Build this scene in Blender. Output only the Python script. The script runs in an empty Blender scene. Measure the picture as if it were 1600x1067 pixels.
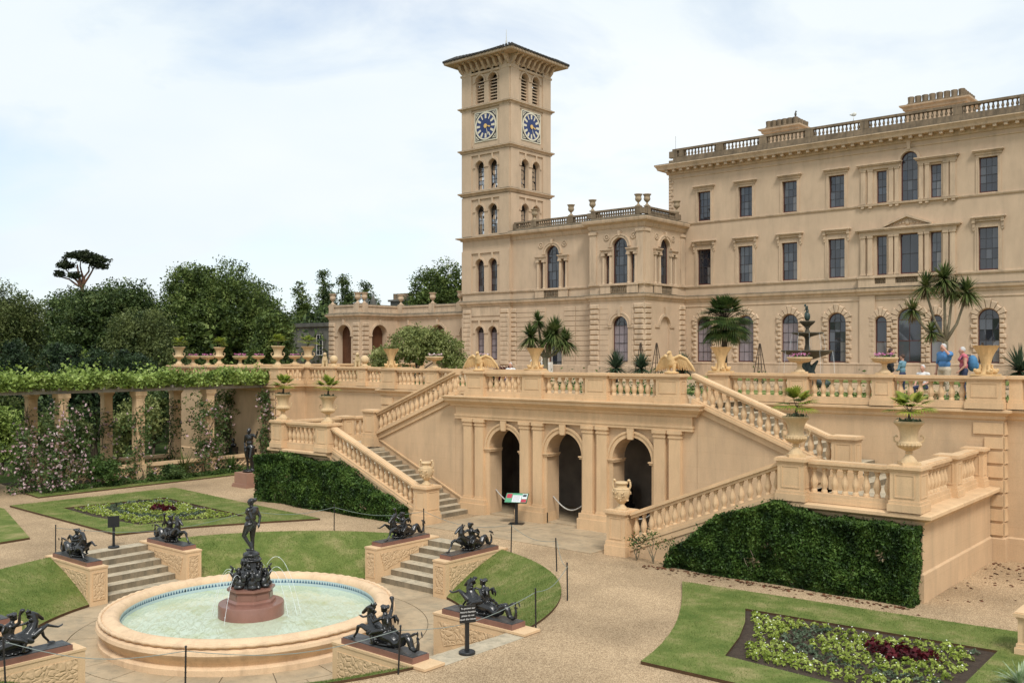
import bpy, bmesh, math, random
import numpy as np
from mathutils import Vector, Matrix, Euler
R = math.radians
random.seed(7); rng = np.random.default_rng(7)
scene = bpy.context.scene
COL = scene.collection

# ------------------------------------------------------------------ camera
cam = bpy.data.cameras.new('camera'); camo = bpy.data.objects.new('camera', cam); COL.objects.link(camo)
cam.sensor_width = 36.0; cam.lens = 36.0 * 1498.0 / 1600.0
cam.shift_y = 20.5 / 1600.0
cam.clip_start = 0.1; cam.clip_end = 9000.0
camo.location = (0, 0, 5.5); camo.rotation_euler = (R(90), 0, R(40.18))
scene.camera = camo

# ------------------------------------------------------------------ sky
world = bpy.data.worlds.new('World'); scene.world = world; world.use_nodes = True
wn = world.node_tree.nodes; wl = world.node_tree.links
for n in list(wn): wn.remove(n)
SUN_EL, SUN_AZ = 52.0, 128.0           # azimuth measured clockwise from +Y
w_out = wn.new('ShaderNodeOutputWorld'); w_bg = wn.new('ShaderNodeBackground')
w_sky = wn.new('ShaderNodeTexSky'); w_sky.sky_type = 'NISHITA'; w_sky.sun_disc = False
w_sky.sun_elevation = R(SUN_EL); w_sky.sun_rotation = R(SUN_AZ)
w_tc = wn.new('ShaderNodeTexCoord'); w_map = wn.new('ShaderNodeMapping')
w_map.inputs['Scale'].default_value = (1.0, 1.0, 2.6); w_map.inputs['Location'].default_value = (0.35, 0.1, 0.2)
w_no = wn.new('ShaderNodeTexNoise'); w_no.inputs['Scale'].default_value = 3.1; w_no.inputs['Detail'].default_value = 7.0
w_no.inputs['Roughness'].default_value = 0.55; w_no.inputs['Distortion'].default_value = 0.35
w_rp = wn.new('ShaderNodeValToRGB'); w_rp.color_ramp.elements[0].position = 0.33; w_rp.color_ramp.elements[1].position = 0.52
w_rp.color_ramp.elements[0].color = (0.50, 0.50, 0.50, 1); w_rp.color_ramp.elements[1].color = (1, 1, 1, 1)
w_no2 = wn.new('ShaderNodeTexNoise'); w_no2.inputs['Scale'].default_value = 1.7; w_no2.inputs['Detail'].default_value = 5.0
w_rp2 = wn.new('ShaderNodeValToRGB'); w_rp2.color_ramp.elements[0].position = 0.35; w_rp2.color_ramp.elements[1].position = 0.66
w_rp2.color_ramp.elements[0].color = (4.45, 4.98, 5.3, 1); w_rp2.color_ramp.elements[1].color = (5.2, 5.46, 5.56, 1)
w_mix = wn.new('ShaderNodeMix'); w_mix.data_type = 'RGBA'
wl.new(w_tc.outputs['Generated'], w_map.inputs['Vector'])
wl.new(w_map.outputs['Vector'], w_no.inputs['Vector']); wl.new(w_no.outputs['Fac'], w_rp.inputs['Fac'])
wl.new(w_map.outputs['Vector'], w_no2.inputs['Vector']); wl.new(w_no2.outputs['Fac'], w_rp2.inputs['Fac'])
wl.new(w_rp.outputs['Color'], w_mix.inputs[0]); wl.new(w_sky.outputs['Color'], w_mix.inputs[6]); wl.new(w_rp2.outputs['Color'], w_mix.inputs[7])
wl.new(w_mix.outputs[2], w_bg.inputs['Color']); w_bg.inputs['Strength'].default_value = 0.1
wl.new(w_bg.outputs['Background'], w_out.inputs['Surface'])

# ------------------------------------------------------------------ sun (thin overcast)
sl = bpy.data.lights.new('sun', 'SUN'); sl.energy = 1.5; sl.angle = R(15); sl.color = (1.0, 0.965, 0.90)
so = bpy.data.objects.new('sun', sl); COL.objects.link(so)
sd = Vector((math.sin(R(SUN_AZ)) * math.cos(R(SUN_EL)), math.cos(R(SUN_AZ)) * math.cos(R(SUN_EL)), math.sin(R(SUN_EL))))
so.rotation_euler = sd.to_track_quat('Z', 'Y').to_euler(); so.location = (0, -20, 60)

# ------------------------------------------------------------------ exposure
vs = scene.view_settings; vs.view_transform = 'Standard'; vs.look = 'None'; vs.exposure = 0.9; vs.gamma = 1.0
vs.use_curve_mapping = False

# ------------------------------------------------------------------ helpers
ORG = {}
class Frame:
    """local (u along wall, n outward, z) -> world; outward is local -y turned by rz"""
    def __init__(s, ox, oy, rz=0.0, oz=0.0):
        s.o = (ox, oy, oz); s.rz = R(rz); s.c = math.cos(s.rz); s.s = math.sin(s.rz)
    def T(s, p):
        u, n, z = p; return (s.o[0] + s.c * u + s.s * n, s.o[1] + s.s * u - s.c * n, s.o[2] + z)
W0 = None
class MB:
    def __init__(s, T=None, m=0.0):
        s.v = []; s.f = []; s.t = T.T if isinstance(T, Frame) else T
    def add(s, pts):
        i = len(s.v); s.v.extend([s.t(p) for p in pts] if s.t else [tuple(p) for p in pts]); return i
    def poly(s, pts):
        i = s.add(pts); s.f.append(tuple(range(i, i + len(pts))))
    def hexa(s, p):
        i = s.add(p)
        for q in ((0,1,2,3),(7,6,5,4),(0,4,5,1),(1,5,6,2),(2,6,7,3),(3,7,4,0)): s.f.append(tuple(i + k for k in q))
    def box(s, a, b, c, d, e, f):
        s.hexa([(a,c,e),(b,c,e),(b,d,e),(a,d,e),(a,c,f),(b,c,f),(b,d,f),(a,d,f)]); return s
    def slope(s, a, b, c, d, e0, f0, e1, f1):
        """box between u=a (z e0..f0) and u=b (z e1..f1)"""
        s.hexa([(a,c,e0),(b,c,e1),(b,d,e1),(a,d,e0),(a,c,f0),(b,c,f1),(b,d,f1),(a,d,f0)]); return s
    def prism(s, prof, c, d):
        n = len(prof); i = s.add([(x, c, z) for x, z in prof] + [(x, d, z) for x, z in prof])
        s.f.append(tuple(range(i, i + n))); s.f.append(tuple(range(i + 2*n - 1, i + n - 1, -1)))
        for k in range(n):
            j = (k + 1) % n; s.f.append((i + k, i + n + k, i + n + j, i + j))
        return s
    def mould(s, prof, path, closed=False):
        """sweep profile [(out, z)] along a plan path [(x,y)], outward = right hand of travel"""
        P = [Vector(p) for p in path]; n = len(P); rows = []
        for k in range(n):
            a = P[(k-1) % n] if (closed or k > 0) else None; b = P[(k+1) % n] if (closed or k < n-1) else None
            d1 = (P[k]-a).normalized() if a is not None else None; d2 = (b-P[k]).normalized() if b is not None else None
            if d1 is None: d1 = d2
            if d2 is None: d2 = d1
            n1 = Vector((d1.y, -d1.x)); n2 = Vector((d2.y, -d2.x)); m = n1 + n2; m = m / max(m.dot(n1), 0.2)
            rows.append([(P[k].x + m.x*o, P[k].y + m.y*o, z) for o, z in prof])
        i = s.add([p for r in rows for p in r]); q = len(prof)
        for k in range(n if closed else n-1):
            j = (k+1) % n
            for e in range(q-1): s.f.append((i+k*q+e, i+j*q+e, i+j*q+e+1, i+k*q+e+1))
        if not closed:
            s.f.append(tuple(i+e for e in range(q))); s.f.append(tuple(i+(n-1)*q+e for e in range(q-1,-1,-1)))
        return s
    def lathe(s, prof, n=12, c=(0,0,0), ph=0.0, sq=(1,1), cap=True):
        i = len(s.v); pts = []
        for r, z in prof:
            for k in range(n):
                a = 2*math.pi*k/n + ph; pts.append((c[0]+r*math.cos(a)*sq[0], c[1]+r*math.sin(a)*sq[1], c[2]+z))
        s.add(pts)
        for j in range(len(prof)-1):
            for k in range(n): s.f.append((i+j*n+k, i+j*n+(k+1)%n, i+(j+1)*n+(k+1)%n, i+(j+1)*n+k))
        if cap and prof[0][0] > 1e-4: s.f.append(tuple(i+k for k in range(n-1,-1,-1)))
        if cap and prof[-1][0] > 1e-4: s.f.append(tuple(i+(len(prof)-1)*n+k for k in range(n)))
        return s
    def tube(s, pts, rad, n=6, cap=True):
        P = [Vector(p) for p in pts]; m = len(P)
        if not hasattr(rad, '__len__'): rad = [rad]*m
        i = len(s.v); up = Vector((0,0,1)); allp = []; px = None
        for k in range(m):
            d = (P[min(k+1,m-1)] - P[max(k-1,0)]).normalized()
            if px is None:
                px = d.cross(up)
                if px.length < 0.05: px = d.cross(Vector((1,0,0)))
            px = (px - d*px.dot(d)); px.normalize(); py = d.cross(px)
            for q in range(n):
                a = 2*math.pi*q/n; allp.append(tuple(P[k] + (px*math.cos(a) + py*math.sin(a))*rad[k]))
        s.add(allp)
        for k in range(m-1):
            for q in range(n): s.f.append((i+k*n+q, i+k*n+(q+1)%n, i+(k+1)*n+(q+1)%n, i+(k+1)*n+q))
        if cap:
            s.f.append(tuple(i+q for q in range(n-1,-1,-1))); s.f.append(tuple(i+(m-1)*n+q for q in range(n)))
        return s
    def ell(s, c, r, e=(0,0,0), n=10, m=6):
        M = Euler(e).to_matrix(); i = len(s.v); pts = []
        if not hasattr(r, '__len__'): r = (r,r,r)
        for j in range(m+1):
            t = math.pi*(j/m); t = min(max(t, 0.02), math.pi-0.02)
            for k in range(n):
                a = 2*math.pi*k/n; v = M @ Vector((r[0]*math.sin(t)*math.cos(a), r[1]*math.sin(t)*math.sin(a), -r[2]*math.cos(t)))
                pts.append((c[0]+v.x, c[1]+v.y, c[2]+v.z))
        s.add(pts)
        for j in range(m):
            for k in range(n): s.f.append((i+j*n+k, i+j*n+(k+1)%n, i+(j+1)*n+(k+1)%n, i+(j+1)*n+k))
        s.f.append(tuple(i+k for k in range(n-1,-1,-1))); s.f.append(tuple(i+m*n+k for k in range(n)))
        return s
    def mesh(s, name, o=(0,0,0), smooth=False, fix=True):
        me = bpy.data.meshes.new(name)
        me.from_pydata([(x-o[0], y-o[1], z-o[2]) for x, y, z in s.v], [], s.f)
        if fix:
            bm = bmesh.new(); bm.from_mesh(me); bmesh.ops.recalc_face_normals(bm, faces=bm.faces); bm.to_mesh(me); bm.free()
        if smooth:
            for p in me.polygons: p.use_smooth = True
            if smooth == 'auto':
                try: me.set_sharp_from_angle(angle=R(38))
                except Exception: pass
        return me

def setp(o, label=None, cat=None, group=None, kind=None):
    if label: o['label'] = label
    if cat: o['category'] = cat
    if group: o['group'] = group
    if kind: o['kind'] = kind
    return o
def link(name, data, parent=None, loc=(0,0,0), rz=0.0, sc=None):
    """loc in world; stored relative to the parent's world origin"""
    o = bpy.data.objects.new(name, data); COL.objects.link(o)
    po = Vector((0,0,0))
    if parent is not None: o.parent = parent; po = ORG[parent.name]
    o.location = Vector(loc) - po if loc is not None else (0,0,0)
    ORG[o.name] = Vector(loc) if loc is not None else po.copy()
    o.rotation_euler = (0,0,rz)
    if sc is not None: o.scale = sc
    return o
def thing(name, label, cat, loc=(0,0,0), group=None):
    return setp(link(name, None, None, loc), label, cat, group)
def obj(name, mb, mat, parent=None, smooth=False, loc=None, fix=True):
    """mesh in world coordinates -> object (origin = parent's origin, or loc)"""
    o = ORG[parent.name] if parent is not None else Vector(loc or (0,0,0))
    me = mb.mesh(name, o, smooth, fix)
    for m in (mat if isinstance(mat, (list, tuple)) else [mat]): me.materials.append(m)
    return link(name, me, parent, o)
def solo(name, mb, mat, label, cat, loc, group=None, smooth=False, kind=None):
    o = obj(name, mb, mat, None, smooth, loc); return setp(o, label, cat, group, kind)
def struct(name, mb, mat, smooth=False, loc=(0,0,0)):
    return setp(obj(name, mb, mat, None, smooth, loc), kind='structure')
def copy_tree(o, loc, rz=None, label=None, group=None, sc=None):
    c = o.copy(); COL.objects.link(c); c.location = loc; ORG[c.name] = Vector(loc)
    if rz is not None: c.rotation_euler = (0,0,rz)
    if sc is not None: c.scale = (sc,sc,sc)
    if label: c['label'] = label
    if group: c['group'] = group
    for a in list(o.children):
        b = a.copy(); COL.objects.link(b); b.parent = c
        for g in list(a.children):
            d = g.copy(); COL.objects.link(d); d.parent = b
    return c
CACHE = {}
def shared(key, fn, mat, smooth=False):
    if key not in CACHE:
        me = fn().mesh(str(key[0]) if isinstance(key, tuple) else key, (0,0,0), smooth); me.materials.append(mat); CACHE[key] = me
    return CACHE[key]
def quads_mesh(name, V, mat, k=4, smooth=False):
    """V: (N,k,3) array of separate polygons"""
    V = np.asarray(V, dtype=np.float32); n = V.shape[0]; me = bpy.data.meshes.new(name)
    me.vertices.add(n*k); me.vertices.foreach_set('co', V.reshape(-1))
    me.loops.add(n*k); me.loops.foreach_set('vertex_index', np.arange(n*k, dtype=np.int32))
    me.polygons.add(n); me.polygons.foreach_set('loop_start', np.arange(0, n*k, k, dtype=np.int32))
    me.update(calc_edges=True); me.materials.append(mat); return me

# ------------------------------------------------------------------ materials
def new_mat(name):
    m = bpy.data.materials.new(name); m.use_nodes = True; nt = m.node_tree
    return m, nt, nt.nodes, nt.links, nt.nodes['Principled BSDF']
def N(nodes, t, **k):
    n = nodes.new(t)
    for a, b in k.items():
        if a in n.inputs: n.inputs[a].default_value = b
        else: setattr(n, a, b)
    return n
def lerp(c, f): return tuple(min(1, x*f) for x in c[:3]) + (1,)
def stone(name, col, var=0.14, dirt=None, dirt_amt=0.0, rough=0.85, sc=1.0, bump=0.25, fine=38.0, ash=None, streak=0.5, spec=0.25, moss=None):
    """plaster / stone: blotchy colour, vertical streaks, fine grain; dirt = stain colour"""
    m, nt, nd, lk, p = new_mat(name)
    geo = N(nd, 'ShaderNodeNewGeometry')
    mp = N(nd, 'ShaderNodeMapping'); mp.inputs['Scale'].default_value = (sc, sc, sc*0.55); lk.new(geo.outputs['Position'], mp.inputs['Vector'])
    a = N(nd, 'ShaderNodeTexNoise', Scale=0.9, Detail=6.0, Roughness=0.62); lk.new(mp.outputs[0], a.inputs['Vector'])
    b = N(nd, 'ShaderNodeTexNoise', Scale=fine, Detail=3.0); lk.new(geo.outputs['Position'], b.inputs['Vector'])
    r1 = N(nd, 'ShaderNodeValToRGB'); r1.color_ramp.elements[0].position = 0.3; r1.color_ramp.elements[1].position = 0.72
    r1.color_ramp.elements[0].color = lerp(col, 1-var); r1.color_ramp.elements[1].color = lerp(col, 1+var*0.75)
    lk.new(a.outputs['Fac'], r1.inputs['Fac'])
    mx = N(nd, 'ShaderNodeMix', data_type='RGBA', blend_type='MULTIPLY'); mx.inputs[0].default_value = 0.35
    lk.new(r1.outputs[0], mx.inputs[6])
    r2 = N(nd, 'ShaderNodeValToRGB'); r2.color_ramp.elements[0].color = (0.68,0.66,0.64,1); r2.color_ramp.elements[0].position = 0.25; r2.color_ramp.elements[1].position = 0.6
    lk.new(b.outputs['Fac'], r2.inputs['Fac']); lk.new(r2.outputs[0], mx.inputs[7])
    out = mx.outputs[2]
    if dirt:
        m2 = N(nd, 'ShaderNodeMapping'); m2.inputs['Scale'].default_value = (1.9*sc, 1.9*sc, 0.32*sc); lk.new(geo.outputs['Position'], m2.inputs['Vector'])
        c = N(nd, 'ShaderNodeTexNoise', Scale=1.3, Detail=8.0, Roughness=0.68); lk.new(m2.outputs[0], c.inputs['Vector'])
        rr = N(nd, 'ShaderNodeValToRGB'); rr.color_ramp.elements[0].position = 0.47; rr.color_ramp.elements[1].position = 0.74
        rr.color_ramp.elements[0].color = (0,0,0,1); rr.color_ramp.elements[1].color = (dirt_amt,)*3 + (1,)
        lk.new(c.outputs['Fac'], rr.inputs['Fac'])
        md = N(nd, 'ShaderNodeMix', data_type='RGBA'); lk.new(rr.outputs[0], md.inputs[0]); lk.new(out, md.inputs[6]); md.inputs[7].default_value = tuple(dirt)+(1,)
        out = md.outputs[2]
    h = b.outputs['Fac']
    if ash:
        ba = N(nd, 'ShaderNodeMapping'); ba.inputs['Rotation'].default_value = (R(90),0,0); lk.new(geo.outputs['Position'], ba.inputs['Vector'])
        br = N(nd, 'ShaderNodeTexBrick'); br.inputs['Scale'].default_value = 1.0; br.inputs['Brick Width'].default_value = ash[0]; br.inputs['Row Height'].default_value = ash[1]
        br.inputs['Mortar Size'].default_value = 0.006; br.inputs['Mortar Smooth'].default_value = 0.2
        br.inputs['Color1'].default_value = (1,1,1,1); br.inputs['Color2'].default_value = (0.95,0.95,0.95,1); br.inputs['Mortar'].default_value = (0.90,0.88,0.85,1)
        lk.new(ba.outputs[0], br.inputs['Vector'])
        mb_ = N(nd, 'ShaderNodeMix', data_type='RGBA', blend_type='MULTIPLY'); mb_.inputs[0].default_value = 0.8
        lk.new(out, mb_.inputs[6]); lk.new(br.outputs['Color'], mb_.inputs[7]); out = mb_.outputs[2]
    lk.new(out, p.inputs['Base Color'])
    bp = N(nd, 'ShaderNodeBump', Strength=bump, Distance=0.02); lk.new(h, bp.inputs['Height']); lk.new(bp.outputs[0], p.inputs['Normal'])
    p.inputs['Roughness'].default_value = rough; p.inputs['Specular IOR Level'].default_value = spec
    return m
def plain(name, col, rough=0.6, metal=0.0, spec=0.5, var=0.0, scale=8.0):
    m, nt, nd, lk, p = new_mat(name)
    p.inputs['Base Color'].default_value = tuple(col)+(1,); p.inputs['Roughness'].default_value = rough; p.inputs['Metallic'].default_value = metal
    p.inputs['Specular IOR Level'].default_value = spec
    if var:
        geo = N(nd, 'ShaderNodeNewGeometry'); a = N(nd, 'ShaderNodeTexNoise', Scale=scale, Detail=5.0); lk.new(geo.outputs['Position'], a.inputs['Vector'])
        r = N(nd, 'ShaderNodeValToRGB'); r.color_ramp.elements[0].position = 0.3; r.color_ramp.elements[1].position = 0.7
        r.color_ramp.elements[0].color = lerp(col, 1-var); r.color_ramp.elements[1].color = lerp(col, 1+var)
        lk.new(a.outputs['Fac'], r.inputs['Fac']); lk.new(r.outputs[0], p.inputs['Base Color'])
        bp = N(nd, 'ShaderNodeBump', Strength=0.15, Distance=0.01); lk.new(a.outputs['Fac'], bp.inputs['Height']); lk.new(bp.outputs[0], p.inputs['Normal'])
    return m
def leafy(name, dark, light, third=None, trans=0.25, clump=1.2, rough=0.55):
    """foliage: per-leaf random colour, clump-scale noise, some translucency"""
    m, nt, nd, lk, p = new_mat(name); nd.remove(p)
    out = nd['Material Output']; geo = N(nd, 'ShaderNodeNewGeometry')
    no = N(nd, 'ShaderNodeTexNoise', Scale=clump, Detail=3.0); lk.new(geo.outputs['Position'], no.inputs['Vector'])
    ad = N(nd, 'ShaderNodeMath', operation='MULTIPLY_ADD'); lk.new(geo.outputs['Random Per Island'], ad.inputs[0]); ad.inputs[1].default_value = 0.40
    sb = N(nd, 'ShaderNodeMath', operation='MULTIPLY_ADD'); lk.new(no.outputs['Fac'], sb.inputs[0]); sb.inputs[1].default_value = 2.6; sb.inputs[2].default_value = -0.98
    lk.new(sb.outputs[0], ad.inputs[2])
    r = N(nd, 'ShaderNodeValToRGB'); e = r.color_ramp.elements
    e[0].position = 0.1; e[0].color = tuple(dark)+(1,); e[1].position = 0.75; e[1].color = tuple(light)+(1,)
    if third: x = e.new(0.97); x.color = tuple(third)+(1,)
    lk.new(ad.outputs[0], r.inputs['Fac'])
    pr = N(nd, 'ShaderNodeBsdfPrincipled', Roughness=rough); pr.inputs['Specular IOR Level'].default_value = 0.3
    tr = N(nd, 'ShaderNodeBsdfTranslucent'); mx = N(nd, 'ShaderNodeMixShader', Fac=trans)
    lk.new(r.outputs[0], pr.inputs['Base Color']); lk.new(r.outputs[0], tr.inputs['Color'])
    lk.new(pr.outputs[0], mx.inputs[1]); lk.new(tr.outputs[0], mx.inputs[2]); lk.new(mx.outputs[0], out.inputs['Surface'])
    return m
M = {}
M['terr'] = stone('terrace_render', (0.68,0.468,0.272), 0.13, (0.36,0.26,0.16), 0.45)
M['terrw'] = stone('terrace_wall_render', (0.62,0.432,0.262), 0.11, (0.36,0.265,0.17), 0.45, ash=(1.1,0.45))
M['house'] = stone('house_render', (0.545,0.407,0.282), 0.10, (0.32,0.25,0.18), 0.35)
M['house2'] = stone('house_trim', (0.56,0.42,0.29), 0.14, (0.20,0.16,0.12), 0.6)
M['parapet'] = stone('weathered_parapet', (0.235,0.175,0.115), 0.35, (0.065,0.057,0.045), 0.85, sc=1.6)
M['grime'] = stone('grimy_ledge', (0.20,0.165,0.115), 0.4, (0.07,0.06,0.05), 0.8, sc=2.0)
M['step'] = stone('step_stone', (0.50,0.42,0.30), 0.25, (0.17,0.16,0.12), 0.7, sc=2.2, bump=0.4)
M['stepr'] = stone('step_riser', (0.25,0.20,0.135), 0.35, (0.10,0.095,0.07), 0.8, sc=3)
M['pave'] = stone('paving', (0.44,0.335,0.215), 0.22, (0.20,0.18,0.13), 0.7, sc=1.3, bump=0.35)
M['pedst'] = stone('pier_render', (0.68,0.47,0.275), 0.10, (0.40,0.30,0.18), 0.3)
M['rim'] = stone('basin_render', (0.71,0.51,0.325), 0.12, (0.42,0.29,0.185), 0.65, sc=1.5)
M['urn'] = stone('urn_stone', (0.64,0.46,0.265), 0.16, (0.36,0.29,0.19), 0.55, sc=4)
M['ochre'] = stone('ochre_stone', (0.66,0.44,0.215), 0.18, (0.40,0.30,0.16), 0.5, sc=4)
M['roofurn'] = stone('roof_urn_stone', (0.36,0.275,0.18), 0.25, (0.14,0.12,0.09), 0.7, sc=4)
M['granite'] = stone('red_granite', (0.24,0.12,0.09), 0.3, None, 0, rough=0.22, fine=70, bump=0.05, spec=0.5)
M['granite2'] = stone('pink_plinth', (0.33,0.19,0.135), 0.2, (0.2,0.13,0.1), 0.4, rough=0.6, fine=90, bump=0.1)
M['slabtop'] = stone('dark_slab', (0.055,0.058,0.06), 0.3, (0.15,0.15,0.14), 0.5, rough=0.35, sc=4)
M['grey'] = stone('grey_cement', (0.15,0.145,0.125), 0.3, (0.07,0.065,0.06), 0.7)
M['slate'] = stone('slate', (0.062,0.06,0.058), 0.4, (0.15,0.13,0.1), 0.5, sc=2)
M['bronze'] = stone('dark_bronze', (0.011,0.0105,0.0105), 0.35, (0.024,0.029,0.027), 0.4, rough=0.27, fine=60, bump=0.12, spec=0.7, sc=5)
M['verd'] = stone('green_bronze', (0.018,0.034,0.029), 0.4, (0.07,0.12,0.1), 0.6, rough=0.5, spec=0.5, sc=5)
M['fmetal'] = stone('fountain_iron', (0.085,0.075,0.055), 0.4, (0.17,0.14,0.09), 0.6, rough=0.55, sc=5)
M['white'] = stone('white_paint', (0.7,0.69,0.64), 0.1, (0.4,0.38,0.33), 0.4, rough=0.5)
M['black'] = plain('black_metal', (0.012,0.013,0.014), 0.4)
M['rope'] = plain('pale_rope', (0.20,0.235,0.21), 0.8)
M['wrope'] = plain('white_rope', (0.46,0.44,0.40), 0.8)
M['frame'] = plain('mahogany_frame', (0.085,0.022,0.016), 0.45, var=0.25)
M['bar'] = plain('glazing_bar', (0.035,0.030,0.032), 0.45)
M['door'] = stone('brown_door', (0.105,0.045,0.022), 0.25, None, 0, sc=3, rough=0.6)
M['blind'] = plain('window_blind', (0.23,0.195,0.21), 0.5, var=0.15, scale=3)
M['soil'] = stone('soil', (0.055,0.038,0.027), 0.35, (0.11,0.08,0.055), 0.6, sc=6, bump=0.8, fine=60)
M['edge'] = stone('turf_edge', (0.095,0.052,0.024), 0.35, (0.05,0.032,0.018), 0.6, sc=6, bump=0.7)
M['timber'] = stone('silver_timber', (0.36,0.33,0.28), 0.25, (0.11,0.1,0.08), 0.6, sc=4)
M['bark'] = stone('bark', (0.095,0.07,0.05), 0.4, (0.04,0.032,0.025), 0.7, sc=3, bump=0.8)
M['pinebark'] = stone('pine_bark', (0.15,0.075,0.045), 0.35, (0.07,0.045,0.03), 0.6, sc=2, bump=0.8)
M['palmbark'] = stone('palm_bark', (0.075,0.055,0.038), 0.4, (0.03,0.025,0.02), 0.7, sc=8, bump=1.0)
M['cordbark'] = stone('cordyline_bark', (0.21,0.18,0.12), 0.3, (0.1,0.09,0.06), 0.6, sc=5, bump=0.7)
M['litter'] = leafy('dead_leaf', (0.07,0.025,0.012), (0.17,0.07,0.035), None, 0.1)
M['inside'] = plain('shaded_interior', (0.17,0.14,0.11), 0.85, var=0.3, scale=1.5)  # alcove walls: the shade inside is put into their colour
def glass_dark(name, col, rough=0.04):
    m, nt, nd, lk, p = new_mat(name); p.inputs['Base Color'].default_value = col+(1,); p.inputs['Roughness'].default_value = rough
    p.inputs['Specular IOR Level'].default_value = 0.75; p.inputs['Coat Weight'].default_value = 0.35; p.inputs['Coat Roughness'].default_value = 0.02
    return m
M['pane'] = glass_dark('window_glass', (0.022,0.024,0.032))
def glass_clear(name):
    m, nt, nd, lk, p = new_mat(name); out = nd['Material Output']; nd.remove(p)
    t = N(nd, 'ShaderNodeBsdfTransparent'); t.inputs['Color'].default_value = (0.86,0.9,0.93,1)
    g = N(nd, 'ShaderNodeBsdfGlossy', Roughness=0.03); f = N(nd, 'ShaderNodeFresnel', IOR=1.45); mx = N(nd, 'ShaderNodeMixShader')
    lk.new(f.outputs[0], mx.inputs[0]); lk.new(t.outputs[0], mx.inputs[1]); lk.new(g.outputs[0], mx.inputs[2]); lk.new(mx.outputs[0], out.inputs['Surface'])
    return m
M['clear'] = glass_clear('clear_glass')
M['pane2'] = glass_dark('window_glass_pale', (0.06,0.066,0.078)); M['pane3'] = glass_dark('window_glass_curtain_reflection', (0.17,0.165,0.165))  # last one: curtains and bright reflections put into the glass colour
def grass_mat(name, c0, c1, c2):
    m, nt, nd, lk, p = new_mat(name); geo = N(nd, 'ShaderNodeNewGeometry')
    a = N(nd, 'ShaderNodeTexNoise', Scale=1.15, Detail=7.0, Roughness=0.68); lk.new(geo.outputs['Position'], a.inputs['Vector'])
    b = N(nd, 'ShaderNodeTexNoise', Scale=45.0, Detail=4.0); lk.new(geo.outputs['Position'], b.inputs['Vector'])
    r = N(nd, 'ShaderNodeValToRGB'); e = r.color_ramp.elements
    e[0].position = 0.3; e[0].color = tuple(c0)+(1,); e[1].position = 0.5; e[1].color = tuple(c1)+(1,); x = e.new(0.68); x.color = tuple(c2)+(1,)
    lk.new(a.outputs['Fac'], r.inputs['Fac'])
    mx = N(nd, 'ShaderNodeMix', data_type='RGBA', blend_type='MULTIPLY'); mx.inputs[0].default_value = 0.75
    r2 = N(nd, 'ShaderNodeValToRGB'); r2.color_ramp.elements[0].position = 0.3; r2.color_ramp.elements[0].color = (0.45,0.5,0.4,1); r2.color_ramp.elements[1].position = 0.62
    lk.new(b.outputs['Fac'], r2.inputs['Fac']); lk.new(r.outputs[0], mx.inputs[6]); lk.new(r2.outputs[0], mx.inputs[7]); lk.new(mx.outputs[2], p.inputs['Base Color'])
    bp = N(nd, 'ShaderNodeBump', Strength=0.9, Distance=0.03); lk.new(b.outputs['Fac'], bp.inputs['Height']); lk.new(bp.outputs[0], p.inputs['Normal'])
    p.inputs['Roughness'].default_value = 0.9; p.inputs['Specular IOR Level'].default_value = 0.15
    return m
M['grass'] = grass_mat('lawn', (0.092,0.142,0.028), (0.175,0.21,0.056), (0.34,0.295,0.13))
M['grass2'] = grass_mat('rough_grass', (0.04,0.075,0.016), (0.07,0.11,0.025), (0.12,0.14,0.04))
def gravel_mat():
    m, nt, nd, lk, p = new_mat('gravel'); geo = N(nd, 'ShaderNodeNewGeometry')
    v = N(nd, 'ShaderNodeTexVoronoi', Scale=64.0); lk.new(geo.outputs['Position'], v.inputs['Vector'])
    r = N(nd, 'ShaderNodeValToRGB'); e = r.color_ramp.elements; e[0].color = (0.27,0.19,0.115,1); e[0].position = 0.15; e[1].color = (0.60,0.455,0.30,1); e[1].position = 0.9
    x = e.new(0.55); x.color = (0.46,0.335,0.21,1)
    sx = N(nd, 'ShaderNodeSeparateColor'); lk.new(v.outputs['Color'], sx.inputs[0]); lk.new(sx.outputs[0], r.inputs['Fac'])
    a = N(nd, 'ShaderNodeTexNoise', Scale=0.35, Detail=5.0, Roughness=0.6); lk.new(geo.outputs['Position'], a.inputs['Vector'])
    r2 = N(nd, 'ShaderNodeValToRGB'); r2.color_ramp.elements[0].position = 0.34; r2.color_ramp.elements[0].color = (0.70,0.68,0.64,1); r2.color_ramp.elements[1].position = 0.62; r2.color_ramp.elements[1].color = (1.08,1.05,1.0,1)
    lk.new(a.outputs['Fac'], r2.inputs['Fac'])
    mx = N(nd, 'ShaderNodeMix', data_type='RGBA', blend_type='MULTIPLY'); mx.inputs[0].default_value = 1.0
    lk.new(r.outputs[0], mx.inputs[6]); lk.new(r2.outputs[0], mx.inputs[7]); lk.new(mx.outputs[2], p.inputs['Base Color'])
    bp = N(nd, 'ShaderNodeBump', Strength=0.7, Distance=0.012); lk.new(v.outputs['Distance'], bp.inputs['Height']); lk.new(bp.outputs[0], p.inputs['Normal'])
    p.inputs['Roughness'].default_value = 0.9; p.inputs['Specular IOR Level'].default_value = 0.2
    return m
M['gravel'] = gravel_mat()
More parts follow.
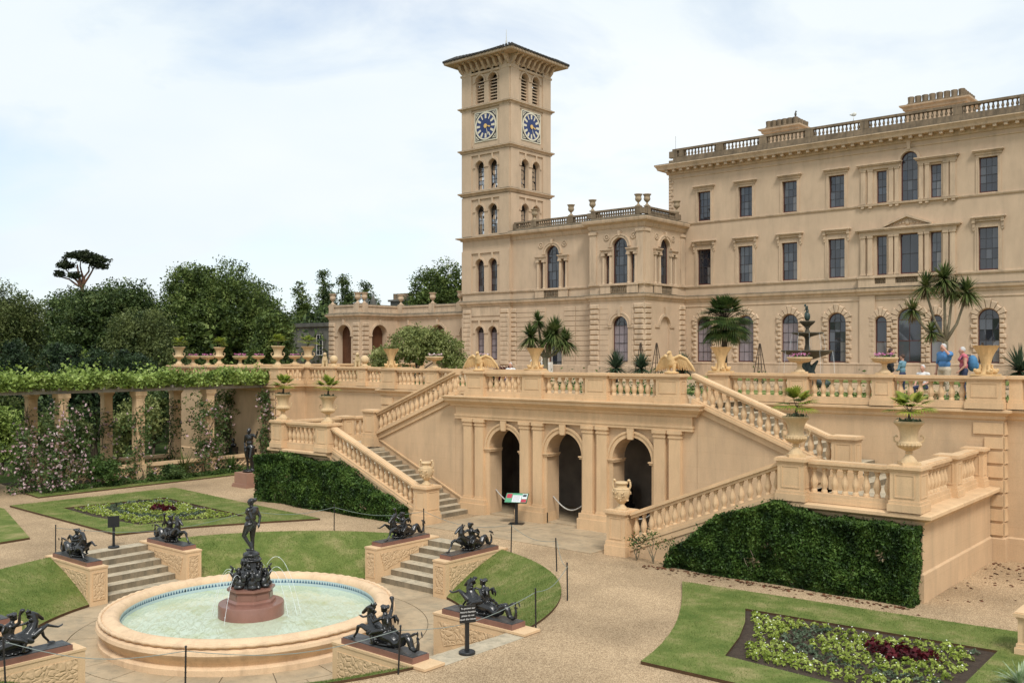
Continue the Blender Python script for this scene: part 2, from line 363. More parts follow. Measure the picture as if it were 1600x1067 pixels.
def water_mat():
    m, nt, nd, lk, p = new_mat('pool_water'); geo = N(nd, 'ShaderNodeNewGeometry')
    a = N(nd, 'ShaderNodeTexNoise', Scale=1.1, Detail=5.0, Distortion=0.8); lk.new(geo.outputs['Position'], a.inputs['Vector'])
    r = N(nd, 'ShaderNodeValToRGB'); e = r.color_ramp.elements; e[0].position = 0.32; e[0].color = (0.43,0.48,0.29,1); e[1].position = 0.5; e[1].color = (0.50,0.565,0.42,1)
    lk.new(a.outputs['Fac'], r.inputs['Fac']); lk.new(r.outputs[0], p.inputs['Base Color'])
    mp = N(nd, 'ShaderNodeMapping'); mp.inputs['Scale'].default_value = (1.0,1.0,1.0); mp.inputs['Rotation'].default_value = (0,0,R(35)); lk.new(geo.outputs['Position'], mp.inputs['Vector'])
    m3 = N(nd, 'ShaderNodeMapping'); m3.inputs['Scale'].default_value = (1.2,5.0,1.0); lk.new(mp.outputs[0], m3.inputs['Vector'])
    w = N(nd, 'ShaderNodeTexNoise', Scale=2.0, Detail=3.0, Distortion=0.6); lk.new(m3.outputs[0], w.inputs['Vector'])
    bp = N(nd, 'ShaderNodeBump', Strength=0.55, Distance=0.06); lk.new(w.outputs['Fac'], bp.inputs['Height']); lk.new(bp.outputs[0], p.inputs['Normal'])
    p.inputs['Roughness'].default_value = 0.12; p.inputs['Specular IOR Level'].default_value = 0.55
    return m
M['water'] = water_mat()
M['jet'] = plain('water_jet', (0.8,0.85,0.86), 0.15, spec=0.8)
M['tile'] = plain('blue_tile', (0.10,0.20,0.33), 0.25); M['tilew'] = plain('pale_tile', (0.45,0.56,0.58), 0.3)
M['blue'] = plain('clock_blue', (0.012,0.028,0.12), 0.35); M['clockw'] = plain('clock_white', (0.66,0.60,0.46), 0.5); M['gold'] = plain('gilt', (0.75,0.48,0.16), 0.35, 0.3)
# foliage
M['lf_oak'] = leafy('oak_leaf', (0.024,0.046,0.010), (0.135,0.19,0.045), (0.23,0.28,0.08))
M['lf_dark'] = leafy('dark_leaf', (0.018,0.036,0.011), (0.10,0.148,0.042), (0.175,0.215,0.07))
M['lf_mid'] = leafy('mid_leaf', (0.035,0.058,0.016), (0.16,0.19,0.06))
M['lf_pine'] = leafy('pine_needle', (0.012,0.022,0.010), (0.045,0.058,0.022))
M['lf_yew'] = leafy('yew_leaf', (0.010,0.024,0.010), (0.048,0.082,0.030))
M['lf_lime'] = leafy('lime_leaf', (0.11,0.17,0.03), (0.30,0.39,0.09), (0.43,0.51,0.17), clump=1.8)
M['lf_bush'] = leafy('bush_leaf', (0.11,0.14,0.04), (0.30,0.33,0.11), (0.42,0.43,0.19), clump=2.2)
M['lf_hedge'] = leafy('hedge_leaf', (0.014,0.036,0.007), (0.065,0.125,0.020), (0.13,0.21,0.045), clump=2.5, trans=0.15)
M['lf_rose'] = leafy('rose_leaf', (0.032,0.064,0.018), (0.13,0.19,0.06), clump=2.5)
M['lf_bed'] = leafy('bedding_leaf', (0.17,0.23,0.03), (0.37,0.44,0.085), (0.47,0.53,0.16), clump=3)
M['lf_grey'] = leafy('grey_leaf', (0.045,0.075,0.038), (0.13,0.17,0.10), clump=4)
M['lf_red'] = leafy('red_leaf', (0.028,0.004,0.006), (0.12,0.010,0.016), clump=5)
M['lf_fern'] = leafy('fern_leaf', (0.032,0.068,0.014), (0.10,0.165,0.04), clump=3)
M['lf_palm'] = leafy('palm_leaf', (0.022,0.046,0.012), (0.088,0.135,0.032), (0.18,0.17,0.06), clump=2)
M['lf_ypalm'] = leafy('young_palm_leaf', (0.14,0.19,0.025), (0.34,0.40,0.06), (0.50,0.45,0.10), trans=0.5, clump=4)
M['lf_cord'] = leafy('cordyline_leaf', (0.035,0.062,0.016), (0.125,0.16,0.045), (0.21,0.20,0.08), clump=2)
M['lf_dead'] = leafy('dead_frond', (0.13,0.10,0.05), (0.24,0.19,0.11), clump=3)
M['lf_yucca'] = leafy('yucca_leaf', (0.025,0.052,0.028), (0.075,0.115,0.065), clump=3)
M['petal'] = leafy('white_petal', (0.6,0.62,0.5), (0.75,0.75,0.65), trans=0.1)
M['pink'] = leafy('pink_petal', (0.50,0.30,0.33), (0.68,0.52,0.53), (0.75,0.67,0.64), trans=0.2, clump=4)
M['mag'] = leafy('magenta_petal', (0.35,0.06,0.20), (0.6,0.25,0.42), trans=0.2, clump=8)
M['blade'] = leafy('grass_blade', (0.09,0.145,0.025), (0.18,0.22,0.055), (0.35,0.30,0.13), clump=0.8)
# clothing
for k, c in dict(skin=(0.50,0.27,0.19), blueshirt=(0.07,0.20,0.42), navy=(0.02,0.03,0.07), pinktop=(0.55,0.13,0.17), greyhair=(0.5,0.48,0.46), blackc=(0.012,0.012,0.014), denim=(0.13,0.25,0.31), brownhair=(0.06,0.03,0.018), rucksack=(0.05,0.17,0.32), whitec=(0.65,0.64,0.62), beige=(0.45,0.38,0.28), olive=(0.12,0.12,0.06)).items():
    M[k] = plain('cloth_' + k if k not in ('skin',) else 'skin', c, 0.75, var=0.12, scale=14)
# ================================================================== GROUND AND SUNKEN GARDEN
CX, CY = -19.15, 13.3; RIN, ROUT, ZF = 4.8, 7.2, -0.92
def annulus(r0, r1, z, n=96, rings=1):
    mb = MB(); rr = [r0*(r1/r0)**(k/rings) for k in range(rings+1)]
    for k in range(rings):
        for q in range(n):
            a, b = 2*math.pi*q/n, 2*math.pi*(q+1)/n
            mb.poly([(CX+rr[k]*math.cos(a), CY+rr[k]*math.sin(a), z), (CX+rr[k+1]*math.cos(a), CY+rr[k+1]*math.sin(a), z), (CX+rr[k+1]*math.cos(b), CY+rr[k+1]*math.sin(b), z), (CX+rr[k]*math.cos(b), CY+rr[k]*math.sin(b), z)])
    return mb
struct('ground', annulus(42, 4500, -0.04, 64, 5), M['grass2'])
struct('gravel_ground', annulus(ROUT, 43, 0.0, 96, 4), M['gravel'])
# paved floor of the sunken circle, slab by slab
pav = thing('sunken_paving', 'pale brown stone paving slabs round the fountain basin', 'paving', (CX, CY, ZF)); pav['kind'] = 'structure'
mb = MB(); mb.lathe([(0.0, ZF-0.05), (5.2, ZF-0.05), (5.2, ZF-0.02), (0.0, ZF-0.019)], 48, (CX, CY, 0), cap=False); obj('bedding', mb, M['stepr'], pav)
for k in range(22):
    a0, a1 = 2*math.pi*k/22+0.07, 2*math.pi*(k+1)/22+0.07
    for r0, r1 in ((2.9, 4.05), (4.06, 5.12)):
        off = 0.14 if r0 > 4 else 0
        g = 0.010; dz = random.uniform(-0.004, 0.004); pts = []; m = 5
        A = [a0+off+g/r1+(a1-a0-2*g/r1)*i/m for i in range(m+1)]
        mb = MB(); top = [(CX+r1*math.cos(a), CY+r1*math.sin(a)) for a in A] + [(CX+(r0+g)*math.cos(a), CY+(r0+g)*math.sin(a)) for a in reversed(A)]
        n = len(top); i = mb.add([(x, y, ZF-0.03) for x, y in top] + [(x, y, ZF+dz+0.004) for x, y in top])
        mb.f.append(tuple(range(i+n, i+2*n)))
        for q in range(n): mb.f.append((i+q, i+(q+1) % n, i+n+(q+1) % n, i+n+q))
        obj('paving_slab', mb, M['pave'], pav)
# grass banks (four quadrants of the slope)
def bank_z(t):   # t 0 inner .. 1 outer
    return ZF+0.07 + (0.90)*(t**0.92) + 0.06*math.sin(math.pi*t)
PW = 1.60
BANKS = []
for q, nm in enumerate(('north east', 'north west', 'south west', 'south east')):
    mb = MB(); nr, na = 9, 30; g = []
    for i in range(nr+1):
        t = i/nr; r = 5.08 + (ROUT-5.08)*t; a0 = math.asin(PW/r); row = []
        for j in range(na+1):
            a = a0 + (math.pi/2-2*a0)*j/na + q*math.pi/2
            row.append((CX+r*math.cos(a), CY+r*math.sin(a), bank_z(t)))
        g.append(row)
    for i in range(nr):
        for j in range(na): mb.poly([g[i][j], g[i+1][j], g[i+1][j+1], g[i][j+1]])
    b = struct('grass_bank', mb, M['grass'], True, (CX, CY, ZF)); BANKS.append((q, g))
    e = MB()
    for j in range(na):
        a, c = g[0][j], g[0][j+1]; e.poly([(a[0], a[1], ZF), (c[0], c[1], ZF), c, a])
        a, c = g[nr][j], g[nr][j+1]; e.poly([(a[0], a[1], -0.1), (c[0], c[1], -0.1), c, a])
    obj('turf_edge', e, M['edge'], b)
def verm_mat():
    m, nt, nd, lk, p = new_mat('vermiculated_relief'); geo = N(nd, 'ShaderNodeNewGeometry')
    n1 = N(nd, 'ShaderNodeTexNoise', Scale=3.0, Detail=2.0); lk.new(geo.outputs['Position'], n1.inputs['Vector'])
    ad = N(nd, 'ShaderNodeMix', data_type='RGBA'); ad.inputs[0].default_value = 0.25; lk.new(geo.outputs['Position'], ad.inputs[6]); lk.new(n1.outputs['Color'], ad.inputs[7])
    v = N(nd, 'ShaderNodeTexVoronoi', Scale=10.5, feature='DISTANCE_TO_EDGE'); lk.new(ad.outputs[2], v.inputs['Vector'])
    r = N(nd, 'ShaderNodeValToRGB'); r.color_ramp.elements[0].position = 0.04; r.color_ramp.elements[1].position = 0.2; lk.new(v.outputs['Distance'], r.inputs['Fac'])
    bp = N(nd, 'ShaderNodeBump', Strength=0.55, Distance=0.03); lk.new(r.outputs[0], bp.inputs['Height']); lk.new(bp.outputs[0], p.inputs['Normal'])
    c = N(nd, 'ShaderNodeTexNoise', Scale=2.0, Detail=4.0); lk.new(geo.outputs['Position'], c.inputs['Vector'])
    r2 = N(nd, 'ShaderNodeValToRGB'); r2.color_ramp.elements[0].color = (0.54,0.37,0.21,1); r2.color_ramp.elements[1].color = (0.66,0.46,0.27,1); lk.new(c.outputs['Fac'], r2.inputs['Fac'])
    lk.new(r2.outputs[0], p.inputs['Base Color']); p.inputs['Roughness'].default_value = 0.9
    return m
M['verm'] = verm_mat()
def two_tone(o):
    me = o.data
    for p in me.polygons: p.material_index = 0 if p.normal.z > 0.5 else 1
class RFrame:   # radial frame: u = distance from the garden's centre, n = to the left hand side when looking outwards
    def __init__(s, k): s.a = k*math.pi/2; s.rz = s.a
    def T(s, p):
        u, n, z = p; c, sn = math.cos(s.a), math.sin(s.a); return (CX + c*u - sn*n, CY + sn*u + c*n, z)
class TF:
    def __init__(s, f): s.T = f
def tframe(f): return f.T
SNAMES = {0: 'right', 1: 'terrace', 2: 'pergola', 3: 'near'}
SLAB = {}
for k in range(4):
    fr = RFrame(k)
    st = thing('garden_steps', 'six weathered stone steps down to the fountain on the %s side' % {0: 'right hand', 1: 'arcade', 2: 'pergola', 3: 'nearest left'}[k], 'steps', (*fr.T((6, 0, 0))[:2], ZF), 'steps down to the fountain')
    for i in range(6):
        zt = ZF + 0.1533*(i+1) + (0.004 if i == 5 else 0); r0 = 4.98 + 0.37*i
        mb = MB(fr.T); mb.box(r0, min(r0+0.47, 7.3), -1.11, 1.11, zt-0.165, zt)
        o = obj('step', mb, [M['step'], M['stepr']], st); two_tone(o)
    for sgn in (-1, 1):
        n0, n1 = sorted((sgn*1.12, sgn*1.59))
        where = {0: {1: 'pier right of the basin beside the signpost, arcade side', -1: 'pier right of the basin, side nearest the camera'}, 1: {1: 'pier beside the arcade steps, left side', -1: 'pier beside the arcade steps, right side'}, 2: {-1: 'pier beside the pergola steps, right side by the terrace', 1: 'pier beside the pergola steps, left side'}, 3: {1: 'pier beside the nearest steps at bottom left corner', -1: 'pier behind the bottom left sea horse'}}[k][sgn]
        pr = thing('stair_pier', 'apricot carved stone ' + where, 'pier', fr.T((6, sgn*1.35, ZF)), 'carved piers flanking the sunken garden steps')
        mb = MB(fr.T); mb.box(RIN, ROUT+0.08, n0, n1, ZF, 0.012); obj('pier_wall', mb, M['pedst'], pr)
        mb = MB(fr.T); mb.box(RIN-0.015, ROUT+0.1, n0-0.015, n1+0.015, 0.015, 0.06); obj('coping', mb, M['pedst'], pr)
        mb = MB(fr.T); zb, zt = ZF+0.16, -0.09
        for (a, b, c, d) in ((n0+0.07, n1-0.07, zb-0.02, zb), (n0+0.07, n1-0.07, zt, zt+0.02), (n0+0.07, n0+0.09, zb, zt), (n1-0.09, n1-0.07, zb, zt)): mb.box(RIN-0.014, RIN, a, b, c, d)
        obj('panel_frame', mb, M['pedst'], pr)
        mb = MB(fr.T); mb.box(RIN-0.006, RIN, n0+0.09, n1-0.09, zb, zt); obj('relief_panel', mb, M['verm'], pr)
        for side, nn in ((1, n1), (-1, n0)):
            tri = [(RIN+0.15, ZF+0.2), (RIN+0.15, -0.1), (RIN+2.0, -0.1), (RIN+1.9, -0.16)] if (nn*sgn > 1.3) else [(RIN+0.3, ZF+0.32), (RIN+0.15, -0.1), (RIN+2.0, -0.1)]
            mb = MB(fr.T); a, b = sorted((nn, nn+side*0.012)); mb.prism(tri, a, b); obj('relief_panel', mb, M['verm'], pr)
        sb = thing('plinth_slab', 'dark slab with red granite edge on the ' + where, 'slab', fr.T((6.0, sgn*1.355, 0.06)), 'granite slabs under the sea horses')
        mb = MB(fr.T); mb.box(5.02, 6.95, n0+0.03, n1-0.03, 0.06, 0.165); obj('edge', mb, M['granite'], sb)
        mb = MB(fr.T); mb.box(5.04, 6.93, n0+0.05, n1-0.05, 0.165, 0.178); obj('top', mb, M['slabtop'], sb)
        SLAB[(k, sgn)] = (fr.T((6.0, sgn*1.355, 0.178)), fr.a)
# ------------------------------------------------------------------ fountain basin
FC = (CX+0.05, CY-0.12)
bs = thing('fountain_basin', 'large round apricot basin with rope moulding and pale green water', 'fountain', (FC[0], FC[1], ZF))
mb = MB(); Z = ZF
mb.lathe([(3.30, Z), (3.30, Z+0.12), (3.24, Z+0.15), (3.17, Z+0.16), (3.20, Z+0.24), (3.30, Z+0.33), (3.35, Z+0.42), (3.33, Z+0.49), (3.24, Z+0.53), (3.25, Z+0.56), (3.22, Z+0.60), (3.17, Z+0.62), (3.08, Z+0.66), (2.98, Z+0.67), (2.90, Z+0.63), (2.85, Z+0.55), (2.845, Z+0.30)], 96, (FC[0], FC[1], 0), cap=False)
obj('basin_wall', mb, M['rim'], bs, 'auto')
mb = MB(); rp = []
for k in range(161):
    a = 2*math.pi*k/160; rp.append((FC[0]+3.262*math.cos(a), FC[1]+3.262*math.sin(a), Z+0.59))
mb.tube(rp, [0.052 if k % 2 else 0.034 for k in range(161)], 6, False); obj('rope_moulding', mb, M['rim'], bs, True)
mb = MB(); mb.lathe([(2.843, Z+0.53), (2.839, Z+0.53), (2.839, Z+0.30)], 96, (FC[0], FC[1], 0), cap=False); obj('tile_band', mb, M['tilew'], bs)
def tile():
    m_ = MB(); m_.prism([(-0.035, 0.0), (0.035, 0.0), (0.0, 0.085)], -0.004, 0.004); return m_
tm = shared('blue_tile', tile, M['tile']); TZ = Z+0.43
mb = MB()
for k in range(220):
    a = 2*math.pi*k/220; c, sn = math.cos(a), math.sin(a)
    def tt(p, a=a, c=c, sn=sn): return (FC[0]+2.836*c - sn*p[0], FC[1]+2.836*sn + c*p[0], TZ+p[2])
    mb.t = tt; mb.prism([(-0.034, 0.0), (0.034, 0.0), (0.0, 0.085)], 0, 0.003)
o = obj('blue_tile_pattern', mb, M['tile'], bs); o['kind'] = 'stuff'
mb = MB(); mb.lathe([(0.0, Z+0.36), (1.4, Z+0.36), (2.8385, Z+0.36)], 96, (FC[0], FC[1], 0), cap=False); obj('water', mb, M['water'], bs)
mb = MB(); mb.lathe([(0.0, Z+0.02), (2.84, Z+0.02)], 64, (FC[0], FC[1], 0), cap=False); obj('basin_floor', mb, M['rim'], bs)
WZ = Z+0.36
# central pedestal
cp = thing('fountain_pedestal', 'red granite drum and octagonal tier in the middle of the basin', 'pedestal', (FC[0], FC[1], ZF))
mb = MB(); mb.lathe([(0.75, Z+0.02), (0.75, WZ+0.27), (0.735, WZ+0.30), (0.5, WZ+0.305)], 64, (FC[0], FC[1], 0)); obj('drum', mb, M['granite'], cp, 'auto')
mb = MB(); mb.lathe([(0.56, WZ+0.30), (0.56, WZ+0.36), (0.50, WZ+0.40), (0.49, WZ+0.56), (0.55, WZ+0.61), (0.55, WZ+0.66), (0.3, WZ+0.662)], 8, (FC[0], FC[1], 0), R(22.5+40)); obj('octagonal_tier', mb, M['granite'], cp)
for k in range(8):
    a = 2*math.pi*k/8 + R(40); mb = MB(); c, sn = math.cos(a), math.sin(a)
    mb.t = lambda p, c=c, sn=sn: (FC[0]+c*p[1]-sn*p[0], FC[1]+sn*p[1]+c*p[0], WZ+p[2]); mb.box(-0.13, 0.13, 0.448, 0.466, 0.42, 0.54); obj('tier_panel', mb, M['granite'], cp)
PT = WZ+0.662
# ------------------------------------------------------------------ lawns with flower beds (mirror images)
XC = -18.6
LAWN = [(6.85, 20.25)] + [(6.85+1.55*math.sin(math.pi*0.5*t) + 0.95*t, 20.25-5.75*t) for t in (0.1, 0.2, 0.3, 0.4, 0.5, 0.6, 0.7, 0.8, 0.9, 1.0)] + [(17.6, 14.75), (17.3, 21.1), (12.0, 20.65)]
BED = [(9.15, 18.95), (9.62, 18.0), (10.0, 17.0), (10.35, 15.75), (13.0, 15.55), (14.1, 15.65), (14.05, 19.25), (12.5, 19.15)]
BEDS = {1: BED, -1: BED[:4]+[(13.0, 15.55), (15.6, 15.75), (15.1, 19.4), (12.5, 19.2)]}
def shp(poly, z0, z1, side, inner=None):
    mb = MB(); P = [(XC+side*u, y) for u, y in poly]; n = len(P)
    i = mb.add([(x, y, z0) for x, y in P] + [(x, y, z1) for x, y in P])
    mb.f.append(tuple(range(i+n, i+2*n)))
    e = MB(); j = e.add([(x, y, z0) for x, y in P] + [(x, y, z1) for x, y in P])
    for q in range(n): e.f.append((j+q, j+(q+1) % n, j+n+(q+1) % n, j+n+q))
    return mb, e
def lawn_ring(poly, bed, z, side):
    bm = bmesh.new(); vs_ = [bm.verts.new((XC+side*u, y, z)) for u, y in poly]; ed = [bm.edges.new((vs_[k], vs_[(k+1) % len(vs_)])) for k in range(len(vs_))]
    vb = [bm.verts.new((XC+side*u, y, z)) for u, y in bed]; ed += [bm.edges.new((vb[k], vb[(k+1) % len(vb)])) for k in range(len(vb))]
    bmesh.ops.triangle_fill(bm, use_beauty=True, use_dissolve=False, edges=ed)
    me = bpy.data.meshes.new('lawn'); bm.to_mesh(me); bm.free()
    if me.polygons and me.polygons[0].normal.z < 0: me.flip_normals()
    me.materials.append(M['grass']); return me
for side, nm in ((1, 'right'), (-1, 'left')):
    o = setp(link('lawn', lawn_ring(LAWN, BEDS[side], 0.06, side), None, (0,0,0)), kind='structure')
    _, e = shp(LAWN, -0.02, 0.0585, side); obj('turf_edge', e, M['edge'], o)
    mb, e = shp(BEDS[side], 0.0, 0.015, side); b = struct('soil_bed', mb, M['soil']); _, e = shp(BEDS[side], 0.0, 0.0585, side); obj('turf_edge', e, M['edge'], b)
# small lawn corner at far left
mb = MB(); 
P = [(-29.4, 12.55), (-35.5, 14.3), (-40, 14.6), (-44, 4), (-31, 4), (-29.0, 9)]
n = len(P); i = mb.add([(x, y, 0.06) for x, y in P]); mb.f.append(tuple(range(i, i+n))); o = struct('lawn', mb, M['grass'])
e = MB(); j = e.add([(x, y, -0.02) for x, y in P] + [(x, y, 0.0585) for x, y in P])
for q in range(n): e.f.append((j+q, j+(q+1) % n, j+n+(q+1) % n, j+n+q))
obj('turf_edge', e, M['edge'], o)
# grass verge in front of the pergola, and garden behind it
def slabpoly(name, P, z, mat, edge=True):
    mb = MB(); n = len(P); i = mb.add([(x, y, z) for x, y in P]); mb.f.append(tuple(range(i, i+n))); o = struct(name, mb, mat)
    if edge:
        e = MB(); j = e.add([(x, y, -0.02) for x, y in P] + [(x, y, z-0.0015) for x, y in P])
        for q in range(n): e.f.append((j+q, j+(q+1) % n, j+n+(q+1) % n, j+n+q))
        obj('turf_edge', e, M['edge'], o)
    return o
slabpoly('verge', [(-37.55, 16.35), (-37.85, 27.5), (-38.45, 27.5), (-38.35, 17.2), (-40.0, 16.6)], 0.05, M['grass'])
slabpoly('planting_bed', [(-38.36, 17.1), (-38.46, 27.6), (-42.9, 27.6), (-42.9, 17.1)], 0.03, M['soil'], False)
slabpoly('garden_lawn', [(-43.0, -10), (-43.0, 60), (-130, 90), (-130, -10)], 0.02, M['grass2'], False)
# ================================================================== TERRACE ARCHITECTURE
ZT = 4.05      # upper terrace
ZL = 2.0       # stair landings
def mirror(side, Y=0.0): return lambda p: (XC + side*p[0], Y - p[1], p[2])
def baluster():
    mb = MB(); mb.lathe([(0.075, 0.0), (0.075, 0.05), (0.055, 0.075), (0.06, 0.10), (0.088, 0.17), (0.092, 0.22), (0.07, 0.30), (0.047, 0.38), (0.042, 0.43), (0.06, 0.45), (0.06, 0.465), (0.045, 0.48), (0.072, 0.49), (0.072, 0.52)], 8); return mb
BAL = shared('baluster', baluster, M['terr'], 'auto')
def hrail(mb, u0, u1, z0, z1):
    mb.slope(u0, u1, -0.115, 0.115, z0-0.17, z0-0.09, z1-0.17, z1-0.09)
    mb.slope(u0, u1, -0.165, 0.165, z0-0.09, z0-0.025, z1-0.09, z1-0.025)
    mb.slope(u0, u1, -0.125, 0.125, z0-0.025, z0, z1-0.025, z1)
def bay(root, T, u0, u1, za, zb, h=0.87, pl=0.20, mat=None, gap=0.26, mesh=None):
    """plinth, rail and balusters between u0 and u1; floor height za -> zb"""
    mat = mat or M['terr']
    mb = MB(T); mb.slope(u0, u1, -0.15, 0.15, za, za+pl*0.55, zb, zb+pl*0.55); mb.slope(u0, u1, -0.125, 0.125, za+pl*0.55, za+pl, zb+pl*0.55, zb+pl); obj('plinth', mb, mat, root)
    mb = MB(T); hrail(mb, u0, u1, za+h, zb+h); obj('rail', mb, mat, root)
    n = max(2, int(round(abs(u1-u0)/gap))); m = (zb-za)/(u1-u0)
    for k in range(n):
        u = u0+(u1-u0)*(k+0.5)/n; z = za+m*(u-u0)+pl
        link('baluster', mesh or BAL, root, T((u, 0, z-abs(m)*0.05)), 0.0, (1, 1, (h-0.17-pl+abs(m)*0.10)/0.52))
def ped(root, T, u, w, z0, z1, d=0.42, mat=None, panel=True, name='pedestal', bh=0.24):
    mat = mat or M['terr']; mb = MB(T); a, b = u-w/2, u+w/2; f = d/2
    mb.box(a-0.05, b+0.05, -f-0.05, f+0.05, z0, z0+bh*0.7); mb.box(a-0.025, b+0.025, -f-0.025, f+0.025, z0+bh*0.7, z0+bh)
    mb.box(a, b, -f, f, z0+bh, z1-0.13); mb.box(a-0.025, b+0.025, -f-0.025, f+0.025, z1-0.13, z1-0.085)
    mb.box(a-0.065, b+0.065, -f-0.065, f+0.065, z1-0.085, z1-0.02); mb.box(a-0.04, b+0.04, -f-0.04, f+0.04, z1-0.02, z1)
    o = obj(name, mb, mat, root)
    if panel and w > 0.35:
        zb, zt = z0+bh+0.07, z1-0.19; mb = MB(T); t = 0.025
        for sgn in (1, -1):
            q0, q1 = sorted((sgn*f, sgn*(f+0.014))); aa, bb = a+0.10, b-0.10
            for r in ((aa, bb, zb, zb+t), (aa, bb, zt-t, zt), (aa, aa+t, zb+t, zt-t), (bb-t, bb, zb+t, zt-t)): mb.box(r[0], r[1], q0, q1, r[2], r[3])
        for sgn in (1, -1):
            q0, q1 = sorted(((a if sgn < 0 else b), (a-0.014 if sgn < 0 else b+0.014))); aa, bb = -f+0.08, f-0.08
            for r in ((aa, bb, zb, zb+t), (aa, bb, zt-t, zt), (aa, aa+t, zb+t, zt-t), (bb-t, bb, zb+t, zt-t)): mb.box(q0, q1, r[0], r[1], r[2], r[3])
        obj('panel_moulding', mb, mat, o)
    return o
def wallop(mb, x0, x1, z0, z1, ops, depth, n=0.0, seg=14):
    """wall sheet at outward offset n with openings (a,b,c,d,arch) and reveals of given depth"""
    xs = sorted({x0, x1} | {v for o in ops for v in o[:2] if x0 < v < x1}); zs = sorted({z0, z1} | {v for o in ops for v in o[2:4] if z0 < v < z1})
    for i in range(len(xs)-1):
        run = None
        for j in range(len(zs)-1):
            cx, cz = (xs[i]+xs[i+1])/2, (zs[j]+zs[j+1])/2
            if any(o[0] < cx < o[1] and o[2] < cz < o[3] for o in ops): continue
            mb.poly([(xs[i], n, zs[j]), (xs[i+1], n, zs[j]), (xs[i+1], n, zs[j+1]), (xs[i], n, zs[j+1])])
    for a, b, c, d, arch in ops:
        k = n-depth; r = (b-a)/2; top = d-r if arch else d
        mb.poly([(a, n, c), (a, k, c), (a, k, top), (a, n, top)]); mb.poly([(b, k, c), (b, n, c), (b, n, top), (b, k, top)])
        mb.poly([(a, k, c), (a, n, c), (b, n, c), (b, k, c)])
        if not arch: mb.poly([(a, n, d), (a, k, d), (b, k, d), (b, n, d)])
        else:
            m = (a+b)/2; arc = [(m-r*math.cos(math.pi*t/seg), top+r*math.sin(math.pi*t/seg)) for t in range(seg+1)]
            for t in range(seg):
                p, q = arc[t], arc[t+1]; mb.poly([(p[0], n, p[1]), (p[0], k, p[1]), (q[0], k, q[1]), (q[0], n, q[1])])
            h = seg//2
            for t in range(h): mb.poly([(a, n, d), (arc[t][0], n, arc[t][1]), (arc[t+1][0], n, arc[t+1][1])])
            for t in range(h, seg): mb.poly([(b, n, d), (arc[t][0], n, arc[t][1]), (arc[t+1][0], n, arc[t+1][1])])
def archivolt(mb, m, top, r0, r1, n0, n1, seg=18, a0=0.0, a1=math.pi):
    for t in range(seg):
        p, q = a0+(a1-a0)*t/seg, a0+(a1-a0)*(t+1)/seg; P = []
        for n in (n0, n1):
            for r, g in ((r0, p), (r1, p), (r1, q), (r0, q)): P.append((m-r*math.cos(g), n, top+r*math.sin(g)))
        mb.hexa(P)
# ------------------------------------------------------------------ arcade under the terrace
YL = 24.63; TL = mirror(1, YL)
lg = thing('garden_arcade', 'apricot arcade of three round arches with paired pilasters under terrace', 'arcade', (XC, YL, 0))
AC = (-2.48, 0.02, 2.60)
mb = MB(TL); wallop(mb, -4.8, 4.8, 0, ZT-0.02, [(c-0.71, c+0.71, -0.01, 3.0, True) for c in AC], 0.62)
mb.poly([(-4.8, 0, 0), (-4.8, -0.62, 0), (-4.8, -0.62, 4), (-4.8, 0, 4)]); mb.poly([(4.8, 0, 0), (4.8, -0.62, 0), (4.8, -0.62, 4), (4.8, 0, 4)])
obj('wall', mb, M['terrw'], lg)
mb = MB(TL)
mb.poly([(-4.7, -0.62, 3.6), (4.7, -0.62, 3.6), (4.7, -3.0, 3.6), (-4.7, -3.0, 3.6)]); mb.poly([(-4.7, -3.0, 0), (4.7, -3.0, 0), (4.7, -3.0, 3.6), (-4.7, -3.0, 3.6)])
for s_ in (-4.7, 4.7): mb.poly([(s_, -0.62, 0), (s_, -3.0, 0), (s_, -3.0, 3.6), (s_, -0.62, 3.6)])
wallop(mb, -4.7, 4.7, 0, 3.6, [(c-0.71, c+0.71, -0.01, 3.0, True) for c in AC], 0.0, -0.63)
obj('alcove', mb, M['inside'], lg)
mb = MB(TL); mb.box(-4.7, 4.7, -3.0, 0.0, -0.05, 0.07); obj('alcove_floor', mb, M['pave'], lg)
for c in AC:
    mb = MB(TL); archivolt(mb, c, 2.29, 0.70, 0.86, 0.0, 0.06); archivolt(mb, c, 2.29, 0.83, 0.90, 0.06, 0.09); obj('archivolt', mb, M['terr'], lg)
    mb = MB(TL); mb.prism([(c-0.085, 2.93), (c+0.085, 2.93), (c+0.12, 3.26), (c-0.12, 3.26)], 0.09, 0.16); obj('keystone', mb, M['terr'], lg)
    for s_ in (-1, 1):
        a, b = sorted((c+s_*0.62, c+s_*0.92)); mb = MB(TL)
        mb.box(a, b, -0.55, 0.07, 2.19, 2.25); mb.box(a-0.02, b+0.02, -0.56, 0.10, 2.25, 2.29); obj('impost', mb, M['terr'], lg)
        a, b = sorted((c+s_*0.70, c+s_*0.97)); mb = MB(TL); mb.box(a, b, -0.02, 0.04, 0.0, 2.19); obj('arch_pier', mb, M['terr'], lg)
for x0 in (-22.91, -22.38, -20.36, -19.80, -17.79, -17.25, -15.18, -14.66):
    u = x0+0.19-XC; mb = MB(TL)
    mb.box(u-0.19, u+0.19, 0, 0.13, 0.52, 3.05); mb.box(u-0.215, u+0.215, 0, 0.155, 3.05, 3.10); mb.box(u-0.195, u+0.195, 0, 0.135, 3.10, 3.17); mb.box(u-0.235, u+0.235, 0, 0.175, 3.17, 3.27)
    mb.box(u-0.215, u+0.215, 0, 0.155, 0.52, 0.60); obj('pilaster', mb, M['terr'], lg)
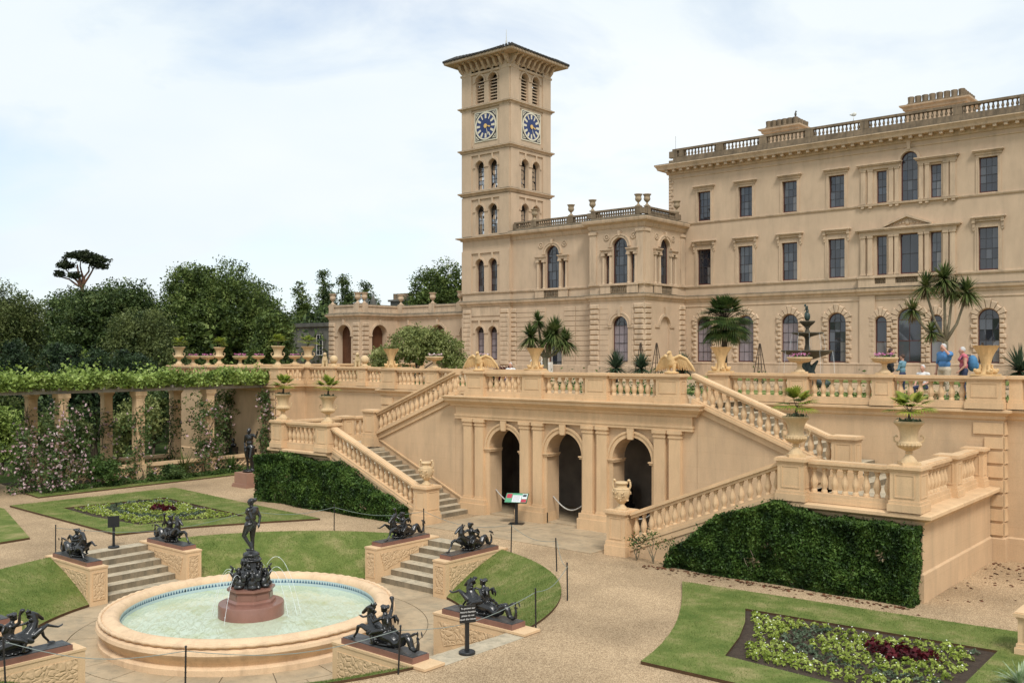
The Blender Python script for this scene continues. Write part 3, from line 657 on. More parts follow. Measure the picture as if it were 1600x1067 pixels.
for x0, x1 in ((-22.95, -21.95), (-20.40, -19.38), (-17.83, -16.83), (-15.22, -14.18)):
    a, b = x0-XC-0.06, x1-XC+0.06; mb = MB(TL); mb.box(a-0.04, b+0.04, -0.5, 0.24, 0, 0.36); mb.box(a, b, -0.45, 0.20, 0.36, 0.52); obj('pilaster_base', mb, M['terr'], lg)
mb = MB(TL); mb.box(-4.72, 4.72, 0, 0.13, 3.27, 3.36); mb.box(-4.74, 4.74, 0, 0.15, 3.36, 3.43); mb.box(-4.7, 4.7, 0, 0.11, 3.43, 3.70); obj('frieze', mb, M['terr'], lg)
mb = MB(); mb.mould([(0.02, 3.70), (0.16, 3.70), (0.20, 3.78), (0.24, 3.80), (0.36, 3.90), (0.36, 3.98), (0.42, 4.02), (0.42, 4.06), (0.0, 4.08)], [(XC-4.72, YL+0.5), (XC-4.72, YL), (XC+4.72, YL), (XC+4.72, YL+0.5)]); obj('cornice', mb, M['terr'], lg)
# rope across each arch
for c, nm in zip(AC, ('left', 'middle', 'right')):
    mb = MB(TL); pts = [(c-0.7+1.4*t/12, -0.3, 0.85-0.38*math.sin(math.pi*t/12)) for t in range(13)]; mb.tube(pts, 0.022, 6)
    solo('barrier_rope', mb, M['wrope'], 'white rope hung across the %s arch of the arcade' % nm, 'rope', TL((c, -0.3, 0.5)), 'ropes across the arches', True)
# terrace floor
mb = MB(); mb.poly([(-47.5, 29.5, ZT), (-30.8, 29.5, ZT), (-30.8, 27.9, ZT), (30, 27.9, ZT), (30, 90, ZT), (-90, 90, ZT), (-90, 46, ZT), (-47.5, 46, ZT)]); mb.poly([(XC-4.8, YL-0.05, ZT), (XC+4.8, YL-0.05, ZT), (XC+4.8, 27.9, ZT), (XC-4.8, 27.9, ZT)]); mb.poly([(-47.5, 27.75, ZT), (-38.2, 27.75, ZT), (-38.2, 29.5, ZT), (-47.5, 29.5, ZT)])
struct('terrace', mb, M['gravel'])
mb = MB(); mb.poly([(-44, 31.5, ZT+0.02), (24, 31.5, ZT+0.02), (24, 36, ZT+0.02), (-44, 36, ZT+0.02)]); mb.poly([(-34, 49, ZT+0.02), (24, 49, ZT+0.02), (24, 57, ZT+0.02), (-34, 57, ZT+0.02)]); struct('terrace_grass', mb, M['grass'])
# retaining walls
CORN = [(0.0, 3.74), (0.05, 3.78), (0.05, 3.86), (0.16, 3.94), (0.20, 3.96), (0.20, 4.02), (0.0, 4.04)]
def rwall(name, label, path, mat=M['terrw'], quoins=()):
    t = thing(name, label, 'wall', (*path[0], 0))
    mb = MB(); mb.mould([(0.0, 0.0), (0.0, 3.75)], path); obj('wall_face', mb, mat, t)
    mb = MB(); mb.mould(CORN, path); obj('cornice', mb, M['terr'], t)
    mb = MB(); mb.mould([(0.0, 0.0), (0.05, 0.0), (0.05, 0.60), (0.0, 0.64)], path); obj('plinth', mb, M['terrw'], t)
    return t
wr = rwall('retaining_wall', 'apricot retaining wall with cornice right of the arcade below terrace', [(XC+4.9, 27.87), (-6.45, 27.87), (-6.45, 28.15), (14, 28.15)])
wlft = rwall('retaining_wall', 'apricot retaining wall with cornice between arcade and pergola', [(-47.7, 47), (-47.7, 27.7), (-38.2, 27.7), (-38.2, 29.5), (-30.88, 29.5), (-30.88, 27.87), (XC-4.9, 27.87)])
def quoin_stack(root, x_in, x_out, y, z0, z1, n, mat, side):
    h = (z1-z0)/n
    for k in range(n):
        w = 0.78 if k % 2 else 0.5; a, b = sorted((x_out, x_out - side*w)); mb = MB()
        za, zb = z0+k*h+0.02, z0+(k+1)*h-0.02
        mb.hexa([(a, y+0.05, za), (b, y+0.05, za), (b+ (0.03 if side > 0 else 0), y+0.3, za), (a - (0.03 if side < 0 else 0), y+0.3, za), (a, y+0.05, zb), (b, y+0.05, zb), (b, y+0.3, zb), (a, y+0.3, zb)])
        mb.box(a+0.02, b-0.02, y-0.03, y+0.05, za+0.02, zb-0.02); obj('quoin', mb, mat, root)
quoin_stack(wr, 0, -6.43, 27.85, 0.66, 3.72, 8, M['terr'], 1); quoin_stack(wlft, 0, -30.9, 27.85, 0.66, 3.72, 8, M['terr'], -1)
quoin_stack(wlft, 0, -38.18, 27.68, 0.66, 3.72, 8, M['terr'], 1)
# ------------------------------------------------------------------ stairs, landings, balustrades of both sides
UPZ = lambda u: 4.87-0.39*(u-4.93)       # upper flight rail top
LOZ = lambda u: 1.22+0.395*(u-4.25)      # lower flight rail top
for side, nm in ((1, 'right'), (-1, 'left')):
    T22 = mirror(side, 22.2); T24 = mirror(side, YL)
    st = thing('stone_staircase', 'lower flight of weathered stone steps rising to the %s landing' % nm, 'staircase', T22((6.2, -1.2, 0)), 'staircase flights')
    for i in range(14):
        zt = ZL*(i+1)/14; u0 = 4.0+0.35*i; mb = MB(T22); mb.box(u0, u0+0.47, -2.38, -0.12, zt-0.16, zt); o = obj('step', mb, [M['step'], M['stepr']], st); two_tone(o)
    mb = MB(T22); mb.prism([(4.12, 0), (8.58, 0), (8.58, LOZ(8.58)-0.90), (4.12, LOZ(4.12)-0.90)], -0.12, 0.10); obj('side_wall', mb, M['terrw'], st)
    mb = MB(T22); mb.slope(4.15, 8.5, -0.15, 0.13, LOZ(4.15)-1.05, LOZ(4.15)-0.895, LOZ(8.5)-1.05, LOZ(8.5)-0.895); obj('string_moulding', mb, M['terr'], st)
    bl = thing('stair_balustrade', 'sloping apricot balustrade of the lower %s staircase ending in pedestal' % nm, 'balustrade', T22((6.2, 0, 0)), 'stair balustrades')
    bay(bl, T22, 4.19, 8.50, LOZ(4.19)-0.89, LOZ(8.5)-0.89, 0.89, 0.17, gap=0.235)
    ped(bl, T22, 3.82, 0.60, 0.0, 1.23, 0.60, bh=0.38)
    up = thing('stone_staircase', 'upper flight of stone steps from the %s landing to terrace' % nm, 'staircase', T24((7, -1.5, 2)), 'staircase flights')
    for i in range(13):
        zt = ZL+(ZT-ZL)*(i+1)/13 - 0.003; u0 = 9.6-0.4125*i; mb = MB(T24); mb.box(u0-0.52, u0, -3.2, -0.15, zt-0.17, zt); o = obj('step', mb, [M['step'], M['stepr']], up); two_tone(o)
    mb = MB(T24); mb.prism([(4.81, 0), (9.55, 0), (9.55, UPZ(9.55)-1.0), (4.81, UPZ(4.81)-1.0)], -0.15, 0.0); obj('side_wall', mb, M['terrw'], up)
    mb = MB(T24); mb.slope(4.83, 9.5, 0.0, 0.06, UPZ(4.83)-1.07, UPZ(4.83)-0.86, UPZ(9.5)-1.07, UPZ(9.5)-0.86); mb.slope(4.83, 9.5, 0.0, 0.10, UPZ(4.83)-0.86, UPZ(4.83)-0.74, UPZ(9.5)-0.86, UPZ(9.5)-0.74); obj('string_moulding', mb, M['terr'], up)
    mb = MB(T24); mb.slope(4.2, 8.9, 0.0, 0.04, 0.32, 0.37, 2.3, 2.35); obj('skirting', mb, M['terr'], st)
    b2 = thing('stair_balustrade', 'sloping apricot balustrade of the upper %s staircase above plain wall' % nm, 'balustrade', T24((7, 0, 2)), 'stair balustrades')
    bay(b2, T24, 4.70, 8.82, UPZ(4.70)-0.87, UPZ(8.82)-0.87, 0.87, 0.15, gap=0.24)
    ped(b2, T24, 9.17, 0.62, ZL, 3.40, 0.46, bh=0.5)
    # landing
    ld = thing('stair_landing', 'square %s stair landing with projecting stone ledge' % nm, 'landing', T22((10.2, -2.8, 0)), 'stair landings')
    P = [(XC+side*8.56, 22.12), (XC+side*11.84, 22.12), (XC+side*11.84, 27.8)]
    if side < 0: P = P[::-1]
    mb = MB(); mb.mould([(0, 0), (0, 1.72)], P); obj('wall_face', mb, M['terrw'], ld)
    mb = MB(); mb.mould([(0, 0), (0.045, 0), (0.045, 0.62), (0, 0.66)], P); obj('plinth', mb, M['terrw'], ld)
    mb = MB(); mb.mould([(-0.3, 1.70), (0.05, 1.72), (0.09, 1.80), (0.22, 1.86), (0.25, 1.88), (0.25, 1.95), (0.22, 1.98), (-0.3, 2.01)], P); obj('ledge', mb, M['terr'], ld)
    mb = MB(T22); mb.box(8.5, 11.6, -5.65, 0.0, ZL-0.12, ZL); obj('floor', mb, M['step'], ld)
    bl = thing('landing_balustrade', 'apricot balustrade round the %s stair landing with urn pedestals' % nm, 'balustrade', T22((10.2, 0, ZL)), 'landing balustrades')
    ped(bl, T22, 8.86, 0.66, ZL, 3.03, 0.62); ped(bl, T22, 11.52, 0.64, ZL, 3.03, 0.62)
    bay(bl, T22, 9.20, 11.19, ZL, ZL, 0.99, 0.22, gap=0.262)
    TS = (lambda side: (lambda p: (XC + side*(11.52 + p[1]*1.0), 22.2 + p[0], p[2])))(side)
    bay(bl, TS, 0.32, 2.75, ZL, ZL, 0.99, 0.22, gap=0.262); ped(bl, TS, 3.02, 0.50, ZL, 3.03, 0.5); bay(bl, TS, 3.28, 5.15, ZL, ZL, 0.99, 0.22, gap=0.262); ped(bl, TS, 5.36, 0.40, ZL, 3.03, 0.5)
# terrace balustrades
def run(name, label, T, peds, z, ends=None, h=0.88, z1=None, d=0.42):
    t = thing(name, label, 'balustrade', T(((peds[0][0]+peds[-1][0])/2, 0, z)), 'terrace balustrades')
    for u, w in peds: ped(t, T, u, w, z, (z1 or z+h)+0.005, d)
    for (a, wa), (b, wb) in zip(peds[:-1], peds[1:]): bay(t, T, a+wa/2+0.03, b-wb/2-0.03, z, z, h)
    return t
TLc = mirror(1, YL-0.02)
lb = run('terrace_balustrade', 'apricot balustrade with four pedestals directly above the three arches', TLc, [(-3.71, 0.80), (-1.17, 0.80), (1.38, 0.80), (3.96, 0.80)], ZT)
TR = lambda p: (p[0], 27.90-p[1], p[2]); TR2 = lambda p: (p[0], 28.22-p[1], p[2])
run('terrace_balustrade', 'long apricot balustrade behind the right hand stairs below the house', TR, [(-14.76, 0.72), (-12.12, 0.62), (-9.58, 0.58), (-6.89, 0.86)], ZT)
run('terrace_balustrade', 'apricot balustrade at the far right edge beyond the corner pedestal', TR2, [(-6.2, 0.30), (-3.6, 0.6), (-1.0, 0.6), (1.6, 0.6)], ZT)
run('terrace_balustrade', 'apricot balustrade behind the left hand stairs with flower bowls', TR, [(-30.30, 0.84), (-27.71, 0.66), (-25.1, 0.62), (-22.42, 0.72)], ZT)
TRl = lambda p: (p[0], 29.60-p[1], p[2])
run('terrace_balustrade', 'apricot balustrade with stone balls left of the bush', TRl, [(-38.2, 0.55), (-36.17, 0.64), (-33.94, 0.54), (-31.2, 0.3)], ZT)
TRp = lambda p: (p[0], 27.78-p[1], p[2]); TRx = lambda p: (-38.22+p[1], 27.78+p[0], p[2]); TRw = lambda p: (-47.45-p[1], 27.78+p[0], p[2])
run('terrace_balustrade', 'apricot balustrade above the pergola vines with palm urns', TRp, [(-47.2, 0.9), (-44.1, 0.6), (-41.2, 0.6), (-38.15, 0.75)], ZT)
tt_ = thing('terrace_balustrade', 'short apricot return balustrade between the two palm urns', 'balustrade', TRx((0.9, 0, ZT)), 'terrace balustrades'); bay(tt_, TRx, 0.40, 1.52, ZT, ZT, 0.88)
run('terrace_balustrade', 'apricot balustrade running back from the left end of the terrace', TRw, [(1.2, 0.5), (2.85, 0.6), (5.45, 0.6), (8.05, 0.6), (11.5, 0.6), (15, 0.6), (18.5, 0.6)], ZT)
# paving in front of the arcade, slab by slab
pv = thing('arcade_paving', 'worn stone paving slabs in front of the arcade', 'paving', (XC, 23, 0)); pv['kind'] = 'structure'
ux = [-3.35, -2.0, -0.8, 0.6, 1.8, 3.2]; vy = [-0.05, 1.05, 2.05, 3.0]
for j in range(3):
    for i in range(5):
        off = 0.3*math.sin(j*2.1); mb = MB(TL); a, b = ux[i]+(off if i else 0), ux[i+1]+(off if i < 4 else 0)
        mb.box(a+0.008, b-0.008, vy[j]+0.008, vy[j+1]-0.008, -0.05, 0.02+random.uniform(-0.003, 0.003)); obj('paving_slab', mb, M['pave'], pv)
# ================================================================== THE HOUSE
def block(w, h, d, ch=0.05):
    """chamfered rusticated block, back at y=0, projecting to y=-d, centred in x and z"""
    mb = MB(); a, b = w/2, h/2; c, e = max(a-ch, a*0.3), max(b-ch, b*0.3)
    B = [(-a, 0.02, -b), (a, 0.02, -b), (a, 0.02, b), (-a, 0.02, b)]; Md = [(-a, -d*0.25, -b), (a, -d*0.25, -b), (a, -d*0.25, b), (-a, -d*0.25, b)]; Fr = [(-c, -d, -e), (c, -d, -e), (c, -d, e), (-c, -d, e)]
    i = mb.add(B+Md+Fr); mb.f.append((i+3, i+2, i+1, i)); mb.f.append((i+8, i+9, i+10, i+11))
    for o in (0, 4):
        for k in range(4): mb.f.append((i+o+k, i+o+(k+1) % 4, i+o+4+(k+1) % 4, i+o+4+k))
    return mb
def put_block(root, F, u, z, w, h, d, n=0.0, mat=None, name='quoin', ch=0.05):
    me = shared(('quoin', round(w, 2), round(h, 2), round(d, 2), ch), lambda: block(w, h, d, ch), mat or M['house2'])
    return link(name, me, root, F.T((u, n, z)), F.rz)
PRND = random.Random(3)
def window(root, F, a, b, c, d, arch, n, cols, rows, fw=0.055, glass=None, frame=None, bar=None, blind=0.0, name='window', toprow=None, lattice=False):
    """sash / casement window in opening (a..b, c..d) set back to outward offset n"""
    glass = glass or M['pane']; frame = frame or M['frame']; bar = bar or M['bar']
    r = (b-a)/2; m = (a+b)/2; top = d-r if arch else d; mb = MB(F)
    mb.box(a, a+fw, n-0.06, n, c, top); mb.box(b-fw, b, n-0.06, n, c, top); mb.box(a+fw, b-fw, n-0.06, n, c, c+fw*1.5)
    if arch: archivolt(mb, m, top, r-fw, r, n-0.06, n, 12)
    else: mb.box(a+fw, b-fw, n-0.06, n, d-fw, d)
    wnd = obj(name, mb, frame, root)
    x0, x1, z0 = a+fw, b-fw, c+fw*1.5; z1 = top if arch else d-fw
    bt = 0.018 if (b-a) < 1.4 else 0.022; mb = MB(F)
    for i in range(1, cols): x = x0+(x1-x0)*i/cols; mb.box(x-bt/2, x+bt/2, n-0.05, n-0.012, z0, (top+math.sqrt(max((r-fw)**2-(x-m)**2, 0)) if arch else z1))
    for j in range(1, rows):
        z = z0+(z1-z0)*j/rows; t = bt*(2.2 if j == rows//2 else 1); mb.box(x0, x1, n-0.052, n-0.008, z-t/2, z+t/2)
    if arch: mb.box(x0, x1, n-0.052, n-0.008, top-bt*0.8, top+bt*0.8)
    if arch and cols >= 3: archivolt(mb, m, top, r*0.44-bt/2, r*0.44+bt/2, n-0.05, n-0.012, 10)
    obj('glazing_bars', mb, bar, wnd)
    bl = PRND.random() < blind; curt_refl = PRND.random() < 0.4
    for i in range(cols):
        xa, xb = x0+(x1-x0)*i/cols, x0+(x1-x0)*(i+1)/cols
        for j in range(rows):
            za, zb = z0+(z1-z0)*j/rows, z0+(z1-z0)*(j+1)/rows; ty, tx = PRND.uniform(-0.009, 0.009), PRND.uniform(-0.009, 0.009); mb = MB(F)
            q = n-0.034; mb.hexa([(xa, q-0.005, za), (xb, q-0.005, za), (xb, q-0.005, zb), (xa, q-0.005, zb), (xa, q+tx-ty, za), (xb, q-tx-ty, za), (xb, q-tx+ty, zb), (xa, q+tx+ty, zb)])
            g = glass
            if bl: g = M['blind']
            elif glass is M['pane']: g = M['pane3'] if (curt_refl and j < rows*0.5 and i == cols-1) else (M['pane2'] if PRND.random() < 0.3 else glass)
            obj('pane', mb, g, wnd, fix=False)
        if arch:
            rr = r-fw; P = [(xa, n-0.034, top), (xb, n-0.034, top)]
            for t in range(7):
                x = xb+(xa-xb)*t/6; P.append((x, n-0.034, top+math.sqrt(max(rr*rr-(x-m)**2, 0))))
            mb = MB(F); mb.poly(P); obj('pane', mb, glass, wnd, fix=False)
    return wnd
def strip(root, F, name, a, b, n0, n1, z0, z1, mat=None):
    mb = MB(F); mb.box(a, b, n0, n1, z0, z1); return obj(name, mb, mat or M['house2'], root)
def surround(root, F, a, b, c, d, w=0.16, t=0.06, sill=True):
    mb = MB(F); mb.box(a-w, a, 0, t, c, d); mb.box(b, b+w, 0, t, c, d); mb.box(a-w, b+w, 0, t, d, d+w)
    mb.box(a-w*0.35, a, t, t+0.025, c, d); mb.box(b, b+w*0.35, t, t+0.025, c, d); mb.box(a-w*0.35, b+w*0.35, t, t+0.025, d, d+w*0.35)
    obj('window_surround', mb, M['house2'], root)
def hood(root, F, a, b, z, w=0.35, brackets=False):
    mb = MB(F); A, B = a-w, b+w
    mb.box(A+0.12, B-0.12, 0, 0.12, z-0.14, z); mb.box(A+0.05, B-0.05, 0, 0.22, z, z+0.07); mb.box(A, B, 0, 0.30, z+0.07, z+0.13)
    mb.hexa([(A, 0, z+0.13), (B, 0, z+0.13), (B, 0.30, z+0.13), (A, 0.30, z+0.13), (A+0.05, 0, z+0.19), (B-0.05, 0, z+0.19), (B-0.05, 0.24, z+0.15), (A+0.05, 0.24, z+0.15)])
    obj('window_hood', mb, M['house2'], root)
    if brackets:
        for x in (a-0.24, b+0.24):
            mb = MB(F); mb.prism([(x-0.075, z), (x+0.075, z), (x+0.075, z-0.62), (x, z-0.70), (x-0.075, z-0.62)], 0, 0.09); mb.box(x-0.085, x+0.085, 0.09, 0.20, z-0.22, z); mb.box(x-0.06, x+0.06, 0.09, 0.13, z-0.5, z-0.22); obj('console', mb, M['house2'], root)
def course(name, root, F, u0, u1, prof, mat=None):
    """horizontal moulding on one wall face; prof [(out,z)]"""
    mb = MB(F); n = len(prof); i = mb.add([(u0, o, z) for o, z in prof] + [(u1, o, z) for o, z in prof])
    for k in range(n-1): mb.f.append((i+k, i+n+k, i+n+k+1, i+k+1))
    mb.f.append(tuple(range(i, i+n))); mb.f.append(tuple(range(i+2*n-1, i+n-1, -1)))
    return obj(name, mb, mat or M['house2'], root)
STR1 = [(0, 9.32), (0.06, 9.36), (0.08, 9.46), (0.22, 9.58), (0.24, 9.68), (0.26, 9.74), (0.0, 9.80)]
GRM1 = [(0.0, 9.803), (0.255, 9.744), (0.255, 9.765), (0.0, 9.84)]
SILL1 = [(0, 10.34), (0.07, 10.38), (0.10, 10.46), (0.10, 10.53), (0, 10.55)]
def rust_window(root, F, a, b, c, d, mat=None):
    """blocks round an arched ground-floor window"""
    r = (b-a)/2; m = (a+b)/2; top = d-r; k = 0; z = c; h = (top-c)/round((top-c)/0.31)
    nb = int(round((top-c)/h))
    for j in range(nb):
        w = 0.40 if j % 2 else 0.27
        for s_ in (-1, 1): put_block(root, F, (a-w/2-0.005 if s_ < 0 else b+w/2+0.005), c+h*(j+0.5), w, h-0.03, 0.12, 0.0, ch=0.06)
    nv = 9
    for j in range(nv):
        g0, g1 = math.pi*j/nv+0.012, math.pi*(j+1)/nv-0.012; r1 = r+(0.62 if j == nv//2 else (0.50 if j % 2 else 0.38)); mb = MB(F); P = []
        for n, e in ((-0.02, 0.0), (0.04, 0.0), (0.13, 0.05)):
            P.append([(m-(r+0.004+e)*math.cos(g0+e*0.5), n, top+(r+0.004+e)*math.sin(g0+e*0.5)), (m-(r1-e)*math.cos(g0+e*0.35), n, top+(r1-e)*math.sin(g0+e*0.35)), (m-(r1-e)*math.cos(g1-e*0.35), n, top+(r1-e)*math.sin(g1-e*0.35)), (m-(r+0.004+e)*math.cos(g1-e*0.5), n, top+(r+0.004+e)*math.sin(g1-e*0.5))])
        i = mb.add(P[0]+P[1]+P[2]); mb.f.append((i+3, i+2, i+1, i)); mb.f.append((i+8, i+9, i+10, i+11))
        for o in (0, 4):
            for q in range(4): mb.f.append((i+o+q, i+o+(q+1) % 4, i+o+4+(q+1) % 4, i+o+4+q))
        obj('voussoir', mb, M['house2'], root)
def roof_balusters(root, F, peds, z0, h, mat, n0=-0.12, n1=0.12, gap=0.24, mesh=None):
    u0, u1 = peds[0][0], peds[-1][0]
    mb = MB(F); mb.box(u0, u1, n0-0.02, n1+0.02, z0, z0+h*0.24); obj('parapet_plinth', mb, mat, root)
    mb = MB(F); mb.box(u0-0.05, u1+0.05, n0-0.04, n1+0.04, z0+h*0.82, z0+h); obj('parapet_rail', mb, mat, root)
    for u, w in peds: mb = MB(F); mb.box(u-w/2, u+w/2, n0-0.03, n1+0.03, z0+h*0.24, z0+h*0.82); obj('parapet_pier', mb, mat, root)
    for (a, wa), (b, wb) in zip(peds[:-1], peds[1:]):
        a += wa/2; b -= wb/2; n = max(1, int((b-a)/gap))
        for k in range(n): link('baluster', mesh, root, F.T((a+(b-a)*(k+0.5)/n, 0, z0+h*0.24)), F.rz, (1.0, 1.0, h*0.58/0.52))
BALW = shared('weathered_baluster', baluster, M['parapet'], 'auto')
# ------------------------------------------------------------------ main block
YM = 62.29; HX0, HX1 = -37.27, -2.4; AX = -19.85
mh = thing('country_house', 'three storey Italianate country house in buff render with balustraded roof', 'building', (-20, YM, ZT))
FM = Frame(0, YM); ops = []; wins = []
cols4 = [-34.30, -31.04, -27.76, -24.50, -15.25, -11.97, -8.70, -5.43]
for x in cols4:
    wins += [(x-0.53, x+0.53, 15.22, 17.34, False, 's'), (x-0.56, x+0.56, 10.57, 13.14, False, 'f'), (x-0.60, x+0.60, 4.98, 8.25, True, 'g')]
for dx, w in ((-1.72, 0.32), (1.60, 0.32)): wins.append((AX+dx-w, AX+dx+w, 15.22, 17.28, False, 'sv')); wins.append((AX+dx-w, AX+dx+w, 10.60, 13.1, False, 'fv')); wins.append((AX+dx*1.02-0.36, AX+dx*1.02+0.36, 4.98, 7.95, True, 'gv'))
wins += [(AX-0.52, AX+0.52, 15.16, 18.29, True, 'sc'), (AX-0.57, AX+0.57, 10.60, 13.12, False, 'fc'), (AX-0.72, AX+0.72, 4.98, 8.42, True, 'gc')]
mb = MB(FM); wallop(mb, HX0, HX1, ZT-0.1, 19.0, [w[:5] for w in wins], 0.28); obj('wall', mb, M['house'], mh)
mb = MB(); mb.box(HX0, HX1, YM+0.35, YM+18, ZT-0.1, 19.55); obj('body', mb, M['house'], mh)
mb = MB(); mb.poly([(HX0, YM, ZT), (HX0, YM+0.4, ZT), (HX0, YM+0.4, 19.2), (HX0, YM, 19.2)]); obj('side_wall', mb, M['house'], mh)
for a, b, c, d, arch, k in wins:
    if k == 's': window(mh, FM, a, b, c, d, arch, -0.16, 3, 4); surround(mh, FM, a, b, c-0.04, d); hood(mh, FM, a, b, d+0.30, 0.34)
    elif k == 'f': window(mh, FM, a, b, c, d, arch, -0.16, 3, 4, blind=0.0); surround(mh, FM, a, b, c-0.02, d, 0.2); hood(mh, FM, a, b, d+0.50, 0.42, True)
    elif k == 'g': window(mh, FM, a, b, c, d, arch, -0.16, 3, 4, blind=1.0 if a < -27 else 0.0); rust_window(mh, FM, a, b, c, d)
    elif k in ('sv', 'fv'): window(mh, FM, a, b, c, d, arch, -0.16, 2, 4)
    elif k == 'sc': window(mh, FM, a, b, c, d, arch, -0.16, 3, 4)
    elif k == 'fc': window(mh, FM, a, b, c, d, arch, -0.16, 2, 2)
    elif k in ('gv', 'gc'): window(mh, FM, a, b, c, d, arch, -0.08 if k == 'gc' else -0.10, 2 if k == 'gc' else 1, 2, bar=M['frame'])
# central bay
course('bay_front', mh, FM, AX-3.1, AX-1.72*1.02-0.36, [(0, 4.0), (0.12, 4.0), (0.12, 9.3), (0, 9.3)], M['house']); course('bay_front', mh, FM, AX+1.60*1.02+0.36, AX+2.72, [(0, 4.0), (0.12, 4.0), (0.12, 9.3), (0, 9.3)], M['house'])
FB = Frame(0, YM-0.0)
for a, b, c, d in ((AX-1.755-0.36, AX-1.755+0.36, 4.98, 7.95), (AX+1.632-0.36, AX+1.632+0.36, 4.98, 7.95), (AX-0.72, AX+0.72, 4.98, 8.42)): rust_window(mh, Frame(0, YM-0.02), a, b, c, d)
mb = MB(FM)
for x0, x1 in ((-3.02, -2.72), (-2.56, -2.26), (-1.22, -0.96), (-0.86, -0.62), (0.62, 0.86), (0.98, 1.22), (2.06, 2.36), (2.46, 2.76)):
    mb = MB(FM); u0, u1 = AX+x0, AX+x1
    mb.box(u0, u1, 0, 0.10, 15.2, 17.3); mb.box(u0-0.03, u1+0.03, 0, 0.13, 17.3, 17.4); mb.box(u0-0.03, u1+0.03, 0, 0.13, 15.2, 15.3); obj('pilaster', mb, M['house2'], mh)
    mb = MB(FM); mb.box(u0, u1, 0, 0.16, 10.6, 13.0); mb.box(u0-0.04, u1+0.04, 0, 0.2, 13.0, 13.14); mb.box(u0-0.03, u1+0.03, 0, 0.19, 10.6, 10.72); obj('pilaster', mb, M['house2'], mh)
for x0, x1 in ((-3.1, -0.52), (0.52, 2.85)):
    mb = MB(FM); mb.box(AX+x0, AX+x1, 0, 0.14, 17.4, 17.62); mb.box(AX+x0-0.1, AX+x1+(0.1 if x0 > 0 else 0), 0, 0.26, 17.62, 17.70); mb.box(AX+x0-0.16, AX+x1+(0.16 if x0 > 0 else 0.1), 0, 0.33, 17.70, 17.78); obj('entablature', mb, M['house2'], mh)
mb = MB(FM); archivolt(mb, AX, 17.77, 0.53, 0.70, 0.0, 0.10); obj('archivolt', mb, M['house2'], mh)
mb = MB(FM); mb.prism([(AX-0.09, 18.4), (AX+0.09, 18.4), (AX+0.13, 18.98), (AX-0.13, 18.98)], 0, 0.16); obj('keystone', mb, M['house2'], mh)
mb = MB(FM); mb.box(AX-3.1, AX+2.85, 0, 0.2, 13.14, 13.40); mb.box(AX-3.3, AX+3.05, 0, 0.32, 13.40, 13.48); mb.box(AX-3.36, AX+3.12, 0, 0.40, 13.48, 13.58); obj('entablature', mb, M['house2'], mh)
mb = MB(FM); mb.prism([(AX-1.45, 13.58), (AX+1.35, 13.58), (AX-0.05, 14.18)], 0, 0.18); obj('pediment', mb, M['house2'], mh)
mb = MB(FM)
for s_ in (-1, 1):
    e = AX-0.05+s_*1.5; mb.hexa([(e, 0, 13.58), (AX-0.05, 0, 14.16), (AX-0.05, 0.40, 14.16), (e, 0.40, 13.58), (e, 0, 13.70), (AX-0.05, 0, 14.30), (AX-0.05, 0.40, 14.30), (e, 0.40, 13.70)])
obj('pediment_cornice', mb, M['house2'], mh)
mb = MB(FM); mb.ell((AX-0.05, 0.18, 13.82), (0.17, 0.09, 0.19))
for s_ in (-1, 1):
    for q in range(4): mb.ell((AX-0.05+s_*(0.25+0.2*q), 0.18, 13.72+0.08*(3-q)/3), (0.12-0.018*q, 0.06, 0.10-0.016*q))
obj('pediment_carving', mb, M['house2'], mh, True)
for x in (-2.9, -2.4, -1.1, -0.72, 0.72, 1.1, 2.2, 2.65): strip(mh, FM, 'bracket', AX+x-0.1, AX+x+0.1, 0, 0.14, 14.93, 15.06)
course('sill_band', mh, FM, AX-3.2, AX+2.95, [(0, 15.04), (0.16, 15.06), (0.18, 15.18), (0, 15.2)])
mb = MB(FM); mb.box(AX-3.1, AX+2.75, 0.0, 0.35, 9.82, 10.02); mb.box(AX-3.15, AX+2.8, 0.0, 0.42, 10.40, 10.56)
for a, b in ((-3.1, -2.05), (-1.35, -0.75), (0.62, 1.3), (1.95, 2.75)): mb.box(AX+a, AX+b, 0.05, 0.35, 10.02, 10.40)
mb.box(AX-3.1, AX+2.75, 0.0, 0.12, 10.02, 10.4); obj('balcony', mb, M['house2'], mh)
for a, b in ((-2.05, -1.35), (-0.75, 0.62), (1.3, 1.95)):
    n = int((b-a)/0.13)
    for k in range(n): link('baluster', CACHE.get('weathered_baluster'), mh, FM.T((AX+a+(b-a)*(k+0.5)/n, 0.25, 10.02)), 0, (0.55, 0.55, 0.73))
for u0, u1 in ((HX0, AX-3.1), (AX+2.75, HX1)):
    course('string_course', mh, FM, u0, u1, STR1); course('string_top', mh, FM, u0, u1, GRM1, M['grime']); course('sill_band', mh, FM, u0, u1, SILL1)
course('string_course', mh, Frame(0, YM-0.14), AX-3.2, AX+2.85, STR1); course('string_top', mh, Frame(0, YM-0.14), AX-3.2, AX+2.85, GRM1, M['grime'])
course('sill_band', mh, FM, HX0, AX-3.2, [(0, 15.02), (0.06, 15.04), (0.09, 15.12), (0.09, 15.17), (0, 15.19)]); course('sill_band', mh, FM, AX+2.95, HX1, [(0, 15.02), (0.06, 15.04), (0.09, 15.12), (0.09, 15.17), (0, 15.19)])
course('picture_rail', mh, FM, HX0, HX1, [(0, 8.98), (0.05, 9.0), (0.05, 9.06), (0, 9.08)])
course('base_plinth', mh, FM, HX0, HX1, [(0, 4.0), (0.13, 4.0), (0.13, 4.82), (0.16, 4.84), (0.16, 4.92), (0, 4.96)])
course('frieze_rail', mh, FM, HX0, HX1, [(0, 18.52), (0.05, 18.54), (0.07, 18.62), (0, 18.64)])
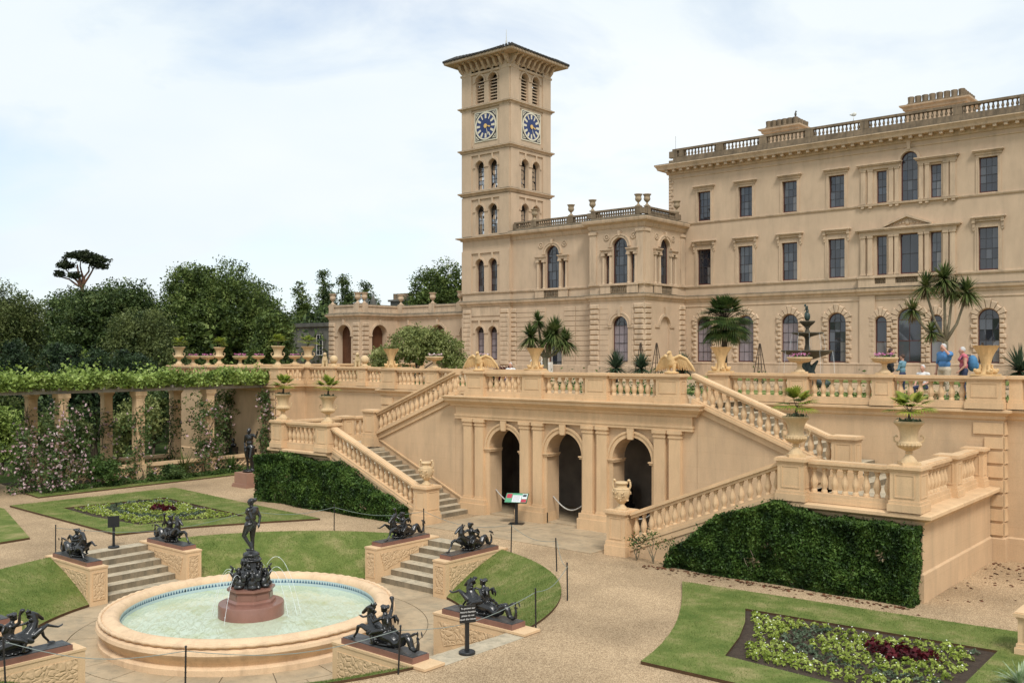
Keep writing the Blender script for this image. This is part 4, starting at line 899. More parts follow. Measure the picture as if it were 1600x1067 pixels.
CORNM = [(0, 18.86), (0.10, 18.88), (0.14, 18.98), (0.16, 19.18), (0.62, 19.19), (0.66, 19.32), (0.74, 19.44), (0.80, 19.50), (0.80, 19.56), (0.0, 19.62)]
mb = MB(); mb.mould(CORNM, [(HX0, YM+4), (HX0, YM), (HX1, YM)]); obj('cornice', mb, M['house2'], mh)
mb = MB(); mb.mould([(0.0, 19.625), (0.79, 19.565), (0.79, 19.60), (0.0, 19.72)], [(HX0, YM+4), (HX0, YM), (HX1, YM)]); obj('cornice_top', mb, M['grime'], mh)
def modillion(): mb = MB(); mb.box(-0.10, 0.10, -0.40, 0.0, -0.17, 0.0); mb.box(-0.12, 0.12, -0.43, 0.0, -0.03, 0.0); return mb
MOD = shared('modillion', modillion, M['house2'])
for k in range(58): link('modillion', MOD, mh, FM.T((HX0+0.10+0.605*k, 0.15, 19.185)), 0)
FP = Frame(0, YM+0.15)
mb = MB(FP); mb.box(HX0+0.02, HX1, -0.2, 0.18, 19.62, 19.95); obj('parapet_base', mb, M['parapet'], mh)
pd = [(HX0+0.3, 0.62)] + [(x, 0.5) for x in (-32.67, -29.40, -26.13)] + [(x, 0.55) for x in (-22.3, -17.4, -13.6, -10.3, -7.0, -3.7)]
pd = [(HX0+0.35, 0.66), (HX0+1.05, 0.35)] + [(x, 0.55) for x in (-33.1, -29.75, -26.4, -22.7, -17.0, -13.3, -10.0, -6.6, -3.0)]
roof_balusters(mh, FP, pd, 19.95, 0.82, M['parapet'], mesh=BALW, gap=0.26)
for k in range(15):
    w = 0.42 if k % 2 else 0.26; put_block(mh, FM, HX0+w/2+0.01, 15.35+0.225*k, w, 0.21, 0.07, 0.0, ch=0.04)
# chimney stacks
def chimney(u0, u1, y0, y1, zt, nm):
    t = obj('chimney_stack', MB().box(u0, u1, y0, y1, 19.4, zt-0.9), M['house2'], mh)
    mb = MB(); mb.mould([(0, zt-1.0), (0.12, zt-0.96), (0.16, zt-0.8), (0.32, zt-0.72), (0.34, zt-0.62), (0, zt-0.58)], [(u0, y1), (u0, y0), (u1, y0), (u1, y1)]); obj('stack_cornice', mb, M['house2'], t)
    mb = MB(); mb.box(u0+0.05, u1-0.05, y0+0.05, y1, zt-0.62, zt-0.5); obj('stack_cap', mb, M['parapet'], t)
    n = int(round((u1-u0)/0.47)); w = (u1-u0-0.1)/n
    for k in range(n):
        x = u0+0.05+w*(k+0.5); mb = MB(); mb.lathe([(0.24, zt-0.5), (0.24, zt-0.42), (0.2, zt-0.4), (0.225, zt-0.02), (0.19, zt), (0.15, zt-0.03)], 6, (x, y0+0.3, 0), R(30)); obj('chimney_pot', mb, M['parapet'], t)
    m2 = int(round((y1-y0)/0.47))
    for k in range(1, m2):
        mb = MB(); mb.lathe([(0.24, zt-0.5), (0.24, zt-0.42), (0.2, zt-0.4), (0.225, zt-0.02), (0.19, zt), (0.15, zt-0.03)], 6, (u1-0.3, y0+0.3+0.47*k, 0), R(30)); obj('chimney_pot', mb, M['parapet'], t)
    for k in range(int((u1-u0)/0.3)): mb = MB(); x = u0+0.15+0.3*k; mb.box(x-0.06, x+0.06, y0-0.2, y0, zt-0.82, zt-0.72); obj('stack_bracket', mb, M['house2'], t)
CHL, CHR = (-31.9, -29.3, 69.3, 22.95), (-21.6, -17.8, 69.6, 22.98)
chimney(CHL[0], CHL[1], 67.0, CHL[2], CHL[3], 'left'); chimney(CHR[0], CHR[1], 67.0, CHR[2], CHR[3], 'right')
# small wind vane / gull and aerial on the roof
mb = MB(); mb.ell((-29.55, 67.3, 23.14), (0.08, 0.10, 0.17)); mb.ell((-29.52, 67.3, 23.34), (0.06, 0.06, 0.07)); mb.tube([(-29.55, 67.3, 22.93), (-29.55, 67.3, 23.05)], 0.03, 5); mb.tube([(-29.48, 67.28, 23.33), (-29.39, 67.25, 23.32)], [0.025, 0.006], 5)
solo('bird', mb, M['grey'], 'dark bird standing on the left chimney stack', 'bird', (-29.55, 67.3, 22.93), None, True)
mb = MB(); mb.tube([(-23.35, 62.2, 20.76), (-23.35, 62.2, 21.02)], 0.018, 5); mb.ell((-23.3, 62.2, 21.16), (0.16, 0.07, 0.13)); mb.prism([(-23.62, 21.16), (-23.42, 21.25), (-23.42, 21.05)], 62.17, 62.23)
solo('gull', mb, M['white'], 'pale gull perched on the roof balustrade left of right chimney', 'bird', (-23.35, 62.2, 20.76), None, True)
mb = MB(); mb.tube([(-37.1, 63.0, 20.7), (-37.1, 63.0, 21.9)], 0.012, 4); solo('aerial', mb, M['grey'], 'thin aerial rod on the left roof corner of the house', 'aerial', (-37.1, 63, 20.7))
# ------------------------------------------------------------------ wing and its projecting bay
YW, YBAY, XB, XBL, XW0 = 57.55, 56.75, -35.91, -40.52, -48.62
wg = thing('house_wing', 'two storey house wing with projecting bay beside the clock tower', 'building', (-42, YW, ZT))
FW = Frame(0, YW); FBY = Frame(0, YBAY); FR_ = Frame(XB, 0, 90)
def serliana_ops(x): return [(x-0.64, x+0.64, 10.45, 13.76, True), (x-1.22, x-0.90, 10.48, 12.7, False), (x+0.90, x+1.22, 10.48, 12.7, False)]
def serliana(root, F, x, mini=True):
    o = serliana_ops(x); window(root, F, *o[0], -0.2, 3, 4); window(root, F, *o[1], -0.2, 1, 4); window(root, F, *o[2], -0.2, 1, 4)
    for dx in (-1.36, -0.77, 0.77, 1.36):
        mb = MB(F); u = x+dx; mb.lathe([(0.13, 10.48), (0.13, 10.56), (0.105, 10.62), (0.105, 11.3), (0.09, 12.5), (0.10, 12.53)], 10, (u, 0.06, 0)); mb.box(u-0.15, u+0.15, 0.0, 0.21, 12.53, 12.64); mb.box(u-0.13, u+0.13, 0, 0.19, 12.64, 12.70); mb.box(u-0.15, u+0.15, 0.0, 0.2, 10.44, 10.50); obj('column', mb, M['house2'], root)
    for s_ in (-1, 1):
        a, b = sorted((x+s_*0.66, x+s_*1.52)); mb = MB(F); mb.box(a, b, 0, 0.19, 12.70, 12.86); mb.box(a-0.03, b+0.03, 0, 0.24, 12.86, 12.93); mb.box(a-0.05, b+0.05, 0, 0.29, 12.93, 13.0); obj('entablature', mb, M['house2'], root)
        mb = MB(F); c = x+s_*1.12; archivolt(mb, c, 13.85, 0.14, 0.24, 0, 0.05, 14, 0, 2*math.pi); mb.ell((c, 0.02, 13.85), (0.10, 0.05, 0.10)); obj('roundel', mb, M['house2'], root, True)
    mb = MB(F); archivolt(mb, x, 13.12, 0.66, 0.84, 0, 0.09); archivolt(mb, x, 13.12, 0.84, 0.92, 0, 0.13); obj('archivolt', mb, M['house2'], root)
    mb = MB(F); mb.prism([(x-0.08, 13.9), (x+0.08, 13.9), (x+0.11, 14.25), (x-0.11, 14.25)], 0, 0.17); obj('keystone', mb, M['house2'], root)
    mb = MB(F); mb.box(x-1.55, x-0.7, 0, 0.2, 9.82, 10.38); mb.box(x+0.7, x+1.55, 0, 0.2, 9.82, 10.38); mb.box(x-1.6, x+1.6, 0, 0.26, 10.38, 10.48); mb.box(x-1.55, x+1.55, 0, 0.05, 9.82, 10.38); obj('sill_balcony', mb, M['house2'], root)
    for k in range(9): link('baluster', BALW, root, F.T((x-0.62+0.155*k, 0.14, 9.90)), F.rz, (0.6, 0.6, 0.92))
gx = -37.93
mb = MB(FW); wallop(mb, XW0-0.1, XBL, ZT-0.1, 14.9, serliana_ops(-44.58) + [(-45.0, -43.7, 4.1, 7.2, True)], 0.35); obj('wall', mb, M['house'], wg)
mb = MB(FBY); wallop(mb, XBL, XB, ZT-0.1, 14.9, serliana_ops(gx) + [(gx-0.66, gx+0.66, 4.98, 8.22, True)], 0.35); mb.poly([(XBL, 0, 4), (XBL, -0.9, 4), (XBL, -0.9, 14.9), (XBL, 0, 14.9)]); obj('bay_wall', mb, M['house'], wg)
mb = MB(FR_); wallop(mb, YBAY, YM, ZT-0.1, 14.9, serliana_ops(59.45) + [(59.45-0.68, 59.45+0.68, 4.9, 8.2, True)], 0.35); obj('return_wall', mb, M['house'], wg)
mb = MB(); mb.box(XW0, XB-0.4, YW+0.4, 66, ZT, 14.9); mb.box(XBL+0.1, XB-0.4, YBAY+0.4, YW+0.5, ZT, 14.9); mb.box(XW0, XB-0.4, YBAY+0.6, 66, 14.905, 15.15); obj('body', mb, M['house'], wg)
mb = MB(FR_); mb.box(59.45-0.68, 59.45+0.68, -0.2, -0.14, 4.9, 8.2); obj('blind_arch', mb, M['house'], wg)
mb = MB(FR_); archivolt(mb, 59.45, 7.52, 0.70, 0.9, 0, 0.1); obj('archivolt', mb, M['house2'], wg); mb = MB(FBY); archivolt(mb, gx, 7.56, 0.67, 0.86, 0, 0.08); archivolt(mb, gx, 7.56, 0.86, 0.95, 0, 0.12); obj('archivolt', mb, M['house2'], wg)
for F_, x in ((FBY, gx), (FR_, 59.45)):
    mb = MB(F_); mb.prism([(x-0.09, 8.2), (x+0.09, 8.2), (x+0.13, 8.9), (x-0.13, 8.9)], 0, 0.16); obj('keystone', mb, M['house2'], wg)
    for s_ in (-1, 1): a, b = sorted((x+s_*0.67, x+s_*1.3)); strip(wg, F_, 'impost', a, b, 0, 0.08, 7.42, 7.54)
window(wg, FBY, gx-0.66, gx+0.66, 4.98, 8.22, True, -0.22, 3, 4, blind=0.9); window(wg, FW, -45.0, -43.7, 4.1, 7.2, True, -0.25, 2, 3, frame=M['frame'])
serliana(wg, FW, -44.58); serliana(wg, FBY, gx); serliana(wg, FR_, 59.45)
# corner pilasters of the bay, upper floor
for F_, us in ((FBY, (XBL+0.3, XB-0.33)), (FR_, (YBAY+0.33, YM-0.4))):
    for u in us: mb = MB(F_); mb.box(u-0.28, u+0.28, 0, 0.09, 10.5, 14.1); mb.box(u-0.33, u+0.33, 0, 0.16, 14.1, 14.3); mb.box(u-0.32, u+0.32, 0, 0.15, 10.44, 10.62); obj('pilaster', mb, M['house2'], wg)
# rusticated quoins and courses, ground floor
for F_, us in ((FBY, (XBL+0.42, XB-0.40)), (FR_, (YBAY+0.42, YM-0.46)), (FW, (XW0+0.1,))):
    for u in us:
        for k in range(13): put_block(wg, F_, u, 4.3+0.37*k+0.185, 0.74 if k % 2 else 0.86, 0.345, 0.13, 0.0, ch=0.07)
for a, b in ((XW0+0.55, -45.25), (-43.45, -42.4), (-42.36, XBL-0.02)):
    for k in range(13): put_block(wg, FW, (a+b)/2, 4.3+0.37*k+0.185, b-a, 0.352, 0.07, 0.0, M['house'], 'stone_course', 0.02)
for k in range(13):
    for a, b in ((XBL+0.86, gx-0.98), (gx+0.98, XB-0.84)): put_block(wg, FBY, (a+b)/2, 4.3+0.37*k+0.185, b-a, 0.355, 0.04, 0.0, M['house'], 'stone_course', 0.015)
WP = [(XW0-0.05, YW), (XBL, YW), (XBL, YBAY), (XB, YBAY), (XB, YM)]
for pr, nm, mt in ((STR1, 'string_course', M['house2']), (GRM1, 'string_top', M['grime']), (SILL1, 'sill_band', M['house2']), ([(0, 14.42), (0.05, 14.45), (0.12, 14.60), (0.14, 14.72), (0.42, 14.86), (0.46, 15.0), (0.46, 15.08), (0, 15.14)], 'cornice', M['house2']), ([(0, 15.145), (0.455, 15.085), (0.455, 15.13), (0, 15.25)], 'cornice_top', M['grime']), ([(0, 4.0), (0.12, 4.0), (0.12, 4.7), (0, 4.76)], 'base_plinth', M['house2'])):
    mb = MB(); mb.mould(pr, WP); obj(nm, mb, mt, wg)
FWp, FBp, FRp = Frame(0, YW+0.1), Frame(0, YBAY+0.1), Frame(XB-0.1, 0, 90)
roof_balusters(wg, FWp, [(-48.3, 0.3), (-46.4, 0.5), (-42.9, 0.55), (XBL+0.1, 0.5)], 15.16, 0.68, M['parapet'], mesh=BALW, gap=0.2)
roof_balusters(wg, FBp, [(XBL+0.15, 0.7), (XB-0.35, 0.7)], 15.162, 0.682, M['parapet'], mesh=BALW, gap=0.2)
roof_balusters(wg, FRp, [(YBAY+0.45, 0.7), (YM-1.0, 0.8)], 15.164, 0.684, M['parapet'], mesh=BALW, gap=0.2)
# ------------------------------------------------------------------ clock tower
TX, TY, HW = -51.14, 59.84, 2.54
tw = thing('clock_tower', 'tall square clock tower with overhanging eaves and blue clock faces', 'tower', (TX, TY, ZT))
LV = dict(g=(5.1, 7.75), f=(10.5, 13.15), t=(15.15, 17.5), c=(18.75, 21.05), b=(25.65, 27.9))
FACES = [('front', Frame(TX, TY-HW, 0)), ('right', Frame(TX+HW, TY, 90)), ('back', Frame(TX, TY+HW, 180)), ('left', Frame(TX-HW, TY, -90))]
for nm, F in FACES:
    vis = nm in ('front', 'right'); sg = 1 if nm in ('front', 'back') else -1
    cs = [-0.62*1.0+(-0.02), 0.76] if nm == 'front' else [-0.70, 0.70]
    ops = []
    for key, (z0, z1) in LV.items():
        if key in ('g', 'f') and nm != 'front': continue
        ops += [(c-0.46, c+0.46, z0, z1, True) for c in cs]
    mb = MB(F); wallop(mb, -HW, HW, ZT-0.1, 28.4, ops, 0.45); obj('wall', mb, M['house'], tw)
    for a, b, z0, z1, ar in ops:
        if z0 > 25:
            for k in range(8): mb = MB(F); z = z0+0.06+0.245*k; mb.hexa([(a, -0.42, z+0.14), (b, -0.42, z+0.14), (b, -0.20, z), (a, -0.20, z), (a, -0.42, z+0.20), (b, -0.42, z+0.20), (b, -0.20, z+0.06), (a, -0.20, z+0.06)]); obj('louvre', mb, M['house2'], tw)
        else: window(tw, F, a, b, z0, z1, True, -0.36, 2, 5 if z0 > 15 else 4, 0.05, glass=M['clear'] if z0 > 15 else M['pane'], frame=M['bar'] if z0 > 15 else M['frame'], blind=1.0 if z0 < 6 else 0)
    if not vis: continue
    for key, (z0, z1) in LV.items():
        if key in ('g', 'f') and nm != 'front': continue
        mb = MB(F)
        for c in cs: archivolt(mb, c, z1-0.46, 0.48, 0.62, 0, 0.06); mb.box(c-0.08, c+0.08, 0.0, 0.1, z1+0.04, z1+0.5); mb.box(c-0.72 if c < 0 else c-0.66, c-0.47, 0, 0.07, z1-0.54, z1-0.46); mb.box(c+0.47, c+0.70, 0, 0.07, z1-0.54, z1-0.46)
        obj('archivolt', mb, M['house2'], tw)
        strip(tw, F, 'corner_strip', -HW, -1.52 if nm == 'right' else -1.48, 0, 0.10, z0-0.1, z1+0.62, M['house']); strip(tw, F, 'corner_strip', 1.52, HW, 0, 0.10, z0-0.1, z1+0.62, M['house'])
        strip(tw, F, 'head_band', -HW+0.002, HW-0.002, 0, 0.102, z1+0.48, z1+0.7, M['house'])
    # clock
    cz, ch = 23.78, 1.12; cu = 0.05
    mb = MB(F); mb.box(cu-ch-0.09, cu+ch+0.09, 0, 0.05, cz-ch-0.09, cz+ch+0.09); ck = obj('clock', mb, M['clockw'], tw)
    ck['label'] = 'square clock with blue dial and gilt numerals'
    mb = MB(F); mb.box(cu-ch, cu+ch, 0.05, 0.06, cz-ch, cz+ch); obj('spandrel', mb, M['bar'], ck)
    def disc(r0, r1, n0, n1, mat, name, seg=40):
        mb = MB(F)
        if r0 < 0.01: mb.prism([(cu+r1*math.cos(2*math.pi*t/seg), cz+r1*math.sin(2*math.pi*t/seg)) for t in range(seg)], n0, n1)
        else: archivolt(mb, cu, cz, r0, r1, n0, n1, seg, 0, 2*math.pi)
        obj(name, mb, mat, ck)
    disc(0, 1.04, 0.06, 0.07, M['blue'], 'dial'); disc(1.0, 1.12, 0.06, 0.09, M['clockw'], 'dial_rim'); disc(0, 0.17, 0.09, 0.12, M['gold'], 'hub')
    for k in range(12):
        g = 2*math.pi*k/12; w = (0.06 if k in (1, 11, 5) else 0.10); mb = MB(F); P = []
        for n in (0.07, 0.085):
            for r, s_ in ((0.60, -w*0.75), (0.96, -w), (0.96, w), (0.60, w*0.75)): P.append((cu+r*math.sin(g)+s_*math.cos(g), n, cz+r*math.cos(g)-s_*math.sin(g)))
        mb.hexa(P); obj('numeral', mb, M['clockw'], ck)
    for g, L, w, nn in ((R(102), 0.58, 0.05, 'hour_hand'), (R(160), 0.86, 0.03, 'minute_hand')):
        mb = MB(F); P = []
        for n in (0.09, 0.105):
            for r, s_ in ((0.1, -w), (L*0.7, -w*1.2), (L, 0), (L*0.7, w*1.2)): P.append((cu+r*math.sin(g)+s_*math.cos(g), n, cz+r*math.cos(g)-s_*math.sin(g)))
        mb.hexa(P); obj(nn, mb, M['gold'] if w > 0.04 else M['clockw'], ck)
    for sx in (-1, 1):
        for sz in (-1, 1):
            mb = MB(F); x, z = cu+sx*0.92, cz+sz*0.92
            mb.prism([(x+sx*0.13, z+sz*0.13), (x-sx*0.22, z+sz*0.13), (x+sx*0.13, z-sz*0.22)], 0.06, 0.075); obj('corner_ornament', mb, M['clockw'], ck)
            mb = MB(F); mb.prism([(x+sx*0.08, z+sz*0.08), (x-sx*0.09, z+sz*0.08), (x+sx*0.08, z-sz*0.09)], 0.075, 0.08); obj('corner_ornament', mb, M['bar'], ck)
    strip(tw, F, 'panel_edge', -1.48, -1.40, 0, 0.06, 22.3, 25.1); strip(tw, F, 'panel_edge', 1.44, 1.52, 0, 0.06, 22.3, 25.1); strip(tw, F, 'panel_edge', -1.40, 1.44, 0, 0.06, 25.0, 25.1)
    strip(tw, F, 'corner_strip', -HW, -1.48, 0, 0.1, 22.1, 25.3, M['house']); strip(tw, F, 'corner_strip', 1.52, HW, 0, 0.1, 22.1, 25.3, M['house'])
SQ = [(TX-HW, TY-HW), (TX+HW, TY-HW), (TX+HW, TY+HW), (TX-HW, TY+HW)]
for z in (14.88, 18.5, 21.98, 25.42):
    k = 0.42 if z < 15 else 0.30
    mb = MB(); mb.mould([(0.02, z-0.22), (0.12, z-0.18), (0.14, z-0.10), (k, z), (k, z+0.06), (0.0, z+0.10)], SQ, True); obj('string_course', mb, M['house2'], tw)
    mb = MB(); mb.mould([(0.0, z+0.105), (k-0.004, z+0.065), (k-0.004, z+0.085), (0.0, z+0.15)], SQ, True); obj('string_top', mb, M['grime'], tw)
for pr, nm_, mt in ((STR1, 'string_course', M['house2']), (GRM1, 'string_top', M['grime']), (SILL1, 'sill_band', M['house2'])):
    mb = MB(); mb.mould([(a+0.01, b) for a, b in pr], SQ, True); obj(nm_, mb, mt, tw)
mb = MB(); mb.mould([(0.02, 28.0), (0.12, 28.04), (0.14, 28.2), (0.02, 28.25)], SQ, True); obj('frieze', mb, M['house2'], tw)
EV = 1.06
mb = MB(); mb.mould([(0.0, 29.05), (EV, 29.05), (EV+0.04, 29.12), (EV+0.04, 29.26), (0.0, 29.3)], SQ, True); obj('eaves', mb, M['house2'], tw)
mb = MB(); mb.mould([(0.0, 28.2), (0.0, 29.1)], SQ, True); obj('frieze', mb, M['house2'], tw)
def corbel(): mb = MB(); mb.prism([(-0.78, 0.0), (-0.78, -0.10), (-0.55, -0.17), (-0.42, -0.40), (-0.15, -0.70), (0.0, -0.75), (0.0, 0.0)], -0.11, 0.11); mb.v = [(y, x, z) for x, y, z in mb.v]; return mb
CB = shared('eaves_bracket', corbel, M['house2'])
for nm, F in FACES:
    for k in range(9): link('eaves_bracket', CB, tw, F.T((-HW+0.12+(2*HW-0.24)*k/8, 0, 29.04)), F.rz)
mb = MB(); e = HW+EV+0.1
rz0, rz1 = 29.27, 30.75
tops = [(TX-e, TY-e), (TX+e, TY-e), (TX+e, TY+e), (TX-e, TY+e)]
for k in range(4): a, b = tops[k], tops[(k+1) % 4]; mb.poly([(a[0], a[1], rz0), (b[0], b[1], rz0), (TX, TY, rz1)])
roof = obj('roof', mb, M['slate'], tw)
for k in range(4):
    a, b = Vector(tops[k]), Vector(tops[(k+1) % 4]); n = 20
    for q in range(n):
        p = a.lerp(b, (q+0.5)/n); c = Vector((TX, TY)); d = (c-p).normalized(); mb = MB()
        mb.tube([(p.x-d.x*0.06, p.y-d.y*0.06, rz0+0.02), (p.x+d.x*1.1, p.y+d.y*1.1, rz0+0.02+1.16*(rz1-rz0)/e*1.0)], 0.10, 6); obj('roof_tile', mb, M['slate'], roof)
for k in range(4): a = tops[k]; mb = MB(); mb.tube([(a[0], a[1], rz0+0.03), (TX, TY, rz1+0.03)], 0.09, 6); obj('hip_tile', mb, M['slate'], roof)
mb = MB(); mb.tube([(TX, TY, rz1), (TX, TY, rz1+0.5), (TX, TY, rz1+0.52), (TX, TY, rz1+1.4)], [0.07, 0.07, 0.035, 0.015], 6); obj('finial', mb, M['white'], tw)
for F, cs_, base in ((FACES[0][1], (-1.98, 2.02), 4.3),):
    for c in cs_:
        for k in range(13): put_block(tw, F, c, base+0.37*k+0.185, 0.92 if k % 2 else 0.82, 0.345, 0.13, 0.0, ch=0.07)
    strip(tw, F, 'panel_head', -1.5, 1.55, 0, 0.06, 8.6, 9.3)
# ------------------------------------------------------------------ low arcade wing at left
YA, XI, YPF, XPL = 59.0, -63.2, 54.6, -67.4
ar = thing('arcade_wing', 'single storey arcaded wing with urns on its parapet left of tower', 'building', (-60, YA, ZT))
FA, FPa, FPr = Frame(0, YA), Frame(0, YPF), Frame(XI, 0, 90)
mb = MB(FA); wallop(mb, XI, TX-HW, ZT-0.1, 9.0, [(-59.0, -57.35, 4.05, 8.05, True), (-55.5, -53.85, 4.05, 8.05, True), (-62.6, -60.95, 4.05, 8.05, True)], 0.5); obj('wall', mb, M['house'], ar)
mb = MB(FPa); wallop(mb, XPL, XI, ZT-0.1, 9.0, [(-66.2, -64.4, 4.05, 8.1, True)], 0.55); mb.poly([(XPL, 0, 4), (XPL, -8, 4), (XPL, -8, 9), (XPL, 0, 9)]); obj('wall', mb, M['house'], ar)
mb = MB(FPr); wallop(mb, YPF, YA, ZT-0.1, 9.0, [(55.95, 57.65, 4.05, 8.1, True)], 0.55); obj('wall', mb, M['house'], ar)
mb = MB(); mb.box(XPL+0.06, XI-0.65, YPF+2.2, YA+4, ZT, 8.94); mb.box(XI-0.6, TX-HW-0.02, YA+1.6, YA+5, ZT, 8.94); obj('inner_wall', mb, M['house'], ar)
mb = MB(); mb.box(XPL+0.05, XI-0.05, YPF+0.1, YA+4, 8.95, 9.05); mb.box(XI-0.1, TX-HW, YA+0.1, YA+5, 8.95, 9.05); obj('roof', mb, M['slate'], ar)
mb = MB(FPa); mb.box(-66.2, -64.4, -0.62, -0.56, 4.05, 8.15)
for k in range(7): mb.box(-66.2+0.257*k+0.01, -66.2+0.257*(k+1)-0.01, -0.56, -0.545, 4.05, 8.1)
obj('door', mb, M['door'], ar)
mb = MB(FPr); mb.box(55.95, 57.65, -0.62, -0.56, 4.05, 8.15); obj('door', mb, M['door'], ar)
AP = [(XPL, YA), (XPL, YPF), (XI, YPF), (XI, YA), (TX-HW, YA)]
for pr, nm, mt in (([(0, 8.55), (0.05, 8.6), (0.07, 8.72), (0.26, 8.88), (0.28, 9.0), (0.0, 9.06)], 'cornice', M['house2']), ([(0, 9.062), (0.27, 9.005), (0.27, 9.05), (0, 9.16)], 'cornice_top', M['grime']), ([(0.02, 9.12), (0.02, 9.28), (-0.02, 9.3), (-0.02, 9.66), (0.06, 9.68), (0.06, 9.82), (-0.25, 9.84)], 'parapet', M['house2']), ([(0.062, 9.80), (0.065, 9.83), (0.0, 9.86), (-0.2, 9.86)], 'parapet_top', M['grime'])):
    mb = MB(); mb.mould(pr, AP); obj(nm, mb, mt, ar)
for F_, us in ((FPa, (XPL+0.45, XI-0.5)), (FPr, (YPF+0.55,)), (FA, ())):
    for u in us:
        for k in range(10): put_block(ar, F_, u, 4.3+0.4*k+0.2, 0.8, 0.37, 0.13, 0.0, ch=0.07)
for F_, x in ((FPa, -65.3), (FPr, 56.8), (FA, -58.17), (FA, -54.67), (FA, -61.78)):
    mb = MB(F_); archivolt(mb, x, 7.2, 0.9, 1.08, 0, 0.08); mb.prism([(x-0.09, 8.1), (x+0.09, 8.1), (x+0.12, 8.56), (x-0.12, 8.56)], 0, 0.14)
    for s_ in (-1, 1): a, b = sorted((x+s_*0.86, x+s_*1.35)); mb.box(a, b, 0, 0.09, 7.08, 7.2)
    obj('archivolt', mb, M['house2'], ar)
for F_, us in ((FPa, (XPL+0.4, XI-0.45)), (FPr, (YPF+0.5,)), (FA, (-62.9, -58.9, -55.6))):
    for u in us: strip(ar, F_, 'parapet_pier', u-0.32, u+0.32, -0.3, 0.09, 9.13, 9.9)
# grey service building beyond the arcade wing
gb = thing('grey_building', 'grey rendered low building with chimneys left of the arcade wing', 'building', (-78, 66, ZT))
mb = MB(); mb.box(-86, -66.5, 64, 74, ZT-0.3, 8.6); obj('wall', mb, M['grey'], gb)
mb = MB(); mb.mould([(0, 8.3), (0.25, 8.45), (0.3, 8.75), (0, 8.8)], [(-86, 74), (-86, 64), (-66.5, 64), (-66.5, 74)]); obj('cornice', mb, M['grey'], gb)
mb = MB(); mb.box(-86.2, -66.3, 63.8, 74, 8.76, 8.86); obj('roof', mb, M['slate'], gb)
FG = Frame(0, 64)
for x in (-80.5, -77.5, -74.3): window(gb, FG, x-0.5, x+0.5, 5.4, 7.6, False, 0.06, 2, 4, frame=M['white'], bar=M['white'])
mb = MB(); mb.tube([(-73.2, 63.9, 4), (-73.2, 63.9, 8.4)], 0.06, 6); obj('drainpipe', mb, M['black'], gb)
for x0, x1, y, z in ((-75.6, -72.4, 69.5, 11.6),):
    s_ = obj('chimney_stack', MB().box(x0, x1, y, y+1.2, 8.6, z-0.5), M['grey'], gb); obj('stack_cornice', MB().box(x0-0.2, x1+0.2, y-0.2, y+1.4, z-0.5, z-0.3), M['grey'], s_)
    for k in range(6): mb = MB(); mb.lathe([(0.22, z-0.3), (0.18, z-0.2), (0.2, z+0.35), (0.14, z+0.35)], 6, (x0+0.28+0.53*k, y+0.4, 0)); obj('chimney_pot', mb, M['parapet'], s_)
for x in (-79.4, -78.2): mb = MB(); mb.box(x-0.4, x+0.4, 69, 69.9, 8.6, 10.4); mb.lathe([(0.5, 10.4), (0.42, 10.6), (0.3, 11.3), (0.05, 11.9)], 6, (x, 69.4, 0)); obj('chimney_stack', mb, M['grey'], gb)
# ================================================================== PLANTS
def unit(n):
    v = rng.normal(size=(n, 3)); return v/np.linalg.norm(v, axis=1, keepdims=True)
def leaf_quads(C, size, up=0.5, asp=0.5, jit=0.45):
    n = len(C); nr = unit(n); nr[:, 2] += up; nr /= np.linalg.norm(nr, axis=1, keepdims=True)
    a = np.cross(nr, unit(n)); a /= np.maximum(np.linalg.norm(a, axis=1, keepdims=True), 1e-6); b = np.cross(nr, a)
    s = (size*(1+jit*rng.uniform(-1, 1, n)))[:, None]; fold = nr*s*0.18
    return np.stack([C-a*s*0.5, C+b*s*asp*0.5+fold*0.5, C+a*s*0.5-fold, C-b*s*asp*0.5+fold*0.5], axis=1)
def crown_points(ells, nclump, per, cr, up=0.25, shell=0.30):
    """clumps spread through the outer volume of several ellipsoids"""
    E_ = np.array([list(c)+list(r) for c, r in ells]); w = np.prod(E_[:, 3:], axis=1)**(2/3); w /= w.sum()
    k = rng.choice(len(E_), nclump, p=w); d = unit(nclump); d[:, 2] = np.where(d[:, 2] < -0.35, -d[:, 2], d[:, 2]) + up*0.3; d /= np.linalg.norm(d, axis=1, keepdims=True)
    rad = 1-shell*rng.random(nclump)**1.6 + 0.06*rng.normal(size=nclump)
    cc = E_[k, :3]+d*E_[k, 3:]*rad[:, None]
    pts = np.repeat(cc, per, axis=0)+np.clip(rng.normal(size=(nclump*per, 3)), -1.7, 1.7)*np.array([cr, cr, cr*0.62])
    return pts
def core_quads(ells, n, size):
    E_ = np.array([list(c)+list(r) for c, r in ells]); w = np.prod(E_[:, 3:], axis=1); w /= w.sum(); k = rng.choice(len(E_), n, p=w)
    return leaf_quads(E_[k, :3]+unit(n)*E_[k, 3:]*(0.70*rng.random(n)**0.4)[:, None], size, 0.2, 0.8)
def limb(mb, p, q, r0, r1, wob=0.12, n=6, seg=5):
    p, q = Vector(p), Vector(q); L = (q-p).length; pts = []
    for k in range(seg+1):
        t = k/seg; v = p.lerp(q, t); 
        if 0 < k < seg: v += Vector((random.uniform(-1, 1), random.uniform(-1, 1), random.uniform(-.4, .8)))*L*wob*0.5
        pts.append(v)
    mb.tube(pts, [r0+(r1-r0)*k/seg for k in range(seg+1)], n)
